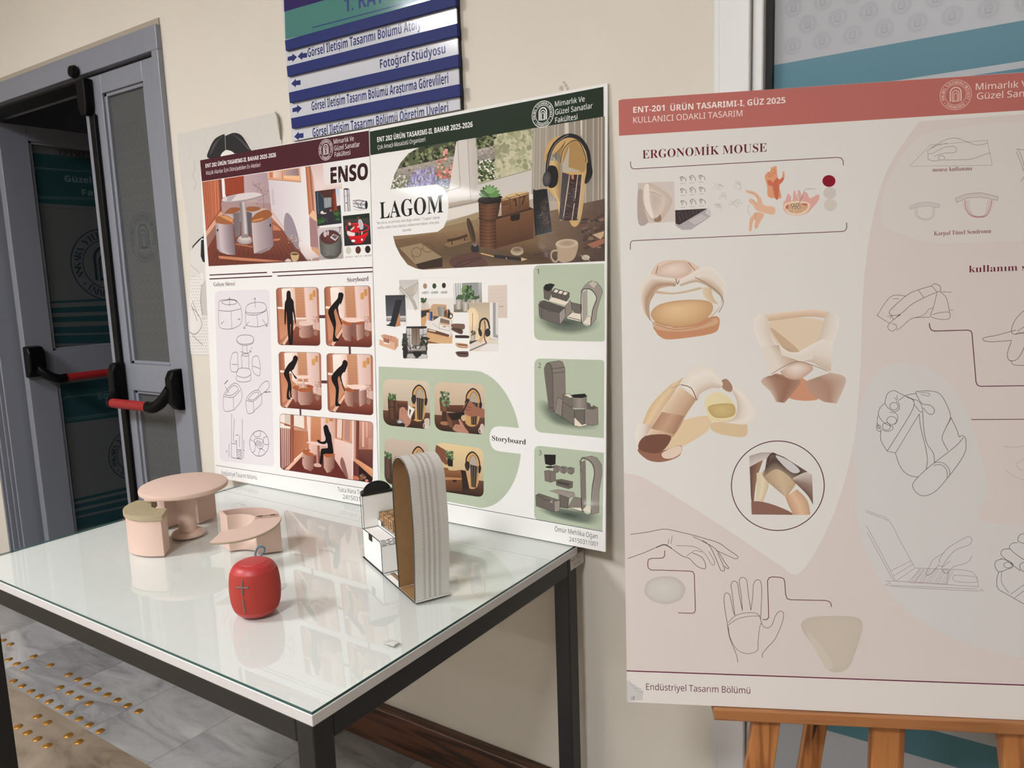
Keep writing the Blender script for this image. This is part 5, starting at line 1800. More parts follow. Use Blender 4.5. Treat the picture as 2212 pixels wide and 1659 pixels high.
P.line([(1510, 820), (1525, 660), (1580, 540), (1680, 476), (1780, 500), (1850, 600), (1870, 740)], 8.5, (34, 33, 34), 6)
P.line([(1622, 700), (1650, 590), (1720, 520), (1780, 530), (1830, 640), (1836, 700)], 1.8, (32, 26, 22), 5)
P.line([(1512, 800), (1530, 650), (1590, 535), (1690, 468)], 2.2, (110, 108, 108), 5)
for q, c in (([(1640, 780), (1706, 800), (1640, 1180), (1612, 1170)], (66, 58, 58)), ([(1706, 800), (1800, 800), (1770, 1180), (1650, 1185)], (52, 32, 28)), ([(1712, 798), (1736, 800), (1736, 840), (1718, 836)], (176, 120, 90))):
    P.poly(q, c)
P.lines([[(1700, 800), (1650, 1150)], [(1770, 790), (1745, 1000)], [(1812, 790), (1765, 1170)], [(1740, 1040), (1720, 1180)]], 1.8, (196, 184, 164))
P.smooth([(1520, 740), (1580, 730), (1606, 790), (1596, 880), (1550, 912), (1515, 880)], (28, 27, 28)); P.ell(1510, 836, 34, 66, (84, 84, 84), (56, 56, 57), .1)
P.smooth([(1845, 700), (1880, 720), (1892, 790), (1860, 860), (1825, 870), (1840, 780)], (26, 25, 26))
# desk things
P.dots([(1800, 1180), (1990, 1120), (1990, 1400), (1840, 1420)], 70, 14, 40, [(70, 46, 36), (96, 66, 50), (46, 34, 30), (130, 100, 76)], 41, .4, -.3)
P.poly([(1840, 1380), (1990, 1330), (1990, 1370), (1900, 1412)], (150, 96, 74)); P.poly([(1890, 1300), (1990, 1270), (1985, 1300), (1960, 1340)], (190, 160, 128))
P.smooth([(1585, 1370), (1600, 1430), (1600, 1500), (1640, 1532), (1720, 1515), (1756, 1460), (1768, 1365), (1680, 1400)], (172, 150, 124), 4); P.ell(1677, 1372, 92, 36, (150, 128, 106), (196, 176, 150), -.05); P.line([(1600, 1430), (1556, 1440), (1548, 1490), (1580, 1526), (1612, 1500)], 3.6, (178, 156, 128), 5)
P.ell(1835, 1490, 34, 22, (190, 178, 156)); P.line([(1790, 1470), (1870, 1520)], 1.6, (160, 146, 124))
P.ell(1262, 1440, 54, 34, (176, 160, 136)); P.ell(1264, 1425, 50, 24, (150, 132, 110)); P.ell(1264, 1424, 30, 13, (120, 100, 82)); P.ell(1480, 1400, 36, 18, (110, 88, 66))
P.line([(1070, 1478), (1300, 1505)], 6.5, (34, 32, 36)); P.poly([(1296, 1490), (1350, 1505), (1298, 1520)], (196, 176, 136)); P.line([(960, 1455), (1070, 1482)], 2.2, (206, 176, 116)); P.line([(1170, 1488), (1176, 1506)], 1.4, (196, 176, 136)); P.line([(1400, 1475), (1540, 1430)], 2, (64, 48, 38))
P.poly([(280, 1410), (460, 1370), (640, 1490), (420, 1550)], (146, 126, 98)); P.poly([(420, 1545), (640, 1488), (640, 1570), (440, 1590)], (52, 38, 30))
P.ring(424, 1446, 40, 38, 1.3, (96, 76, 48)); P.ring(518, 1410, 42, 36, 1.3, (96, 76, 48)); P.lines([[(458, 1425), (476, 1418)], [(384, 1470), (410, 1510)], [(550, 1405), (568, 1412)]], 1.2, (80, 60, 40))
P.poly([(650, 1385), (720, 1345), (888, 1355), (885, 1400), (690, 1450), (648, 1430)], (92, 74, 52)); P.poly([(650, 1385), (720, 1345), (888, 1352), (700, 1405)], (128, 104, 74)); P.line([(680, 1350), (760, 1335), (850, 1305)], 6, (70, 50, 34), 3); P.lines([[(715, 1350), (722, 1385)], [(822, 1325), (830, 1350)]], 3, (64, 46, 32))
P.smooth([(846, 1165), (870, 1175), (900, 1250), (916, 1330), (900, 1375), (868, 1300), (845, 1210)], (64, 52, 40), 4); P.line([(850, 1170), (902, 1380)], .7, (130, 104, 76))
P.smooth([(880, 1400), (910, 1375), (942, 1395), (944, 1440), (910, 1450), (884, 1440)], (34, 34, 38)); P.ell(912, 1385, 16, 14, (120, 110, 104))
P.smooth([(700, 1510), (790, 1470), (930, 1450), (1020, 1560), (860, 1590), (730, 1572)], (86, 58, 50), 3); P.lines([[(740, 1570), (800, 1525), (960, 1490)], [(755, 1575), (840, 1545), (962, 1494)]], 1.3, (44, 30, 28), 3)
# white trims of the picture
P.clip = None
P.poly([(30, 640), (440, 575), (360, 620), (290, 700), (240, 800), (206, 925), (100, 960), (30, 900)], WHITE)
P.poly([(30, 890), (207, 922), (580, 882), (600, 882), (650, 910), (684, 970), (692, 1060), (680, 1170), (650, 1240), (600, 1276), (400, 1298), (228, 1312), (60, 1340)], WHITE)
P.poly([(50, 1330), (228, 1310), (250, 1390), (290, 1470), (350, 1550), (420, 1582), (480, 1594), (480, 1660), (50, 1660)], WHITE)
P.poly([(400, 1578), (480, 1592), (1000, 1565), (1993, 1520), (1993, 1640), (400, 1660)], WHITE)
P.poly([(35, 441), (1982, 67), (1983, 316), (40, 638)], DG)
P.text('ENT 202 ÜRÜN TASARIMI-II, BAHAR 2025-2026', 97, 529, 892, 402, 40, (238, 240, 236), 'bold')
P.text('Çok Amaçlı Masaüstü Organizeri', 100, 590, 497, 522, 34, (228, 232, 226), 'sans')
P.crop(1120, 180, 10.054)
P.emblem(530, 672, 284, (226, 230, 224), w=1.3)
P.text('Mimarlık Ve', 795, 508, 1440, 392, 112, (234, 238, 232))
P.text('Güzel Sanatlar', 798, 685, 1612, 540, 112, (234, 238, 232))
P.text('Fakültesi', 800, 860, 1282, 780, 112, (234, 238, 232))
P.crop(*K6)
P.text('LAGOM', 120, 1168, 648, 1113, 140, (22, 22, 24), 'slab')
P.text('"Ne çok az, ne çok fazla: tam doğru miktar.", "Logom" olarak', 92, 1214, 618, 1166, 20, (52, 52, 54))
P.text('telaffuz edilen İsveç atasözü, mükemmel miktarı, orta yolu', 97, 1254, 612, 1206, 20, (52, 52, 54))
P.text('tanımlar.', 308, 1275, 386, 1266, 20, (52, 52, 54))
# mood board
P.crop(810, 590, 7.1355)
P.vgrad([(375, 108), (664, 98), (680, 560), (490, 562)][:4], (196, 194, 188), (224, 222, 218)); P.vgrad([(375, 108), (664, 98), (670, 330), (380, 335)], (190, 188, 182), (206, 204, 198))
P.line([(385, 210), (480, 330), (580, 420), (640, 560)], 9, (172, 168, 158), 6); P.line([(660, 140), (625, 270), (560, 390)], 6, (180, 176, 166), 5); P.line([(400, 240), (520, 380), (600, 560)], 2, (214, 212, 206), 5)
P.poly([(440, 270), (660, 150), (620, 280), (560, 350), (520, 330)], (206, 200, 188))
for k in range(8):
    P.line([(440 + k * 14, 268 + k * 12), (656 - k * 10, 152 + k * 26)], .8, (90, 84, 76))
P.vgrad([(162, 342), (468, 336), (478, 660), (174, 668)], (52, 53, 58), (84, 85, 90)); P.vgrad([(174, 664), (478, 658), (480, 750), (178, 742)], (206, 206, 206), (96, 98, 102)); P.poly([(178, 742), (480, 750), (484, 790), (178, 830)], (226, 226, 224))
P.line([(178, 700), (480, 700)], 1.5, (150, 150, 150))
P.poly([(330, 700), (386, 620), (396, 810), (312, 828), (310, 800)], (186, 130, 92)); P.poly([(318, 416), (412, 408), (432, 420), (312, 828), (176, 808), (180, 796), (222, 786), (226, 766), (240, 766)], (34, 35, 39)); P.line([(430, 425), (322, 800)], .8, (120, 116, 112))
for x, y, c in ((772, 200, (160, 130, 106)), (915, 198, (52, 74, 46)), (1062, 190, (54, 36, 32))):
    P.ell(x, y, 31, 42, c)
P.text('#a08277', 722, 318, 832, 318, 34, (64, 70, 74), 'bold'); P.text('#324830', 862, 316, 974, 314, 34, (60, 74, 70), 'bold'); P.text('#362420', 1012, 314, 1114, 312, 34, (56, 60, 62), 'bold')
P.vgrad([(706, 392), (1206, 384), (1192, 1086), (716, 1080)], (206, 200, 192), (204, 164, 118))
P.vgrad([(706, 560), (1206, 520), (1192, 1086), (716, 1080)], (196, 150, 104), (206, 168, 122)); P.poly([(790, 395), (1206, 384), (1215, 640), (1100, 540), (840, 520)], (222, 217, 210))
P.poly([(712, 400), (780, 398), (782, 540), (712, 545)], (196, 186, 178)); P.dots([(712, 394), (790, 394), (780, 450), (712, 455)], 40, 10, 20, [(46, 66, 44), (66, 90, 58)], 2); P.poly([(712, 580), (850, 562), (800, 650), (712, 690)], (52, 50, 52))
P.poly([(864, 500), (900, 475), (1100, 485), (1112, 660), (870, 650)], (190, 156, 122)); P.hgrad([(972, 520), (1060, 525), (1060, 670), (985, 660)], (140, 150, 146), (206, 200, 186)); P.stripes([(960, 515), (1090, 520), (1090, 670), (980, 660)], 6, 1.6, (84, 92, 90)); P.poly([(1068, 590), (1110, 560), (1110, 680), (1070, 670)], (96, 62, 48))
P.bands([(795, 610), (795, 770)], [(885, 600), (875, 780)], [(214, 206, 200), (226, 170, 84), (70, 104, 168), (40, 44, 64)]); P.line([(800, 600), (880, 600), (884, 690)], 1.4, (40, 40, 46))
P.poly([(890, 660), (985, 672), (985, 760), (895, 745)], (150, 140, 130)); P.stripes([(900, 660), (980, 665), (980, 750), (905, 745)], 6, 2.0, (54, 52, 52)); P.smooth([(1115, 680), (1130, 560), (1150, 570), (1160, 640), (1140, 690)], (40, 38, 40)); P.ring(1160, 660, 34, 34, 2.2, (38, 36, 40)); P.ell(1172, 665, 16, 20, (226, 224, 220))
P.poly([(885, 740), (1000, 670), (1170, 720), (1215, 650), (1205, 930), (1130, 1000), (800, 900), (770, 820), (800, 720)], (222, 218, 212)); P.poly([(1010, 690), (1150, 730), (1150, 790), (1000, 760)], (120, 104, 92)); P.line([(1000, 770), (1150, 800)], 2.4, (206, 162, 112)); P.lines([[(985, 760), (990, 860)], [(1000, 780), (1150, 826), (1150, 890)], [(890, 780), (985, 850), (1150, 890)], [(1180, 730), (1170, 960)]], .9, (140, 134, 126)); P.line([(1048, 822), (1092, 828)], 2.6, (170, 120, 80))
P.poly([(815, 850), (960, 890), (1150, 950), (1130, 1000), (800, 910)], (96, 66, 48)); P.poly([(830, 862), (940, 890), (930, 910), (820, 890)], (206, 186, 160)); P.poly([(800, 905), (1130, 985), (1130, 1010), (800, 930)], (206, 162, 114)); P.poly([(800, 1040), (1000, 1086), (720, 1082)], (120, 84, 62))
P.vgrad([(1205, 158), (1645, 142), (1655, 606), (1216, 600)], (178, 180, 176), (120, 112, 104)); P.hgrad([(1205, 158), (1340, 152), (1340, 480), (1212, 480)], (206, 208, 206), (226, 226, 224)); P.stripes([(1230, 156), (1330, 152), (1330, 480), (1240, 480)], 3, 2.2, (128, 130, 128)); P.poly([(1342, 152), (1590, 144), (1596, 400), (1345, 400)], (140, 142, 140))
for k in range(7):
    P.line([(1345, 185 + k * 32), (1592, 178 + k * 32)], .7, (164, 166, 164))
P.poly([(1216, 570), (1655, 500), (1655, 606), (1216, 602)], (112, 102, 92))
P.dots([(1350, 210), (1470, 190), (1520, 300), (1500, 400), (1350, 390)], 110, 14, 32, [(54, 84, 46), (78, 112, 62), (110, 144, 88), (38, 60, 36)], 51)
P.dots([(1255, 350), (1345, 340), (1345, 415), (1260, 415)], 50, 8, 22, [(48, 72, 44), (70, 100, 62)], 52); P.dots([(1490, 370), (1600, 340), (1600, 460), (1490, 460)], 60, 10, 22, [(46, 70, 42), (66, 96, 58)], 53); P.smooth([(1385, 345), (1400, 335), (1418, 350), (1420, 450), (1385, 455)], (58, 88, 52))
for x, y, w_, h_ in ((1520, 420, 46, 100), (1293, 420, 48, 140), (1400, 455, 50, 135), (1520, 470, 54, 135), (1590, 410, 34, 100)):
    P.bands([(x - w_, y), (x - w_ * .85, y + h_)], [(x + w_, y), (x + w_ * .85, y + h_)], [(150, 144, 132), (200, 194, 182), (120, 112, 102)]); P.ell(x, y, w_, 14, (176, 170, 158))
P.vgrad([(1742, 190), (2038, 180), (2040, 692), (1900, 690)][:2] + [(2040, 692), (1744, 690)], (216, 202, 190), (208, 194, 180))
for k in range(24):
    P.line([(1744, 205 + k * 20), (1890, 200 + k * 20 + (k % 3) * 5), (2038, 196 + k * 20)], .6, (196, 178, 162), 3)
P.line([(1910, 520), (1960, 516), (1976, 508)], 1.6, (160, 132, 112))
P.vgrad([(1450, 455), (1900, 448), (1900, 1205), (1460, 1200)], (206, 190, 166), (196, 170, 138)); P.vgrad([(1455, 460), (1768, 455), (1770, 1030), (1460, 1030)], (176, 162, 140), (226, 206, 170)); P.ell(1500, 700, 100, 170, (236, 214, 172), (222, 200, 164)); P.hgrad([(1768, 455), (1900, 450), (1898, 1034), (1780, 1000)], (226, 224, 218), (206, 206, 202)); P.poly([(1818, 455), (1862, 455), (1862, 940), (1898, 960), (1898, 1000), (1820, 985)], (150, 150, 148))
P.poly([(1455, 1050), (1770, 1020), (1900, 1030), (1898, 1205), (1460, 1200)], (214, 204, 190)); P.poly([(1458, 1050), (1600, 1030), (1460, 1100)], (70, 58, 48)); P.line([(1460, 1195), (1720, 1080)], 2.0, (70, 66, 64)); P.poly([(1590, 1190), (1740, 1090), (1898, 1090), (1898, 1205)], (222, 220, 216))
P.line([(1505, 615), (1500, 880)], 1.6, (140, 106, 80)); P.bands([(1478, 950), (1484, 1040)], [(1548, 950), (1542, 1040)], [(150, 146, 138), (196, 190, 180), (130, 124, 116)]); P.dots([(1480, 890), (1545, 890), (1545, 955), (1482, 955)], 30, 8, 16, [(66, 84, 56), (96, 70, 54)], 5)
P.line([(1690, 730), (1655, 800), (1665, 950), (1610, 1062)], 8, (206, 172, 128), 5); P.line([(1690, 730), (1700, 850), (1690, 1000), (1722, 1085)], 3.5, (110, 82, 62), 5); P.line([(1612, 850), (1630, 740), (1690, 700), (1740, 740), (1770, 860)], 4.5, (32, 30, 32), 6); P.smooth([(1592, 860), (1620, 850), (1650, 920), (1640, 975), (1606, 950)], (36, 34, 36)); P.smooth([(1705, 880), (1745, 850), (1780, 900), (1770, 960), (1720, 980), (1700, 940)], (34, 33, 35))
P.vgrad([(1250, 610), (1450, 612), (1450, 950), (1190, 950)][:1] + [(1448, 612), (1448, 950), (1250, 950)], (228, 227, 223), (228, 227, 223))
for q, c in (([(1186, 782), (1360, 782), (1384, 800), (1380, 860), (1300, 870), (1190, 840)], (112, 84, 72)), ([(1190, 840), (1300, 850), (1355, 880), (1350, 930), (1310, 938), (1190, 880)], (84, 60, 50)), ([(1236, 960), (1260, 956), (1440, 962), (1446, 1000), (1420, 1004), (1250, 1000), (1236, 985)], (46, 32, 30)), ([(1250, 1075), (1400, 1088), (1432, 1105), (1426, 1158), (1300, 1150), (1252, 1120)], (190, 148, 116)), ([(1254, 1210), (1420, 1205), (1440, 1225), (1430, 1290), (1300, 1290), (1254, 1250)], (92, 70, 62))):
    P.smooth(q, c, 3)
P.line([(1280, 1100), (1420, 1112)], 2.4, (104, 62, 42)); P.line([(1272, 1232), (1420, 1244)], 2.6, (44, 32, 30)); P.poly([(1210, 850), (1330, 868), (1310, 900)], (60, 40, 34))
P.poly([(64, 1020), (132, 1040), (140, 1085), (226, 1098), (230, 1050), (358, 1000), (360, 1120), (306, 1190), (70, 1110)], (214, 172, 142)); P.poly([(300, 1085), (358, 1000), (360, 1120), (306, 1190)], (190, 146, 116)); P.poly([(90, 960), (140, 940), (330, 985), (335, 1040), (300, 1075), (225, 1050), (130, 1020)], (196, 146, 118)); P.poly([(128, 1000), (222, 1020), (222, 1085), (138, 1060)], (150, 98, 76)); P.lines([[(160, 945), (150, 1040)], [(205, 955), (196, 1050)], [(255, 966), (232, 1050)]], 1.1, (150, 104, 82))
P.vgrad([(488, 825), (800, 820), (800, 1316), (440, 1308)][:4], (150, 140, 130), (70, 66, 66)); P.poly([(430, 930), (490, 928), (490, 1308), (438, 1308)], (64, 62, 62)); P.poly([(486, 822), (800, 818), (800, 880), (486, 850)], (44, 42, 44)); P.vgrad([(500, 850), (560, 850), (570, 1110), (506, 1110)], (206, 204, 198), (170, 166, 160)); P.vgrad([(690, 860), (800, 850), (800, 1100), (700, 1110)], (200, 198, 194), (150, 148, 144)); P.vgrad([(570, 850), (690, 850), (700, 1110), (580, 1110)], (90, 78, 70), (160, 142, 124)); P.stripes([(570, 850), (690, 850), (700, 1110), (580, 1110)], 7, 1.6, (120, 104, 90))
P.lines([[(530, 850), (530, 1110)], [(500, 960), (560, 955)], [(745, 855), (745, 1105)], [(700, 960), (800, 940)], [(640, 860), (640, 1100)]], 1.2, (40, 40, 42)); P.dots([(715, 1000), (800, 1000), (800, 1160), (725, 1160)], 40, 8, 26, [(36, 40, 34), (54, 58, 50)], 9, 2.5); P.dots([(432, 1000), (500, 1000), (500, 1150), (436, 1150)], 40, 8, 24, [(36, 38, 34), (58, 60, 54)], 10, 2.5)
P.poly([(505, 1130), (780, 1120), (790, 1200), (510, 1190)], (150, 146, 140)); P.dots([(505, 1115), (720, 1110), (720, 1165), (510, 1170)], 40, 10, 22, [(206, 202, 196), (66, 64, 66), (120, 116, 112)], 6, .8); P.poly([(440, 1220), (800, 1190), (800, 1316), (440, 1308)], (56, 53, 54)); P.ell(560, 1275, 90, 34, (176, 172, 168)); P.ell(740, 1285, 80, 36, (196, 192, 188)); P.smooth([(585, 1220), (640, 1205), (720, 1220), (710, 1270), (650, 1300), (605, 1270)], (30, 29, 31)); P.smooth([(440, 1150), (490, 1140), (510, 1190), (490, 1300), (440, 1300)], (34, 33, 35))
# storyboard field
P.crop(810, 790, 5.185)
SG = (176, 188, 164)
P.poly([(40, 8), (1120, 56)] + [tuple(p) for p in spline([(1120, 56), (1200, 72), (1330, 150), (1460, 300), (1560, 500), (1612, 700), (1636, 900), (1618, 1100), (1560, 1290), (1460, 1450), (1340, 1552), (1210, 1592), (1120, 1580)], 6)] + [(50, 1378)], SG)
P.poly([(1640, 700), (1400, 678)] + [tuple(p) for p in spline([(1400, 678), (1330, 692), (1292, 750), (1284, 820), (1300, 890), (1340, 940), (1400, 960)], 6)] + [(1640, 988)], WHITE)
P.text('Storyboard', 1310, 836, 1690, 884, 58, (34, 36, 38), 'slab')


def desk_picture(q, warm, arch=True):
    P.M = None
    P.clip_to(P.rr(q, [95, 80, 80, 110]))
    P.unit(q)
    P.vgrad([(0, 0), (1, 0), (1, 1), (0, 1)], warm, tuple(v * .8 for v in warm))
    P.vgrad([(0, .68), (1, .66), (1, 1), (0, 1)], (96, 64, 46), (46, 32, 26))
    if arch:
        P.smooth([(.62, .8), (.64, .3), (.68, .14), (.78, .09), (.88, .16), (.92, .34), (.86, .8)], (196, 150, 96), 4)
        P.smooth([(.7, .6), (.7, .3), (.78, .17), (.86, .26), (.87, .6)], (170, 156, 138), 4)
        P.poly([(.72, .36), (.88, .38), (.84, .82), (.73, .82)], (48, 36, 32))
        P.lines([[(.76, .37), (.75, .82)], [(.81, .38), (.79, .82)], [(.86, .38), (.83, .82)]], .9, (150, 130, 106))
        P.line([(.63, .42), (.65, .22), (.77, .1), (.89, .2), (.93, .42)], 3.2, (36, 30, 28), 5)
        P.line([(.7, .4), (.72, .24), (.79, .16), (.86, .24)], 1.2, (120, 96, 74), 5)
        P.smooth([(.61, .36), (.68, .3), (.71, .4), (.67, .5), (.62, .46)], (44, 38, 34)); P.smooth([(.9, .36), (.95, .38), (.93, .5), (.89, .5)], (34, 28, 26))


q = [(88, 146), (612, 170), (618, 714), (92, 664)]
desk_picture(q, (206, 190, 168))
P.unit(q)
P.bands([(.1, .42), (.12, .84)], [(.28, .42), (.27, .84)], [(58, 38, 30), (96, 64, 46), (46, 30, 26)]); P.line([(.1, .6), (.28, .6)], 1.2, (36, 24, 22)); P.dots([(.12, .32), (.27, .32), (.27, .44), (.12, .44)], 40, .012, .03, [(74, 104, 62), (104, 134, 88), (54, 76, 48)], 3)
P.vgrad([(.28, .45), (.53, .45), (.53, .6), (.28, .6)], (104, 62, 44), (66, 40, 32)); P.vgrad([(.26, .6), (.68, .56), (.68, .82), (.26, .84)], (92, 58, 42), (58, 38, 32)); P.line([(.3, .46), (.52, .48)], .8, (150, 100, 72))
P.smooth([(.34, .8), (.36, .62), (.44, .58), (.5, .64), (.6, .72), (.58, .9), (.48, 1.0), (.34, .98)], (176, 128, 106), 4); P.lines([[(.4, .62), (.42, .74)], [(.47, .6), (.48, .74)], [(.52, .66), (.52, .76)]], 1.4, (150, 100, 82)); P.poly([(.54, .54), (.68, .6), (.58, .82), (.52, .74)], (222, 218, 210)); P.poly([(.56, .6), (.6, .64), (.56, .76)], (60, 54, 50))
P.ell(.36, .9, .07, .055, (206, 204, 200), (90, 86, 84)); P.smooth([(.28, .95), (.3, .99), (.45, 1.0), (.44, .92)], (40, 34, 34)); P.ell(.93, .92, .05, .08, (206, 192, 178)); P.ring(.89, .93, .035, .05, 1.6, (214, 200, 188)); P.smooth([(.88, .8), (.98, .78), (.98, .92), (.9, .9)], (196, 184, 170))
q = [(664, 180), (1226, 208), (1230, 776), (668, 722)]
desk_picture(q, (206, 184, 158))
P.unit(q)
P.bands([(.1, .36), (.12, .6)], [(.3, .36), (.28, .6)], [(88, 52, 38), (120, 76, 54), (60, 38, 30)]); P.poly([(.15, .6), (.24, .6), (.26, .86), (.14, .84)], (66, 42, 34)); P.ell(.2, .84, .09, .04, (156, 110, 80)); P.dots([(.12, .2), (.28, .2), (.3, .5), (.2, .5), (.12, .36)], 90, .014, .03, [(84, 110, 76), (120, 142, 108), (58, 80, 52)], 3)
P.vgrad([(.28, .46), (.58, .44), (.58, .6), (.28, .6)], (98, 58, 42), (70, 42, 34)); P.poly([(.24, .62), (.6, .6), (.6, .9), (.3, .9)], (84, 52, 40)); P.poly([(.26, .62), (.6, .58), (.58, .74), (.34, .76)], (36, 26, 24)); P.ell(.58, .7, .05, .06, (196, 170, 130)); P.poly([(.24, .66), (.34, .76), (.36, .94), (.26, .86)], (112, 72, 54))
P.smooth([(.58, .46), (.66, .36), (.74, .36), (.84, .46), (1.0, .5), (1.0, .66), (.84, .64), (.72, .66), (.6, .6)], (150, 98, 78), 4); P.lines([[(.62, .46), (.74, .48)], [(.6, .52), (.72, .54)]], 1.6, (110, 66, 52)); P.line([(.68, .34), (.5, .72)], 3.4, (30, 28, 30)); P.smooth([(.37, .96), (.42, .84), (.5, .84), (.48, .74), (.52, .74), (.6, .88), (.68, .98), (.6, 1.02)], (176, 128, 106), 4); P.lines([[(.44, .86), (.47, .92)], [(.5, .86), (.53, .92)]], 1.2, (140, 94, 76))
P.ell(.95, .88, .05, .1, (196, 182, 168)); P.ring(.91, .92, .03, .05, 1.6, (210, 196, 184))
q = [(104, 802), (602, 872), (602, 1400), (106, 1320)]
desk_picture(q, (192, 176, 158))
P.unit(q)
P.bands([(.0, .4), (.0, .86)], [(.17, .42), (.17, .9)], [(66, 50, 46), (90, 64, 54), (48, 36, 34)]); P.dots([(.01, .32), (.16, .32), (.16, .44), (.01, .42)], 45, .014, .03, [(74, 104, 62), (104, 134, 88), (54, 76, 48)], 4)
q = [(672, 852), (1216, 930), (1218, 1478), (700, 1400)]
desk_picture(q, (216, 192, 148))
P.unit(q)
P.poly([(0, .52), (.24, .5), (.28, .56), (.52, .5), (.54, .92), (0, .98)], (126, 82, 52)); P.vgrad([(.1, .56), (.52, .52), (.52, .68), (.14, .72)], (140, 94, 62), (104, 68, 46)); P.poly([(.12, .7), (.56, .66), (.56, .7), (.14, .76)], (176, 128, 84)); P.vgrad([(.14, .76), (.54, .7), (.54, .93), (.14, .98)], (120, 78, 50), (84, 54, 38)); P.stripes([(.14, .76), (.54, .7), (.54, .93), (.14, .98)], 9, .6, (84, 54, 38)); P.poly([(.33, .73), (.42, .72), (.42, .76), (.34, .77)], (44, 32, 28)); P.poly([(.52, .5), (.62, .5), (.7, .88), (.55, .92)], (46, 36, 32)); P.poly([(.02, .56), (.06, .5), (.12, .56)], (60, 40, 32))
P.smooth([(-.02, .06), (.12, .1), (.24, .16), (.28, .24), (.22, .3), (.26, .4), (.2, .44), (.08, .34), (-.02, .26)], (120, 78, 58), 4); P.poly([(.24, .3), (.36, .28), (.35, .46), (.25, .46)], (36, 34, 34)); P.dots([(.22, .16), (.36, .16), (.37, .3), (.24, .3)], 60, .014, .03, [(74, 104, 62), (110, 140, 92), (54, 76, 48)], 5)
P.clip = None
# three numbered drawings
P.crop(1140, 570, 4.2556)


def drop_shadow(pts):
    P.blob(pts, (66, 76, 68), SG, mid=.6)


BR, LT = (118, 110, 102), (222, 212, 196)
OUT = (40, 36, 34)


def solid(pts, c, sm=0):
    q = [tuple(p) for p in spline(pts, sm, True)] if sm else pts
    P.poly(q, c)
    P.line(q, .7, OUT, closed=True)


P.rquad([(52, 14), (704, -4), (706, 714), (60, 700)], [60, 0, 30, 66], SG)
drop_shadow([(80, 470), (200, 440), (500, 470), (660, 500), (650, 600), (450, 660), (200, 630), (70, 540)])
P.text('1', 85, 92, 104, 91, 44, (60, 64, 58), 'sans')
solid([(146, 215), (165, 190), (210, 180), (250, 190), (225, 225), (222, 270), (195, 335), (152, 318)], (96, 90, 84)); solid([(148, 225), (165, 190), (210, 180), (250, 190), (228, 222), (196, 252), (165, 245)], (26, 25, 26), 0)
solid([(196, 330), (225, 305), (395, 345), (345, 385), (200, 345)], LT); solid([(222, 258), (250, 226), (385, 264), (384, 305), (358, 345), (222, 300)], (88, 82, 78))
for k in range(3):
    x = 236 + k * 42
    solid([(x, 258 + k * 11), (x + 20, 232 + k * 11), (x + 52, 242 + k * 11), (x + 32, 268 + k * 11)], LT); P.line([(x + 32, 268 + k * 11), (x + 34, 322 + k * 8)], .7, OUT)
solid([(100, 375), (115, 345), (150, 336), (345, 400), (348, 490), (296, 558), (120, 500), (106, 470)], (100, 94, 90)); P.poly([(104, 372), (150, 338), (342, 402), (292, 450), (190, 425), (120, 405)], (78, 73, 70)); solid([(292, 450), (342, 402), (348, 490), (296, 558)], (150, 142, 134)); P.lines([[(104, 378), (190, 426), (190, 436), (225, 440), (228, 432), (292, 450)], [(130, 410), (130, 500)]], .8, OUT)
solid([(345, 385), (395, 335), (400, 360), (410, 440), (360, 490), (348, 480)], (134, 126, 118)); solid([(400, 352), (495, 375), (494, 450), (440, 458), (408, 420)], (104, 98, 92)); solid([(360, 490), (410, 445), (494, 460), (494, 535), (370, 505)], LT); P.line([(375, 490), (488, 520)], 1.4, OUT)
solid([(495, 280), (490, 250), (530, 195), (560, 168), (590, 156), (640, 170), (680, 220), (690, 260), (660, 350), (640, 420), (632, 500), (578, 570), (500, 540)], (146, 138, 128)); P.smooth([(500, 262), (550, 232), (600, 258), (630, 310), (620, 350), (590, 440), (580, 560), (506, 545), (498, 400)], (198, 206, 186), 5); P.poly([(500, 262), (550, 232), (552, 470), (506, 545)], (160, 152, 142)); solid([(502, 546), (556, 480), (584, 486), (578, 568)], LT); P.line([(494, 545), (494, 270), (550, 230), (600, 252), (634, 320), (600, 420), (580, 565)], 1.6, OUT, 4); P.poly([(560, 180), (600, 158), (640, 178), (610, 225)], (186, 176, 164))
P.rquad([(60, 868), (704, 884), (700, 1602), (64, 1545)], [64, 30, 0, 72], SG)
drop_shadow([(76, 1320), (110, 1240), (250, 1300), (480, 1400), (650, 1440), (640, 1520), (450, 1530), (200, 1470)])
P.text('2', 98, 956, 122, 956, 44, (60, 64, 58), 'sans')
solid([(150, 960), (170, 915), (205, 902), (290, 890), (320, 900), (342, 960), (348, 1210), (320, 1250), (240, 1358), (196, 1345), (175, 1180), (152, 1000)], (124, 116, 106)); P.smooth([(156, 970), (180, 912), (210, 925), (228, 980), (234, 1340), (200, 1335), (180, 1180)], (104, 97, 90), 4); P.lines([[(184, 906), (218, 940), (232, 1040), (236, 1355)], [(222, 965), (340, 950)], [(226, 1006), (342, 993)], [(196, 1325), (234, 1325)]], .9, OUT)
solid([(275, 1226), (322, 1250), (310, 1404), (246, 1366)], (136, 128, 118)); solid([(322, 1200), (386, 1194), (410, 1240), (405, 1330), (428, 1345), (428, 1484), (312, 1405), (322, 1265)], (112, 105, 97)); solid([(330, 1202), (384, 1194), (404, 1226), (398, 1236)], LT); P.line([(322, 1268), (428, 1340)], .8, OUT)
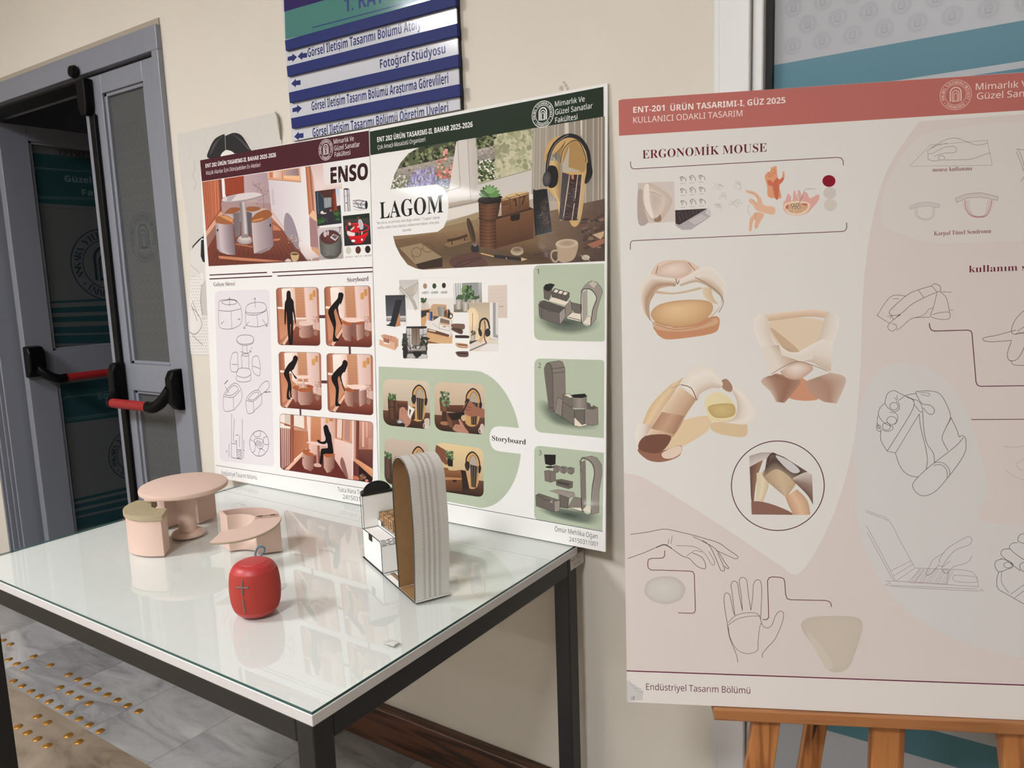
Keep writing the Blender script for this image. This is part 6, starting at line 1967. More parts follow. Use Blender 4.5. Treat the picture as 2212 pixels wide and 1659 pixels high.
solid([(428, 1415), (520, 1340), (548, 1482), (480, 1498), (428, 1486)], LT); solid([(428, 1340), (522, 1338), (522, 1470), (500, 1480), (432, 1412)], (104, 98, 90)); solid([(540, 1270), (574, 1285), (600, 1300), (645, 1320), (648, 1475), (600, 1486), (524, 1470), (524, 1345)], (130, 122, 112)); P.poly([(544, 1275), (640, 1325), (600, 1340), (545, 1335)], (92, 86, 80)); P.poly([(576, 1284), (600, 1296), (596, 1312), (580, 1308)], SG)
P.bands([(404, 1225), (408, 1325)], [(544, 1215), (542, 1330)], [(110, 103, 95), (150, 142, 132), (116, 108, 100)]); solid([(398, 1206), (440, 1200), (525, 1194), (545, 1216), (500, 1232), (420, 1228)], (26, 25, 26))
P.crop(800, 560, 2.593)
P.rquad([(918, 1042), (1308, 1084), (1300, 1522), (918, 1458)], [36, 0, 0, 30], SG)
drop_shadow([(935, 1400), (1000, 1380), (1150, 1400), (1290, 1430), (1270, 1490), (1150, 1480), (1000, 1440)])
P.text('3', 943, 1096, 959, 1098, 26, (60, 64, 58), 'sans')
solid([(974, 1094), (1038, 1096), (1036, 1148), (1010, 1155), (980, 1146)], (30, 29, 30)); P.ell(1005, 1164, 24, 6, (34, 33, 34))
for k in range(3):
    x = 1026 + k * 40
    solid([(x, 1158 + k * 5), (x + 14, 1154 + k * 5), (x + 36, 1160 + k * 5), (x + 36, 1184 + k * 5), (x + 20, 1196 + k * 5), (x, 1188 + k * 5)], (124, 116, 108)); P.line([(x, 1160 + k * 5), (x + 20, 1166 + k * 5), (x + 20, 1194 + k * 5)], .7, OUT)
solid([(975, 1186), (1000, 1182), (1038, 1192), (1038, 1240), (1010, 1250), (978, 1240)], (118, 110, 102)); P.lines([[(1008, 1192), (1008, 1248)]], .7, OUT); solid([(1040, 1236), (1070, 1232), (1134, 1246), (1132, 1278), (1110, 1286), (1042, 1266)], (104, 97, 90)); P.poly([(1050, 1240), (1120, 1256), (1110, 1272), (1046, 1256)], (76, 71, 67))
solid([(1000, 1298), (1050, 1290), (1140, 1306), (1146, 1322), (1112, 1340), (1108, 1394), (1060, 1390), (1052, 1312)], (150, 142, 132)); solid([(1060, 1318), (1110, 1336), (1106, 1392), (1062, 1386)], (104, 97, 90)); solid([(1108, 1390), (1140, 1330), (1186, 1340), (1184, 1400), (1240, 1400), (1240, 1424), (1180, 1414)], (130, 122, 112)); P.poly([(1120, 1392), (1184, 1392), (1184, 1412)], LT)
solid([(926, 1322), (945, 1312), (1062, 1350), (1060, 1410), (1030, 1416), (928, 1382)], (106, 99, 92)); solid([(1030, 1356), (1062, 1350), (1060, 1410), (1032, 1416)], (150, 142, 132)); P.line([(930, 1320), (970, 1336), (972, 1346), (1000, 1352), (1030, 1358)], .8, OUT)
solid([(1172, 1130), (1195, 1110), (1240, 1102), (1270, 1112), (1295, 1150), (1298, 1200), (1282, 1300), (1280, 1420), (1236, 1428), (1186, 1412), (1182, 1200)], (140, 132, 122)); P.smooth([(1180, 1135), (1210, 1124), (1240, 1150), (1252, 1200), (1240, 1280), (1236, 1415), (1192, 1404), (1190, 1250)], (190, 200, 178), 5); P.poly([(1180, 1135), (1206, 1124), (1210, 1380), (1190, 1404)], (122, 114, 106)); P.poly([(1190, 1404), (1212, 1380), (1240, 1384), (1236, 1420)], LT); P.line([(1184, 1404), (1178, 1136), (1210, 1120), (1244, 1146), (1256, 1200), (1240, 1300), (1236, 1424)], 1.3, OUT, 4)
# foot of the sheet
P.line([(8, 1283), (440, 1370), (1302, 1525)], 1.0, (40, 44, 64))
P.crop(*(800, 560, 2.593))
P.text('Ömür Mehlika Oğan', 1033, 1523, 1272, 1566, 26, (44, 44, 58), 'sans')
P.text('24150311001', 1114, 1580, 1274, 1609, 24, (44, 44, 58), 'sans')
P.build('printed_sheet', M_print_gloss, green_poster)
# ------------------------------------------------------------------ poster with the coral heading, standing on the easel
P3W, P3H = 0.7, 1.0
y3, t3 = 0.4499, 0.0873
a3 = Vector((math.cos(y3), math.sin(y3), 0))
n3 = Vector((math.sin(y3), -math.cos(y3), 0))
u3 = Vector((0, 0, 1)) * math.cos(t3) - n3 * math.sin(t3)
P = Print((-.5265, 1.0883, .6564), a3, u3)
coral_poster = poster_board('poster_board', 'large poster with coral heading about an ergonomic mouse, standing on a wooden easel', P.O, P.a, P.up, P3W, P3H)
PW3 = (221, 220, 214)
P.edge = (P3W, P3H)
P.add([(.004, 0), (P3W, 0), (P3W, P3H), (.004, P3H), (0, P3H - .004), (0, .004)], [(0, 1, 2), (0, 2, 3), (0, 3, 4), (0, 4, 5)], [P.col(PW3)] * 6)
PK = (215, 206, 200)
PK2 = (206, 196, 190)
P.crop(0, 0, 1)
E_ = 2420
# soft pink fields and white ovals of the background
P.poly([(1346, 1022)] + [tuple(p) for p in spline([(1346, 1022), (1390, 1032), (1470, 1080), (1580, 1150), (1680, 1218), (1722, 1240), (1765, 1185), (1810, 1085), (1845, 950), (1858, 800), (1864, 640), (1880, 500), (1915, 370), (1985, 262)], 6)] + [(E_, 232), (E_, 1495), (1352, 1448)], PK)
P.smooth([(1905, 480), (1915, 400), (1980, 300), (2080, 275), (2220, 262), (E_, 260), (E_, 520), (2220, 520), (2030, 525), (1945, 505)], (216, 211, 205), 8)
P.poly([tuple(p) for p in spline([(1845, 960), (1860, 870), (1900, 800), (1960, 784), (2030, 810), (2085, 880), (2120, 990), (2135, 1060), (2135, 1130), (E_, 1125)], 6)] + [(E_, 1425)] + [tuple(p) for p in spline([(2200, 1420), (2100, 1395), (2000, 1350), (1920, 1280), (1865, 1180), (1846, 1080)], 6)], (211, 210, 207))
P.poly([(1352, 1449), (E_, 1488), (E_, 1600), (1356, 1516)], (221, 217, 211))
P.line([(1352, 1449), (2212, 1480), (E_, 1487)], 2.4, (96, 30, 58))
P.crop(1330, 1000, 2.518)
P.poly([(55, 1180), (100, 1205), (150, 1240), (148, 1290), (64, 1296)], (198, 198, 194)); P.lines([[(80, 1195), (115, 1240), (150, 1250)], [(100, 1225), (140, 1228)], [(70, 1180), (90, 1210)]], .7, (160, 160, 156), 2)
P.dots([(82, 1268), (104, 1266), (104, 1290), (84, 1290)], 14, 3, 6, [(176, 178, 172), (150, 152, 146)], 4)
P.text('Endüstriyel Tasarım Bölümü', 166, 1234, 732, 1255, 34, (96, 36, 58), 'sans')
# coral heading
P.crop(1320, 150, 2.48)
P.poly([(34, 168), (60, 160), (2330, 8), (2700, -18), (2700, 196), (2212, 219), (35, 356)], (184, 110, 102))
P.text('ENT-201', 119, 233, 287, 221, 31, (238, 228, 222), 'bold'); P.text('ÜRÜN TASARIMI-I, GÜZ 2025', 318, 222, 934, 180, 31, (238, 228, 222), 'bold')
P.text('KULLANICI ODAKLI TASARIM', 119, 288, 704, 250, 31, (236, 222, 216), 'sans')
P.emblem(1846, 136, 80, (226, 200, 190), w=.8)
P.text('Mimarlık Ve', 1954, 110, 2262, 92, 34, (236, 222, 216)); P.text('Güzel Sanatlar', 1960, 160, 2340, 138, 34, (236, 222, 216))
MR = (112, 34, 52)
P.text('ERGONOMİK MOUSE', 168, 478, 834, 440, 46, (104, 34, 52), 'serif')
P.line([(104, 493)] + [(105, 515), (110, 528), (122, 533)] + [(1210, 471), (1232, 474), (1243, 490), (1244, 514)], 1.5, (92, 34, 58))
P.line([(103, 966), (103, 935), (108, 922), (122, 917), (1240, 868), (1256, 862), (1263, 846), (1261, 820)], 1.5, (92, 34, 58))
SE = (88, 80, 84)
# reference strip
P.crop(1360, 350, 4.514)
P.hgrad([(80, 203), (436, 188), (444, 584), (86, 600)], (204, 194, 184), (210, 200, 192)); P.smooth([(80, 290), (130, 290), (150, 480), (180, 590), (86, 600)], (178, 164, 154), 4)
P.blob([(165, 215), (215, 215), (300, 260), (385, 320), (415, 380), (380, 470), (320, 560), (260, 586), (215, 570), (170, 500), (130, 400), (125, 300)], (226, 214, 200), (196, 180, 164), (180, 330))
P.smooth([(285, 500), (310, 540), (300, 580), (250, 582), (240, 560)], (150, 122, 104), 4); P.blob([(195, 290), (240, 300), (310, 335), (340, 370), (330, 450), (280, 530), (245, 545), (215, 490), (198, 390)], (196, 182, 168), (214, 202, 190), (240, 340)); P.line([(195, 290), (240, 300), (310, 335)], 1.0, (150, 134, 120), 3)
P.smooth([(150, 225), (185, 218), (190, 300), (200, 400), (235, 540), (200, 530), (150, 430), (138, 310)], (232, 222, 210), 4)
rnd = random.Random(3)
for r in range(3):
    for c in range(3):
        x, y = 516 + c * 92 + (r * 3), 165 - c * 7 + r * 116
        P.line([(x - 26, y - 10), (x - 12, y - 24), (x + 4, y - 18 - 10 * (c == 1)), (x + 28, y - 4), (x + 34, y + 26)], .9, (60, 50, 56), 3)
        P.line([(x - 26, y - 10), (x - 8, y - 2), (x - 18, y + 10), (x - 2, y + 24)], .9, (60, 50, 56), 3); P.line([(x - 10, y - 20), (x + 6, y - 6), (x - 4, y + 6)], .7, (90, 60, 66), 2)
        P.ell(x - 22, y - 12, 5, 5, (150, 60, 76)); P.line([(x - 26, y + 46), (x + 24, y + 44)], .8, (150, 146, 146))
P.poly([(444, 470), (756, 452), (790, 470), (790, 530), (600, 660), (510, 662), (448, 620)], (176, 170, 170)); P.poly([(444, 470), (756, 454), (486, 612), (448, 600)], (66, 58, 58))
for k in range(7):
    P.line([(470 + k * 36, 500 - k * 6), (500 + k * 30, 580 - k * 16)], 1.0, (100, 90, 88))
P.dots([(450, 480), (740, 460), (490, 600)], 60, 5, 8, [(48, 42, 44), (84, 74, 72)], 5, .6, -.4)
P.poly([(570, 575), (700, 506), (765, 545), (640, 620)], (196, 190, 190)); P.line([(570, 575), (640, 620), (765, 545)], .8, (140, 134, 136)); P.poly([(756, 454), (790, 460), (786, 530), (740, 500)], (206, 202, 202))
for (x, y, w_, h_) in ((865, 240, 60, 35), (1055, 225, 40, 45), (910, 330, 45, 30), (1035, 405, 70, 45), (860, 435, 55, 45)):
    for k in range(6):
        P.line([(x + w_ * rnd.uniform(-1, 1), y + h_ * rnd.uniform(-1, 1)) for _ in range(3)], .6, (186, 184, 182), 4)
SKN, SKS = (226, 184, 156), (206, 150, 124)
P.smooth([(1320, 130), (1345, 100), (1372, 88), (1380, 50), (1400, 52), (1408, 44), (1432, 44), (1440, 120), (1450, 165), (1480, 160), (1500, 85), (1510, 110), (1505, 170), (1462, 235), (1480, 345), (1420, 354), (1350, 335), (1342, 240), (1325, 180)], (222, 160, 122), 4)
P.smooth([(1395, 230), (1420, 170), (1455, 170), (1450, 350), (1420, 352)], (200, 112, 88), 4); P.smooth([(1345, 175), (1390, 190), (1400, 232), (1355, 225)], (206, 116, 92), 4); P.smooth([(1450, 180), (1505, 150), (1490, 195), (1445, 225)], (204, 116, 92), 4)
P.lines([[(1340, 130), (1380, 150)], [(1350, 105), (1400, 140)], [(1380, 90), (1410, 120)], [(1410, 60), (1418, 120)]], .8, (166, 96, 74), 3)
P.smooth([(1130, 280), (1150, 275), (1215, 290), (1240, 305), (1280, 350), (1310, 420), (1410, 440), (1408, 512), (1290, 490), (1235, 470), (1200, 420), (1165, 390), (1170, 360), (1200, 362), (1245, 400), (1245, 360), (1205, 320), (1145, 300)], SKN, 4); P.smooth([(1230, 490), (1310, 510), (1265, 600), (1245, 645), (1218, 640), (1225, 560), (1200, 590), (1190, 665), (1165, 665), (1172, 560), (1200, 520)], (222, 178, 150), 4)
P.lines([[(1170, 290), (1240, 330), (1250, 400)], [(1200, 365), (1240, 420)], [(1225, 560), (1230, 500)]], .7, (180, 128, 104), 3); P.line([(1172, 410), (1152, 460), (1172, 520)], 1.2, (196, 194, 190), 4)
P.smooth([(1500, 400), (1520, 370), (1540, 315), (1560, 315), (1568, 370), (1590, 370), (1598, 290), (1615, 285), (1632, 360), (1645, 350), (1642, 285), (1660, 278), (1690, 350), (1700, 300), (1730, 300), (1755, 350), (1790, 340), (1830, 318), (1850, 330), (1840, 380), (1780, 450), (1730, 500), (1640, 522), (1550, 510), (1505, 470)], (222, 170, 160), 4)
P.lines([[(1568, 370), (1572, 330)], [(1632, 360), (1634, 310)], [(1690, 350), (1690, 320)]], 1.0, (176, 116, 108))
P.smooth([(1505, 440), (1530, 400), (1640, 378), (1740, 395), (1760, 430), (1720, 495), (1640, 518), (1550, 506)], (230, 210, 186), 4); P.smooth([(1525, 440), (1545, 412), (1640, 398), (1725, 412), (1738, 440), (1700, 480), (1630, 500), (1560, 486)], (206, 168, 132), 4); P.smooth([(1520, 440), (1540, 415), (1548, 440), (1530, 460)], (196, 108, 96), 3); P.smooth([(1680, 405), (1730, 405), (1725, 425), (1690, 420)], (200, 110, 100), 3)
for x, y in ((1590, 420), (1610, 440), (1635, 418), (1650, 440), (1600, 450)):
    P.ring(x, y, 13, 10, .9, (70, 60, 58), 12); P.ell(x, y, 9, 7, (232, 224, 206))
P.lines([[(1560, 460), (1620, 470)], [(1600, 470), (1608, 498)], [(1680, 460), (1700, 478)]], .8, (232, 214, 190)); P.line([(1650, 412), (1710, 272)], .9, (110, 90, 90)); P.text('n. medianus', 1714, 268, 1808, 266, 12, (90, 84, 84))
P.ell(1944, 185, 64, 58, (136, 28, 46)); P.ell(1952, 302, 64, 58, (206, 199, 190)); P.ell(1958, 418, 64, 60, (209, 203, 191))
# sketches at the top right
P.crop(1320, 150, 2.48)
G1c = (112, 104, 106)
L1 = lambda w, *q: P.line(list(q), w, G1c, 4)
P.line([(1598, 519), (1710, 405), (2015, 380), (2042, 513)], .7, (140, 132, 132), closed=True)
L1(.8, (1715, 420), (1790, 378), (1845, 368), (1900, 385), (1960, 405), (2018, 395)); L1(.8, (1690, 440), (1740, 410), (1800, 395)); L1(.8, (1690, 448), (1720, 450), (1780, 420), (1830, 412), (1850, 425), (1840, 445), (1790, 448), (1730, 465)); L1(.8, (1700, 455), (1698, 478), (1720, 490), (1760, 488)); P.ring(1770, 474, 17, 12, .8, G1c, 18); L1(.8, (1785, 486), (1840, 484), (1930, 480), (2000, 456), (2032, 448))
P.text('mouse kullanımı', 1722, 548, 1934, 540, 22, (126, 62, 74), 'serif'); P.text('Karpal Tünel Sendromu', 1730, 890, 2036, 876, 23, (126, 62, 74), 'serif')
P.poly([tuple(p) for p in spline([(1598, 735), (1640, 716), (1700, 710), (1760, 722)], 4)] + [tuple(p) for p in spline([(1755, 742), (1700, 732), (1645, 736), (1602, 750)], 4)], (206, 200, 197)); P.line([(1598, 735), (1640, 716), (1700, 710), (1760, 722), (1755, 742), (1700, 732), (1645, 736), (1602, 750)], .7, (160, 152, 152), closed=True)
for r_, w_ in ((1, .7), (.72, .6), (.85, .5)):
    P.line([(1678 - 48 * r_, 738), (1674 - 44 * r_, 780), (1680, 782 + 26 * r_), (1690 + 36 * r_, 790), (1694 + 40 * r_, 736)], w_, (176, 160, 158), 5)
P.poly([tuple(p) for p in spline([(1845, 690), (1900, 668), (1980, 660), (2074, 682)], 4)] + [tuple(p) for p in spline([(2070, 702), (1980, 684), (1905, 690), (1852, 714)], 4)], (206, 198, 192)); P.line([(1845, 690), (1900, 668), (1980, 660), (2074, 682), (2070, 702), (1980, 684), (1905, 690), (1852, 714)], .8, (140, 120, 122), closed=True)
for r_, w_, c in ((1, 1.4, (176, 104, 104)), (.86, 1.0, (190, 130, 128)), (.7, .7, (160, 150, 150)), (1.14, .6, (196, 170, 168))):
    P.line([(1966 - 70 * r_, 700), (1966 - 66 * r_, 745), (1966 - 30 * r_, 772 + 14 * r_), (1975 + 30 * r_, 772 + 14 * r_), (1966 + 66 * r_, 740), (1970 + 70 * r_, 700)], w_, c, 5)
P.lines([[(2170, 432), (2180, 428), (2200, 470), (2212, 520)], [(2172, 440), (2195, 500), (2210, 545)], [(2195, 600), (2212, 575)], [(2180, 428), (2230, 440), (2290, 520)]], .9, G1c, 3)
# photographs of the model: straps of cloth-like clay, drawn as shaded bands
P.crop(1330, 520, 2.513)
C1, C2, C3, C4, C5 = (226, 218, 206), (206, 188, 168), (176, 146, 122), (140, 104, 84), (232, 226, 216)
P.smooth([(208, 466), (300, 470), (450, 430), (550, 410), (562, 460), (520, 505), (300, 536), (240, 520), (215, 490)], (196, 142, 108), 4); P.smooth([(205, 440), (300, 470), (450, 462), (540, 420), (545, 455), (400, 490), (270, 490), (215, 475)], (206, 168, 136), 4)
P.blob([(190, 400), (230, 350), (340, 324), (470, 322), (525, 345), (515, 400), (440, 450), (320, 468), (230, 450)], (226, 196, 152), (196, 158, 118), (330, 370)); P.lines([[(220, 455), (320, 482), (440, 468), (530, 430)], [(210, 440), (330, 472)]], .8, (150, 108, 84), 4)
P.strap([(470, 250), (478, 300), (520, 340)], [(520, 255), (530, 310), (560, 345)], [(220, 204, 176), (206, 184, 152)])
P.strap([(200, 265), (320, 280), (460, 250)], [(215, 285), (330, 290), (470, 262)], [(214, 196, 168), (196, 172, 144)])
P.smooth([(190, 185), (220, 130), (270, 108), (350, 104), (400, 112), (458, 150), (430, 180), (330, 215), (220, 210)], (222, 200, 180), 5); P.blob([(218, 170), (240, 140), (310, 112), (380, 112), (412, 150), (390, 185), (310, 206), (235, 198)], (230, 214, 200), (206, 182, 162), (310, 150)); P.lines([[(230, 135), (217, 180)], [(395, 118), (430, 160)]], 1.6, (150, 112, 90), 2)
P.strap([(330, 205), (250, 196), (180, 185), (135, 225), (118, 290), (145, 390), (195, 440)], [(325, 250), (290, 248), (235, 262), (205, 300), (185, 340), (180, 400), (205, 450)], [C1, C1, C2, C3, (196, 172, 148)])
P.strap([(345, 215), (400, 185), (480, 142), (545, 160), (598, 240), (590, 310), (520, 400)], [(350, 248), (430, 225), (480, 238), (530, 270), (572, 310), (560, 370), (500, 430)], [C5, C1, C1, C2, (186, 158, 134)])
P.line([(430, 198), (490, 230), (550, 275), (585, 330), (560, 390)], 1.6, (150, 128, 110), 4); P.line([(205, 290), (180, 350), (185, 430)], 1.6, (166, 138, 116), 4); P.line([(325, 205), (335, 235), (345, 215)], 2.0, (140, 110, 92), 3)
# second model (front)
P.smooth([(830, 460), (870, 430), (1000, 418), (1110, 430), (1140, 460), (1100, 560), (1020, 610), (930, 600), (860, 540)], (222, 204, 178), 4); P.smooth([(840, 470), (990, 590), (960, 605), (900, 570)], (200, 174, 144), 4)
P.strap([(815, 400), (930, 385), (1060, 374), (1145, 380)], [(830, 438), (940, 422), (1060, 412), (1140, 420)], [(230, 212, 190), (206, 176, 146)])
P.strap([(785, 392), (752, 430), (755, 500), (790, 580)], [(825, 400), (832, 470), (850, 540), (880, 580)], [C5, C1, (214, 202, 186)]); P.strap([(1145, 385), (1128, 440), (1110, 510), (1080, 560)], [(1205, 400), (1214, 450), (1200, 510), (1175, 560)], [(210, 198, 182), C1, C5])
P.smooth([(945, 800), (985, 750), (1030, 755), (1100, 850), (1060, 868), (990, 866), (940, 850)], (206, 150, 122), 4)
P.strap([(800, 745), (790, 770), (840, 820), (870, 875)], [(870, 720), (1000, 755), (960, 830), (915, 880)], [(206, 184, 168), (166, 132, 114), (150, 112, 94), (176, 140, 118)]); P.strap([(1025, 765), (1060, 830), (1130, 875)], [(1165, 715), (1250, 750), (1200, 884)], [(186, 154, 134), (176, 142, 122), (206, 184, 168)])
P.blob([(888, 700), (920, 670), (990, 655), (1050, 668), (1070, 700), (1000, 750), (930, 745)], (232, 222, 210), (196, 164, 142), (980, 690))
P.strap([(795, 575), (810, 650), (840, 735)], [(890, 565), (960, 600), (1000, 655)], [C1, C1, C2, (186, 160, 138)]); P.strap([(1000, 600), (1070, 560), (1130, 535), (1180, 560)], [(990, 655), (1060, 660), (1120, 690), (1168, 712)], [C5, C1, C2]); P.strap([(885, 560), (940, 602), (1010, 600), (1075, 560)], [(900, 620), (960, 640), (1010, 655), (1070, 640)], [C5, C1, C1]); P.line([(845, 725), (900, 690), (985, 655), (1080, 680), (1150, 708)], 1.3, (150, 120, 100), 4)
# third model (side)
P.strap([(300, 780), (200, 880), (150, 980), (125, 1080)], [(370, 740), (300, 850), (200, 1000), (165, 1060)], [(214, 184, 140), (226, 204, 168), (206, 178, 146)])
P.smooth([(250, 1120), (340, 990), (480, 950), (520, 970), (500, 1030), (420, 1085), (330, 1130)], (222, 200, 164), 4); P.smooth([(520, 990), (620, 985), (705, 985), (708, 1060), (620, 1060), (530, 1035)], (214, 192, 156), 4); P.smooth([(485, 860), (560, 820), (640, 880), (640, 960), (540, 985), (500, 950)], (226, 214, 172), 4); P.blob([(500, 905), (560, 885), (640, 890), (640, 950), (540, 960)], (206, 186, 130), (190, 164, 112))
P.smooth([(120, 1130), (250, 1140), (350, 1110), (352, 1160), (300, 1190), (230, 1202), (165, 1185)], (150, 108, 88), 4); P.smooth([(255, 1150), (345, 1112), (355, 1150), (310, 1180), (262, 1180)], (226, 206, 188), 4)
P.strap([(575, 770), (640, 830), (660, 900), (640, 965), (560, 985)], [(590, 750), (700, 830), (762, 910), (760, 965), (700, 998)], [C2, C1, C5, C1]); P.smooth([(575, 760), (605, 752), (635, 795), (620, 822), (580, 800)], (166, 134, 112), 4)
P.strap([(120, 990), (105, 1060), (115, 1125)], [(190, 1000), (180, 1060), (165, 1130)], [C5, C1, (196, 172, 154)])
P.strap([(350, 790), (270, 890), (200, 1000), (125, 1130)], [(440, 860), (385, 940), (330, 1040), (230, 1150)], [(226, 206, 180), (206, 178, 150), (186, 152, 124)]); P.smooth([(160, 1060), (300, 1060), (240, 1150), (125, 1132)], (120, 84, 70), 4); P.strap([(190, 1020), (250, 930)], [(320, 1050), (370, 950)], [(176, 138, 112), (196, 162, 134), (166, 128, 104)])
P.strap([(355, 780), (400, 705), (480, 675), (540, 710), (582, 775)], [(445, 868), (460, 830), (520, 800), (560, 800), (580, 790)], [C1, C5, C1, C2, C3][:4]); P.line([(355, 782), (410, 800), (440, 866)], 1.8, (130, 96, 78), 3); P.line([(300, 800), (355, 780)], 1.2, (180, 150, 128))
P.ring(880, 1330, 252, 243, 2.0, (84, 34, 58), 64)
q = [(724, 1172), (1062, 1250), (1072, 1450), (1050, 1488), (738, 1486)]
P.clip_to([(724, 1160), (860, 1140), (1066, 1270), (1072, 1452), (1052, 1489), (738, 1486)])
P.strap([(724, 1190), (724, 1300), (738, 1420)], [(800, 1190), (765, 1300), (750, 1420)], [(96, 70, 60), (150, 118, 100)]); P.strap([(720, 1170), (790, 1150), (860, 1150)], [(724, 1230), (800, 1190), (850, 1180)], [(176, 164, 156), (210, 202, 194)])
P.strap([(765, 1260), (765, 1350), (760, 1430)], [(835, 1250), (830, 1330), (790, 1440)], [(214, 202, 170), (226, 214, 184), (206, 186, 154)]); P.smooth([(735, 1420), (830, 1425), (960, 1480), (900, 1500), (730, 1500)], (140, 104, 92), 4)
P.strap([(920, 1390), (940, 1440), (970, 1500)], [(985, 1350), (1040, 1410), (1060, 1500)], [(196, 156, 128), (222, 190, 158), (196, 160, 132)]); P.strap([(820, 1230), (800, 1280), (920, 1390)], [(940, 1210), (990, 1290), (925, 1395)], [(176, 150, 124), (206, 186, 154), (190, 164, 134)]); P.strap([(820, 1180), (850, 1150), (880, 1160), (1000, 1210), (1060, 1250)], [(805, 1280), (870, 1240), (930, 1270), (960, 1300), (970, 1310)], [(120, 104, 96), (84, 70, 64), (150, 132, 116)]); P.smooth([(870, 1165), (950, 1200), (1000, 1250), (960, 1260), (900, 1210)], (206, 204, 202), 4); P.strap([(960, 1290), (1020, 1260), (1075, 1250)], [(970, 1310), (1040, 1380), (1075, 1440)], [(210, 200, 192), (150, 128, 116), (110, 86, 78)]); P.line([(826, 1200), (840, 1160), (870, 1160)], 2.4, (70, 52, 46), 3)
P.clip = None
# line drawings on the lower left
P.crop(1330, 1000, 2.518)
HL = (62, 54, 56)
D = lambda w, *q: P.line(list(q), w, HL, 5)
D(1.1, (80, 389), (180, 375), (265, 360), (345, 375), (430, 395), (480, 410), (560, 435), (610, 470), (660, 505), (662, 520), (640, 520)); D(1.1, (66, 520), (150, 490), (220, 460), (270, 446), (310, 470), (360, 505), (400, 520), (440, 560), (480, 576), (490, 560), (470, 515), (420, 490)); D(2.0, (220, 460), (265, 445), (305, 465)); D(.8, (290, 412), (285, 440), (270, 446)); D(.8, (308, 394), (300, 440))
D(.8, (328, 450), (400, 452), (450, 465), (490, 500), (520, 550), (536, 552), (534, 530), (505, 480)); D(.8, (415, 490), (430, 476), (470, 485)); D(.8, (385, 505), (415, 486)); D(1.1, (470, 420), (510, 450), (545, 520), (570, 580), (588, 586), (590, 570), (555, 490)); D(1.1, (420, 400), (470, 425), (545, 470), (600, 550), (615, 570), (608, 575), (590, 560)); D(1.0, (545, 475), (600, 500), (640, 518))
P.line([(267, 476), (266, 505), (258, 516), (246, 518), (195, 519), (178, 526), (174, 545), (176, 570), (192, 582), (400, 588), (420, 592), (428, 608), (433, 800), (428, 814), (414, 818), (340, 815)], 1.5, (100, 38, 62))
P.blob([(156, 690), (175, 645), (240, 618), (320, 622), (370, 660), (378, 700), (350, 745), (280, 768), (210, 755), (165, 722)], (208, 207, 200), (192, 184, 176), (250, 680), mid=.75)
D(1.0, (664, 1084), (655, 1040), (620, 950), (606, 870), (592, 780), (590, 725), (604, 707), (622, 725), (640, 810), (650, 830)); D(1.0, (648, 828), (636, 730), (628, 665), (640, 643), (662, 655), (672, 720), (690, 804)); D(1.0, (690, 804), (680, 700), (672, 640), (690, 622), (712, 640), (722, 720), (735, 800)); D(1.0, (735, 802), (745, 730), (750, 660), (768, 636), (790, 650), (794, 720), (788, 850)); D(1.0, (788, 850), (800, 885), (825, 898), (850, 880), (870, 830), (895, 806), (913, 820), (905, 870), (868, 955), (820, 1010), (798, 1040), (800, 1060))
D(.9, (608, 885), (660, 850), (720, 835), (784, 832)); D(.9, (612, 868), (650, 832), (710, 815), (770, 820), (788, 850)); D(.9, (612, 890), (622, 950), (660, 1015), (720, 1038), (770, 1020), (774, 980), (780, 910), (790, 870))
P.line([(800, 852), (822, 852), (832, 840), (826, 640), (836, 624), (852, 620), (895, 622), (914, 630), (920, 650), (924, 715), (932, 738), (950, 744), (1140, 748), (1162, 754), (1172, 768), (1173, 784)], 1.6, (100, 38, 62))
P.blob([(1010, 870), (1060, 840), (1180, 832), (1300, 838), (1342, 870), (1330, 950), (1300, 1040), (1270, 1110), (1220, 1138), (1160, 1130), (1120, 1080), (1070, 990), (1020, 920)], (202, 192, 176), (196, 186, 172), (1170, 960), mid=.8); P.smooth([(1040, 930), (1090, 960), (1180, 1090), (1150, 1125), (1110, 1060)], (206, 198, 182), 5)
# right half: usage drawings
P.crop(1800, 540, 2.964)
P.text('kullanım senaryosu', 868, 144, 1560, 118, 44, (104, 34, 58), 'serif')
D(1.0, (630, 225), (655, 217), (685, 235), (684, 262), (664, 270), (580, 306), (500, 350), (430, 410), (380, 418), (360, 405), (370, 380), (470, 290), (545, 255), (630, 230)); D(.9, (545, 258), (580, 306)); D(.9, (630, 228), (664, 270)); D(.9, (465, 295), (370, 297), (290, 405), (290, 425), (362, 470)); D(.8, (380, 312), (420, 312)); D(.9, (430, 410), (360, 470), (350, 500), (375, 520), (405, 500), (400, 480), (375, 470)); D(.9, (385, 445), (430, 415)); D(.9, (405, 515), (440, 490), (500, 440), (560, 432), (620, 430)); D(.9, (664, 275), (640, 370), (622, 420), (660, 440), (720, 445), (745, 435), (742, 400), (690, 400), (630, 415)); D(.9, (685, 268), (725, 310), (744, 400)); D(.8, (690, 268), (758, 271)); D(.8, (745, 384), (768, 386)); D(.8, (520, 435), (580, 415), (612, 380), (640, 372)); D(.8, (345, 425), (372, 420)); D(.8, (362, 440), (375, 420), (382, 445))
P.line([(615, 468), (618, 495), (628, 512), (646, 519), (860, 513), (880, 518), (888, 534), (914, 845), (922, 864), (940, 873), (1240, 869)], 1.9, (92, 38, 64)); P.line([(883, 1086), (1240, 1084), (1560, 1078)], 1.6, (92, 38, 64))
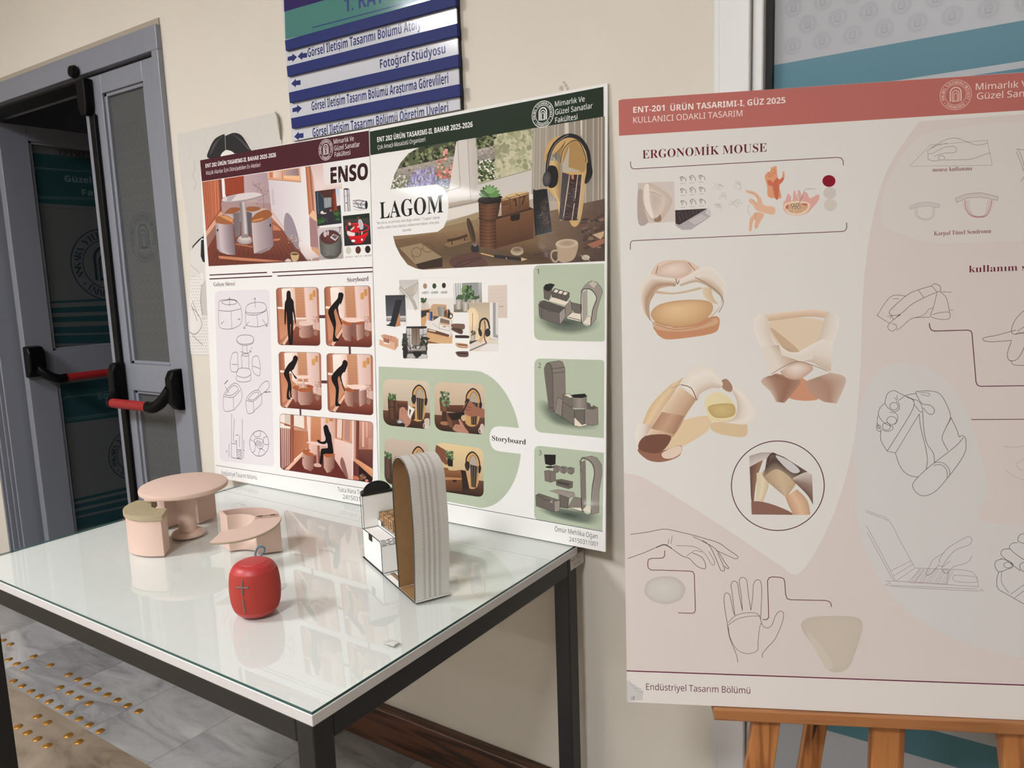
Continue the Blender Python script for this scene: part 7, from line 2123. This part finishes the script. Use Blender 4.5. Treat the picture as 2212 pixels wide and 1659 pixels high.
D(1.0, (1240, 370), (1170, 440), (1140, 515), (1165, 540), (1240, 520)); D(1.0, (1170, 512), (1050, 545), (965, 562), (965, 580), (1020, 588), (1145, 578)); D(1.0, (1140, 585), (1115, 660), (1125, 705), (1165, 706), (1200, 670), (1230, 600)); D(.9, (1165, 540), (1190, 530), (1240, 540)); D(.9, (1140, 706), (1155, 735), (1240, 740)); D(.9, (1240, 480), (1180, 520))
# hand with the model in the oval
D(1.0, (330, 980), (345, 925), (385, 900), (440, 925), (520, 960)); D(1.0, (330, 980), (350, 1010), (390, 1035), (420, 1020), (420, 985), (400, 965)); P.ring(388, 1000, 26, 24, .9, HL, 20); D(1.0, (330, 982), (300, 1010), (290, 1060), (330, 1110), (380, 1130)); D(.9, (360, 1040), (400, 1045), (414, 1075), (400, 1110), (380, 1116)); P.ring(374, 1092, 32, 26, .9, HL, 20); D(.9, (285, 1060), (282, 1110), (305, 1150)); P.ring(340, 1130, 26, 24, .9, HL, 20); P.ring(292, 1132, 10, 12, .9, HL, 14); D(.9, (280, 1110), (276, 1140), (290, 1160), (310, 1155)); D(.9, (310, 1150), (345, 1162), (378, 1150), (382, 1125)); D(.9, (390, 945), (408, 958), (408, 930))
D(1.0, (415, 965), (470, 930), (530, 920)); D(1.0, (528, 915), (540, 905), (640, 905), (690, 930), (730, 1000), (750, 1070), (715, 1150), (697, 1210), (735, 1285)); D(1.0, (528, 915), (545, 950), (570, 985), (620, 995), (648, 1025), (635, 1052), (605, 1045), (575, 1010)); D(.8, (545, 912), (612, 918), (608, 935), (560, 925)); D(.9, (510, 965), (530, 960), (560, 985), (572, 1030), (555, 1035), (520, 990)); D(1.0, (470, 940), (515, 1005), (345, 1288)); D(.9, (550, 1050), (398, 1300)); D(.9, (345, 1288), (398, 1300)); D(1.0, (305, 1155), (305, 1220), (345, 1288)); D(1.0, (398, 1302), (430, 1390), (480, 1440), (545, 1455)); D(1.0, (550, 1050), (560, 1140), (590, 1260), (602, 1340), (595, 1405)); D(1.0, (572, 1035), (580, 1150), (600, 1240), (640, 1300), (648, 1360)); D(1.0, (752, 1070), (790, 1150), (805, 1198)); D(1.0, (805, 1198), (828, 1188), (848, 1215), (845, 1290), (800, 1370), (735, 1455), (660, 1540), (590, 1574), (540, 1560), (510, 1520), (520, 1480), (600, 1400), (735, 1295), (800, 1240), (832, 1200)); D(.9, (648, 1362), (700, 1362), (740, 1400), (745, 1440)); D(.9, (640, 1380), (690, 1375), (725, 1410), (730, 1460)); D(.8, (755, 1075), (720, 1140))
# laptop drawing below
P.crop(1800, 1060, 2.769)
LPc = (150, 138, 140)
L2 = lambda w, *q: P.line(list(q), w, LPc, 3)
for q in ([(193, 117), (262, 142), (332, 175), (400, 300), (488, 460)], [(196, 128), (270, 155), (330, 180)], [(198, 210), (280, 360), (372, 540)], [(203, 250), (290, 410), (360, 540)], [(342, 480), (465, 420)], [(360, 510), (475, 440)], [(376, 540), (490, 462)], [(338, 545), (360, 540), (870, 575)], [(338, 555), (350, 572), (860, 600), (874, 588)], [(338, 545), (338, 558)], [(490, 462), (620, 468), (830, 484), (868, 575)], [(345, 565), (860, 588)], [(720, 505), (845, 515), (850, 548), (725, 540), (720, 505)], [(450, 545), (520, 468)], [(485, 548), (545, 470)], [(450, 545), (680, 560)], [(680, 560), (690, 490)]):
    L2(.9, *q)
for k in range(5):
    for j in range(6):
        x, y = 470 + k * 46 + (5 - j) * 8 - j * 1, 470 + j * 15
        P.line([(x, y), (x + 30, y + 2), (x + 28, y + 10), (x - 3, y + 9)], .6, (176, 156, 152), closed=True)
L2(1.1, (635, 430), (640, 400), (690, 340), (790, 280), (815, 276), (830, 295), (810, 325), (740, 350), (700, 385), (660, 440), (650, 455), (635, 445)); L2(1.0, (665, 370), (600, 410), (575, 455), (555, 495), (565, 508), (600, 480), (632, 440)); L2(1.0, (700, 420), (650, 460), (655, 480), (680, 495), (720, 455), (800, 430), (830, 390)); P.ring(672, 481, 15, 13, .9, (140, 126, 128), 16); L2(.8, (555, 500), (580, 500), (620, 460))
D(1.0, (1145, 256), (1115, 265), (1105, 300), (1150, 320)); D(1.0, (1105, 310), (1070, 315), (1055, 345), (1120, 400), (1160, 420)); D(1.0, (1060, 348), (1020, 350), (1002, 375), (1030, 410), (1120, 480)); D(1.0, (1010, 408), (975, 420), (967, 450), (990, 485), (1040, 470), (1075, 455), (1060, 425), (1000, 405)); P.ring(1045, 445, 26, 17, .9, HL, 20); D(1.0, (1145, 425), (1118, 440), (1120, 470), (1150, 490)); D(1.0, (990, 485), (978, 530), (985, 585), (1040, 620), (1145, 680)); D(.8, (1008, 480), (1008, 550), (1050, 610)); D(.8, (1060, 620), (1145, 560)); D(.8, (1085, 640), (1145, 595))
P.crop(1800, 540, 2.964)
P.lines([[(1090, 1258), (1160, 1262), (1230, 1255)], [(1170, 1370), (1230, 1330)], [(1170, 1375), (1200, 1410), (1235, 1400)], [(1100, 1408), (1160, 1450), (1240, 1480)]], .7, (160, 146, 144), 3)
P.build('printed_sheet', print_material('satin_poster_print', 0.6, 0.0, None, .1), coral_poster)

# ------------------------------------------------------------------ wooden easel carrying it
M_pine = wood('pine', (138, 84, 42), (178, 118, 66), axis=2, scale=1.1, rough=0.42)
M_pine_x = wood('pine_bar', (132, 84, 46), (164, 110, 66), axis=0, scale=1.0, rough=0.42)
et = thing('easel', 'orange pine studio easel standing before the glazed opening', 'easel')
et.matrix_world = frame_of(Vector(P.O) , a3, Vector((0, 0, 1)))
# local frame: x along the board, y away from the viewer, z up; origin at the poster's lower left corner
z0 = -.6564
tr = BM()
box(tr, .142, .700, -.009, .034, -.0205, -.0008)
obj('tray', tr, M_pine_x, et, bevel=.002)


def bar(x0, y0, za, x1, y1, zb, w, d, name='leg'):
    bm = BM()
    v = []
    for (x, y, z) in ((x0, y0, za), (x1, y1, zb)):
        v.append([bm.verts.new((x + sx * w / 2, y + sy * d / 2, z)) for sx, sy in ((-1, -1), (1, -1), (1, 1), (-1, 1))])
    bm.faces.new(v[0]); bm.faces.new(v[1])
    for i in range(4):
        bm.faces.new((v[0][i], v[0][(i + 1) % 4], v[1][(i + 1) % 4], v[1][i]))
    return obj(name, bm, M_pine, et, bevel=.002)


bar(.150, -.02, z0, .230, .018, -.021, .044, .024)
bar(.690, -.02, z0, .612, .018, -.021, .050, .024)
for s_, x in ((-1, .232), (1, .610)):
    bar(x, .0255, -.0008, x - s_ * .12, .155, .99, .044, .022, 'upright')
bar(.422, .022, -.30, .422, .022, -.021, .050, .024, 'centre_post')
bar(.422, .0255, -.0008, .422, .125, .90, .048, .022, 'centre_post')
obj('crossbar', (lambda b: box(b, .155, .655, .035, .058, -.32, -.27))(BM()), M_pine_x, et, bevel=.002)
rl = bar(.258, .100, z0, .455, .165, .74, .036, .022, 'rear_leg')
kn = BM()
m_ = Matrix.Translation((.336, .1150, -.075)) @ Matrix.Rotation(math.radians(-2.67), 4, 'X') @ Matrix.Rotation(math.radians(8), 4, 'Y') @ Matrix(((1, 0, 0, 0), (0, 0, 1, 0), (0, 1, 0, 0), (0, 0, 0, 1)))
prism(kn, [(-.003, .028), (.002, .03), (.0045, .004), (.002, -.03), (-.001, -.05), (-.004, .0)], -.0012, .0, mtx=m_)
obj('knot', kn, mat('dark_knot', (62, 34, 18), rough=.5), rl)
# ------------------------------------------------------------------ directory sign on the wall
SX0, SX1 = -1.7585, -1.153
SZ0, SZ1 = 1.7776, 2.34      # its foot rests just above the leaning boards
sign = thing('directory_sign', 'blue and white floor directory sign behind the two posters', 'directory sign', (SX0, WALL, 0))
obj('sign_panel', box(BM(), 0, SX1 - SX0, -.012, -.002, SZ0, SZ1), mat('sign_acrylic', (206, 208, 214), rough=.12, coat=.6), sign, bevel=.001)
obj('side_rail', (lambda b: box(b, SX1 - SX0, SX1 - SX0 + .0025, -.0125, 0, SZ0, SZ1))(BM()), mat('rail_chrome', (60, 60, 62), rough=.25, metal=.9), sign)
P = Print((SX0, WALL - .0122, 0), (1, 0, 0), (0, 0, 1))
P.clip = [(-.004, SZ0 + .0003), (SX1 - SX0, SZ0 + .0003), (SX1 - SX0, SZ1), (-.004, SZ1)]
P.crop(560, 0, 4.424)
NV = (32, 46, 108)
P.poly([(228, -400), (1880, -800), (1880, 12), (250, 378)], (70, 128, 122))
P.poly([(225, -300), (1400, -600), (1400, -150), (610, 5), (238, 112)], (36, 24, 92))
P.poly([(1300, -120), (1560, -180), (1590, 5), (1540, 10)], (206, 214, 212))
P.text('1. KAT', 815, 118, 1190, 24, 150, (40, 62, 128), 'bold')
P.line([(508, 264), (1470, 12), (1560, -12)], 2.6, (44, 70, 120))
TX = (30, 50, 110)
P.text('Görsel İletişim Tasarımı Bölümü Atölyesi', 465, 548, 1634, 250, 84, TX, 'bold'); P.text('1-2', 1668, 243, 1768, 216, 80, (150, 158, 190), 'bold')
P.text('Fotoğraf Stüdyosu', 1155, 655, 1780, 508, 84, TX, 'bold')
P.text('Görsel İletişim Tasarım Bölümü Araştırma Görevlileri', 502, 1058, 1808, 795, 84, TX, 'bold')
P.text('Görsel İletişim Tasarımı Bölümü Öğretim Üyeleri', 512, 1310, 1808, 1075, 84, TX, 'bold')


def arrow(x, y, s, w=90):
    k = w / 2
    P.poly([(x - s * k, y - 18 + s * 10), (x, y - 22), (x, y - 42), (x + s * k, y - s * 8), (x, y + 42), (x, y + 22), (x - s * k, y + 24 + s * 6)], NV)


arrow(316, 553, 1); arrow(412, 532, -1); arrow(350, 793, -1); arrow(362, 1043, 1); arrow(378, 1299, -1)
P.build('sign_print', print_material('sign_ink', .1, .5, None, .5), sign).location = (0, -.0122, 0)
M_navy = mat('navy_strip', (34, 45, 104), rough=.5, spec=.15)
for (xl, yl, xr, yr) in ((243, 385, 1872, -66), (260, 632, 1888, 222), (281, 884, 1899, 517), (302, 1130, 1911, 802)):
    l_, r_ = (at_y(560 + x / 4.424, y / 4.424, WALL - .022) for x, y in ((xl, yl), (xr, yr)))
    l_, r_ = (l_[0] - SX0, l_[2]), (r_[0] - SX0, r_[2])
    m_ = Matrix(((1, 0, 0, 0), (0, 0, 1, 0), (0, 1, 0, 0), (0, 0, 0, 1)))
    obj('navy_bar', prism(BM(), [l_, (l_[0] + .0008, l_[1] - .0282), (r_[0] + .0008, r_[1] - .0275), r_], -.022, -.0125, mtx=m_), M_navy, sign, bevel=.001)

# ------------------------------------------------------------------ drawing pinned on the wall
P = Print((-2.335, WALL - .0016, 1.16), (1, 0, 0), (0, 0, 1))
draw = thing('wall_drawing', 'marbled paper drawing of a dark-haired figure, taped to the wall beside the door', 'drawing')
draw.matrix_world = frame_of(P.O, P.a, P.up)
P.crop(380, 230, 4.148)
edge = [(10, 248), (895, 52), (920, 95), (935, 200), (948, 320), (975, 520), (960, 900), (640, 2230)]
left = [(380, 2215), (95, 2218), (130, 1500), (110, 1100), (60, 760), (25, 480)]
P.poly(edge + left, (205, 202, 195))
rnd = random.Random(12)
for k in range(26):
    x, y = rnd.uniform(20, 900), rnd.uniform(120, 900)
    pts = [(x, y)]
    for j in range(4):
        pts.append((pts[-1][0] + rnd.uniform(-40, 40), pts[-1][1] + rnd.uniform(20, 90)))
    if all(inside(p, edge + left) for p in pts):
        P.line(pts, rnd.uniform(.6, 2.4), (192, 189, 183) if k % 3 else (180, 177, 172), 3)
HA = (44, 44, 44)
P.smooth([(284, 460), (300, 380), (350, 290), (430, 248), (443, 262), (520, 236), (590, 262), (660, 370), (680, 420), (520, 420), (480, 396), (444, 392), (400, 440), (400, 470)], HA, 5)
P.smooth([(405, 440), (440, 395), (490, 398), (520, 425), (480, 470)], (226, 224, 218), 4); P.line([(440, 250), (446, 395)], 1.2, (196, 194, 190), 2)
for k in range(16):
    P.line([(420 - k * 5, 262 + k * 4), (370 - k * 4, 320 + k * 5), (330 - k * 2, 400 + k * 3)], .4, (82, 82, 80), 3)
    P.line([(500 + k * 5, 245 + k * 3), (570 + k * 4, 300 + k * 3), (640 + k * 2, 380 + k)], .4, (82, 82, 80), 3)
P.poly([(245, 840), (256, 1000), (245, 1160), (205, 1190), (150, 1250), (135, 1320), (160, 1270), (220, 1210), (240, 1200), (225, 1330), (245, 1390), (295, 1412), (275, 1180), (262, 900)], (38, 38, 38))
P.poly([(232, 1180), (262, 1190), (300, 1420), (300, 1440), (330, 2230), (95, 2218), (125, 1500), (128, 1300), (165, 1250)], (214, 212, 206)); P.poly([(225, 1200), (250, 1190), (290, 1412), (240, 1390), (222, 1340)], (40, 40, 40))
P.line([(128, 1420), (180, 1460), (210, 1500), (232, 1640), (236, 1750)], 1.0, (150, 148, 144), 4)
P.crop(0, 600, 2.765)
P.poly([(1140, 0), (1215, -30), (1208, 120), (1195, 340), (1140, 330), (1135, 130)], (224, 222, 216)); P.poly([(1208, 40), (1250, -20), (1262, 230), (1205, 220), (1195, 140)], (196, 193, 187)); P.poly([(1120, 345), (1195, 260), (1255, 240), (1270, 458), (1112, 455)], (222, 220, 214)); P.lines([[(1130, 320), (1165, 338), (1205, 290), (1190, 230), (1150, 180)], [(1205, 40), (1198, 140), (1212, 225)], [(1150, 140), (1185, 230)], [(1140, 160), (1180, 260)], [(1255, 120), (1262, 220)], [(1150, 345), (1210, 400)]], 1.6, (128, 124, 118), 3)
for k in range(11):
    for j in range(26):
        x, y = 1122 + k * 14 + (j % 2) * 7, -10 + j * 18
        inq = (y < 200 and 1142 < x < 1200) or (y > 330 and x < 1262) or (y > 230 and 1205 < x < 1262)
        if inq:
            P.line([(x - 3, y), (x, y + 6), (x + 4, y - 1)], .55, (120, 116, 110))
P.build('printed_sheet', print_material('paper_print', .8, 0), draw)
# the sheet itself: thin paper, its right edge curling off the wall
pts = [P.crop(380, 230, 4.148).uv(p) for p in edge + left]
sb = prism(BM(), pts, -.0004, -.0001, mtx=Matrix(((1, 0, 0, 0), (0, 0, -1, 0), (0, 1, 0, 0), (0, 0, 0, 1))))
obj('paper', sb, mat('marbled_paper', (205, 202, 195), rough=.85), draw)
cu = BM()
cp = [P.uv(p) for p in ((895, 52), (912, 78), (922, 105), (931, 170), (938, 230), (945, 300))]
rows_ = []
for (u, v), f in zip(cp, (.010, .014, .016, .016, .012, .006)):
    rows_.append([cu.verts.new((u - .002 + f * math.sin(t) * .55, -.0003 - f * (1 - math.cos(t)) * .6, v)) for t in np.linspace(0, 1.9, 7)])
for r0, r1 in zip(rows_, rows_[1:]):
    for k in range(6):
        cu.faces.new((r0[k], r0[k + 1], r1[k + 1], r1[k]))
obj('curled_edge', cu, mat('paper_back', (196, 188, 172), rough=.85), draw, smooth='all')

# ------------------------------------------------------------------ films on the glass
P = Print((0, WALL + .0198, 0), (1, 0, 0), (0, 0, 1))
x0, x1 = WX0 + .107, WX1 - .09


def uvq(a, b, c, d, colr):
    P.add([(a, c), (b, c), (b, d), (a, d)], [(0, 1, 2), (0, 2, 3)], [P.col(colr)] * 4)


TEAL = (86, 130, 144)
uvq(x0, x1, 1.694, 1.757, TEAL); uvq(x0, x1, 1.66, 1.683, TEAL); uvq(x0, x1, .426, .488, (78, 118, 126)); uvq(x0, x1, 1.56, 1.62, TEAL)
P.crop(1540, 0, 3.2917)
SEAL = (156, 159, 163)
for r in range(9):
    for c in range(38):
        x, z = x0 + .035 + c * .052 + (r % 2) * .026, 1.785 + r * .034
        if x > x1 - .03:
            continue
        keep, P.uv = P.uv, (lambda p, x=x, z=z: (x + p[0], z - p[1]))
        P.emblem(0, 0, .0155, SEAL, words=False, w=1.2)
        P.uv = keep
        n = 26
        for k in range(n):
            a = 2 * math.pi * k / n
            q = [(x + math.cos(a) * .0117, z + math.sin(a) * .0117), (x + math.cos(a) * .0142, z + math.sin(a) * .0142), (x + math.cos(a + .12) * .0142, z + math.sin(a + .12) * .0142), (x + math.cos(a + .12) * .0117, z + math.sin(a + .12) * .0117)]
            P.add(q, [(0, 1, 2), (0, 2, 3)], [P.col(SEAL)] * 4, None, 3)
P.build('film_print', print_material('film_ink', .4, 0.1), pane).location = P.O
# door leaves: the narrow closed leaf
P = Print((0, WALL - .004 + .0178, 0), (1, 0, 0), (0, 0, 1))
P.crop(0, 0, 2.765)
P.emblem(858, 1417, 150, (62, 68, 74), w=.7)
for (za, zb) in ((1.12, 2.0), (.2, .98)):
    gx0, gx1 = RX0 + .15, RX1 - .075
    z = za + .03
    while z < zb - .03:
        for k in range(6):
            x = gx0 + .02 + k * (gx1 - gx0 - .03) / 5.5
            if math.hypot(x + 2.60, (z - 1.53)) > .075:
                n = 16
                for i in range(n):
                    a, b = 2 * math.pi * i / n, 2 * math.pi * (i + 1) / n
                    q = [(x + .011 * math.cos(a), z + .017 * math.sin(a)), (x + .0125 * math.cos(a), z + .0185 * math.sin(a)), (x + .0125 * math.cos(b), z + .0185 * math.sin(b)), (x + .011 * math.cos(b), z + .017 * math.sin(b))]
                    P.add(q, [(0, 1, 2), (0, 2, 3)], [P.col((69, 72, 72))] * 4, None, 1)
        z += .052
P.build('film_print', print_material('dark_film_ink', .4, .0), paneR).location = P.O
# the wide open leaf, seen from its inner side
P = Print((LX - .0178, WALL + .085, 0), (0, 1, 0), (0, 0, 1))
P.crop(0, 0, 2.765)
DT, DL = (30, 58, 62), (66, 80, 82)
FX = 1170                                   # bands run on to the leaf's free edge


def run(a, b):
    return (FX, a[1] + (b[1] - a[1]) * (FX - a[0]) / (b[0] - a[0]))


def film_band(a, b, c, d, colr):
    P.poly([a, run(a, b), run(d, c), d], colr)


def film_line(a, b, w=1.6):
    P.line([a, run(a, b)], w, DL)


gu0, gu1 = .133, .827
P.clip = [(gu0, 1.116), (gu1, 1.116), (gu1, 2.044), (gu0, 2.044)]
film_band((100, 905), (600, 950), (640, 1240), (130, 1205), DT)
film_line((105, 990), (600, 1030)); film_line((125, 1180), (620, 1195)); film_line((128, 1235), (620, 1255))
P.line([(900, 1052), (600, 1030), (215, 1005), (190, 1030), (185, 1060), (190, 1120), (205, 1165), (240, 1175), (620, 1185), (900, 1195)], 1.8, DL); P.line([(140, 1085), (185, 1085)], 1.6, DL)
P.text('Güzel Sanatlar', 388, 1085, 800, 1110, 36, (92, 104, 106), 'bold'); P.text('Fakültesi', 492, 1165, 760, 1180, 34, (92, 104, 106), 'bold')
P.text('ÇIKIŞI', 560, 956, 350, 936, 40, (60, 62, 64), 'bold')
P.emblem(640, 1580, 210, (30, 42, 52), w=.8)
P.crop(0, 600, 2.765)
for k, (y0, h) in enumerate(((145, 16), (185, 40), (240, 40), (300, 48), (350, 60))):
    film_band((215, y0), (640, y0 - 22 + k * 2), (645, y0 - 22 + k * 2 + h * .9), (220, y0 + h * .72), DT)
P.clip = [(gu0, .182), (gu1, .182), (gu1, .972), (gu0, .972)]
film_band((285, 650), (700, 590), (715, 830), (320, 880), DT); film_line((290, 730), (700, 670)); film_line((318, 865), (710, 810))
P.line([(1000, 650), (700, 690), (400, 710), (365, 740), (355, 780), (365, 825), (400, 842), (710, 800), (1000, 762)], 1.8, DL); P.line([(300, 785), (355, 775)], 1.6, DL); P.text('Güzel Sanatlar', 585, 728, 900, 690, 34, (70, 96, 96), 'bold')
P.emblem(800, 1050, 150, (22, 34, 40), w=.8)
for k, (y0, h) in enumerate(((1335, 20), (1370, 30), (1412, 34), (1455, 80))):
    film_band((385, y0), (770, y0 - 88), (775, y0 - 88 + h * .85), (392, y0 + h * .8), DT)
P.clip = None
P.build('film_print', print_material('dark_film_ink', .4, .0), paneL).matrix_local = frame_of(P.O, P.a, P.up)

# ------------------------------------------------------------------ asset sticker on the desk frame (part of the desk)
P = Print((TX1 - .0018 + .0004, TY0, 0), (0, 1, 0), (0, 0, 1))
P.crop(1190, 1150, 15.08)
P.poly([(622, 850), (1060, 570), (1082, 960), (640, 1258)], (196, 190, 182))
for q in ([(650, 905), (760, 830), (790, 870), (660, 1010)],):
    P.dots(q, 60, 10, 18, [(110, 104, 98), (140, 134, 126)], 3, .5, -.55)
P.lines([[(800, 800), (1040, 640)], [(800, 770), (1040, 600)], [(820, 830), (960, 780)], [(700, 980), (960, 780)]], .7, (110, 104, 98))
for k in range(9):
    x = 735 + k * 27
    P.line([(x, 1020 - k * 17), (x, 1125 - k * 17)], [.9, .5, 1.3, .5, .8, 1.2, .5, .9, .6][k], (62, 58, 54))
o = P.build('barcode_sticker', print_material('sticker_print', .45, .1), desk)
o.location = (TX1 - .0014 - desk.location[0], TY0 - desk.location[1], 0)
o.rotation_euler = (0, 0, math.pi / 2)
# ------------------------------------------------------------------ wooden calendar blocks in the organiser tray
M_block = mat('birch_block', (176, 136, 92), rough=0.6, noise=0.06, nscale=90)
bl = .0262
specs = [('month', 'low month block of the wooden calendar beside the planter tower', '', 'EK'),
         ('number', 'wooden calendar block showing 0 in the organiser tray', '0', 'A'),
         ('number', 'wooden calendar block showing 8, nearest the ribbed arch', '8', 'L')]
for i, (kind, lab, front, topw) in enumerate(specs):
    x = .0262 + i * (bl + .0012)
    w = Vector((x, .0375, .0797))
    c = thing('calendar_block', lab, 'calendar block', tuple(ORG @ w), OA, 'wooden calendar blocks')
    body = obj('block', box(BM(), 0, bl, 0, .0335, 0, .0265), M_block, c, bevel=.0006)
    ed = BM()
    e = .0006
    for (a, b_, cc, d) in ((0, bl, 0, 0), (0, bl, .0335, .0335), (0, 0, 0, .0335), (bl, bl, 0, .0335)):
        tube(ed, [(a, cc, .0266), (b_, d, .0266)], .0005, 5)
    for a in (0, bl):
        tube(ed, [(a, -.0001, 0), (a, -.0001, .0265)], .0005, 5)
    obj('burnt_edge', ed, M_cut, c)
    P = Print((0, 0, 0), (1, 0, 0), (0, 0, 1))
    P.uv = lambda p: p
    K = P.col((34, 24, 18))

    def put(s, x0, y0, x1, h, top):
        v, f, used = set_line(s, 'sans', .01)
        xs = [v[k][0] for k in used]
        mn, wd = min(xs), max(xs) - min(xs)
        pts = [(x0 + (q[0] - mn) / wd * (x1 - x0), y0 + q[1] / .7 * h) for q in v]
        tris = [(q[0], q[k], q[k + 1]) for q in f for k in range(1, len(q) - 1)]
        bm = BM()
        vv = [bm.verts.new((q[0], -.0003, q[1]) if not top else (q[0], q[1], .0268)) for q in pts]
        for t_ in tris:
            try:
                bm.faces.new([vv[k] for k in t_])
            except ValueError:
                pass
        bmesh.ops.delete(bm, geom=[q for q in bm.verts if not q.link_faces], context='VERTS')
        obj('burnt_lettering', bm, M_cut, c)
    if front:
        put(front, .0075, .0055, .0185, .0145, False)
    else:
        put('OCA', .005, .0165, .0205, .006, False)
    put(topw, .006, .010, .0195, .014 if topw != 'EK' else .009, True)
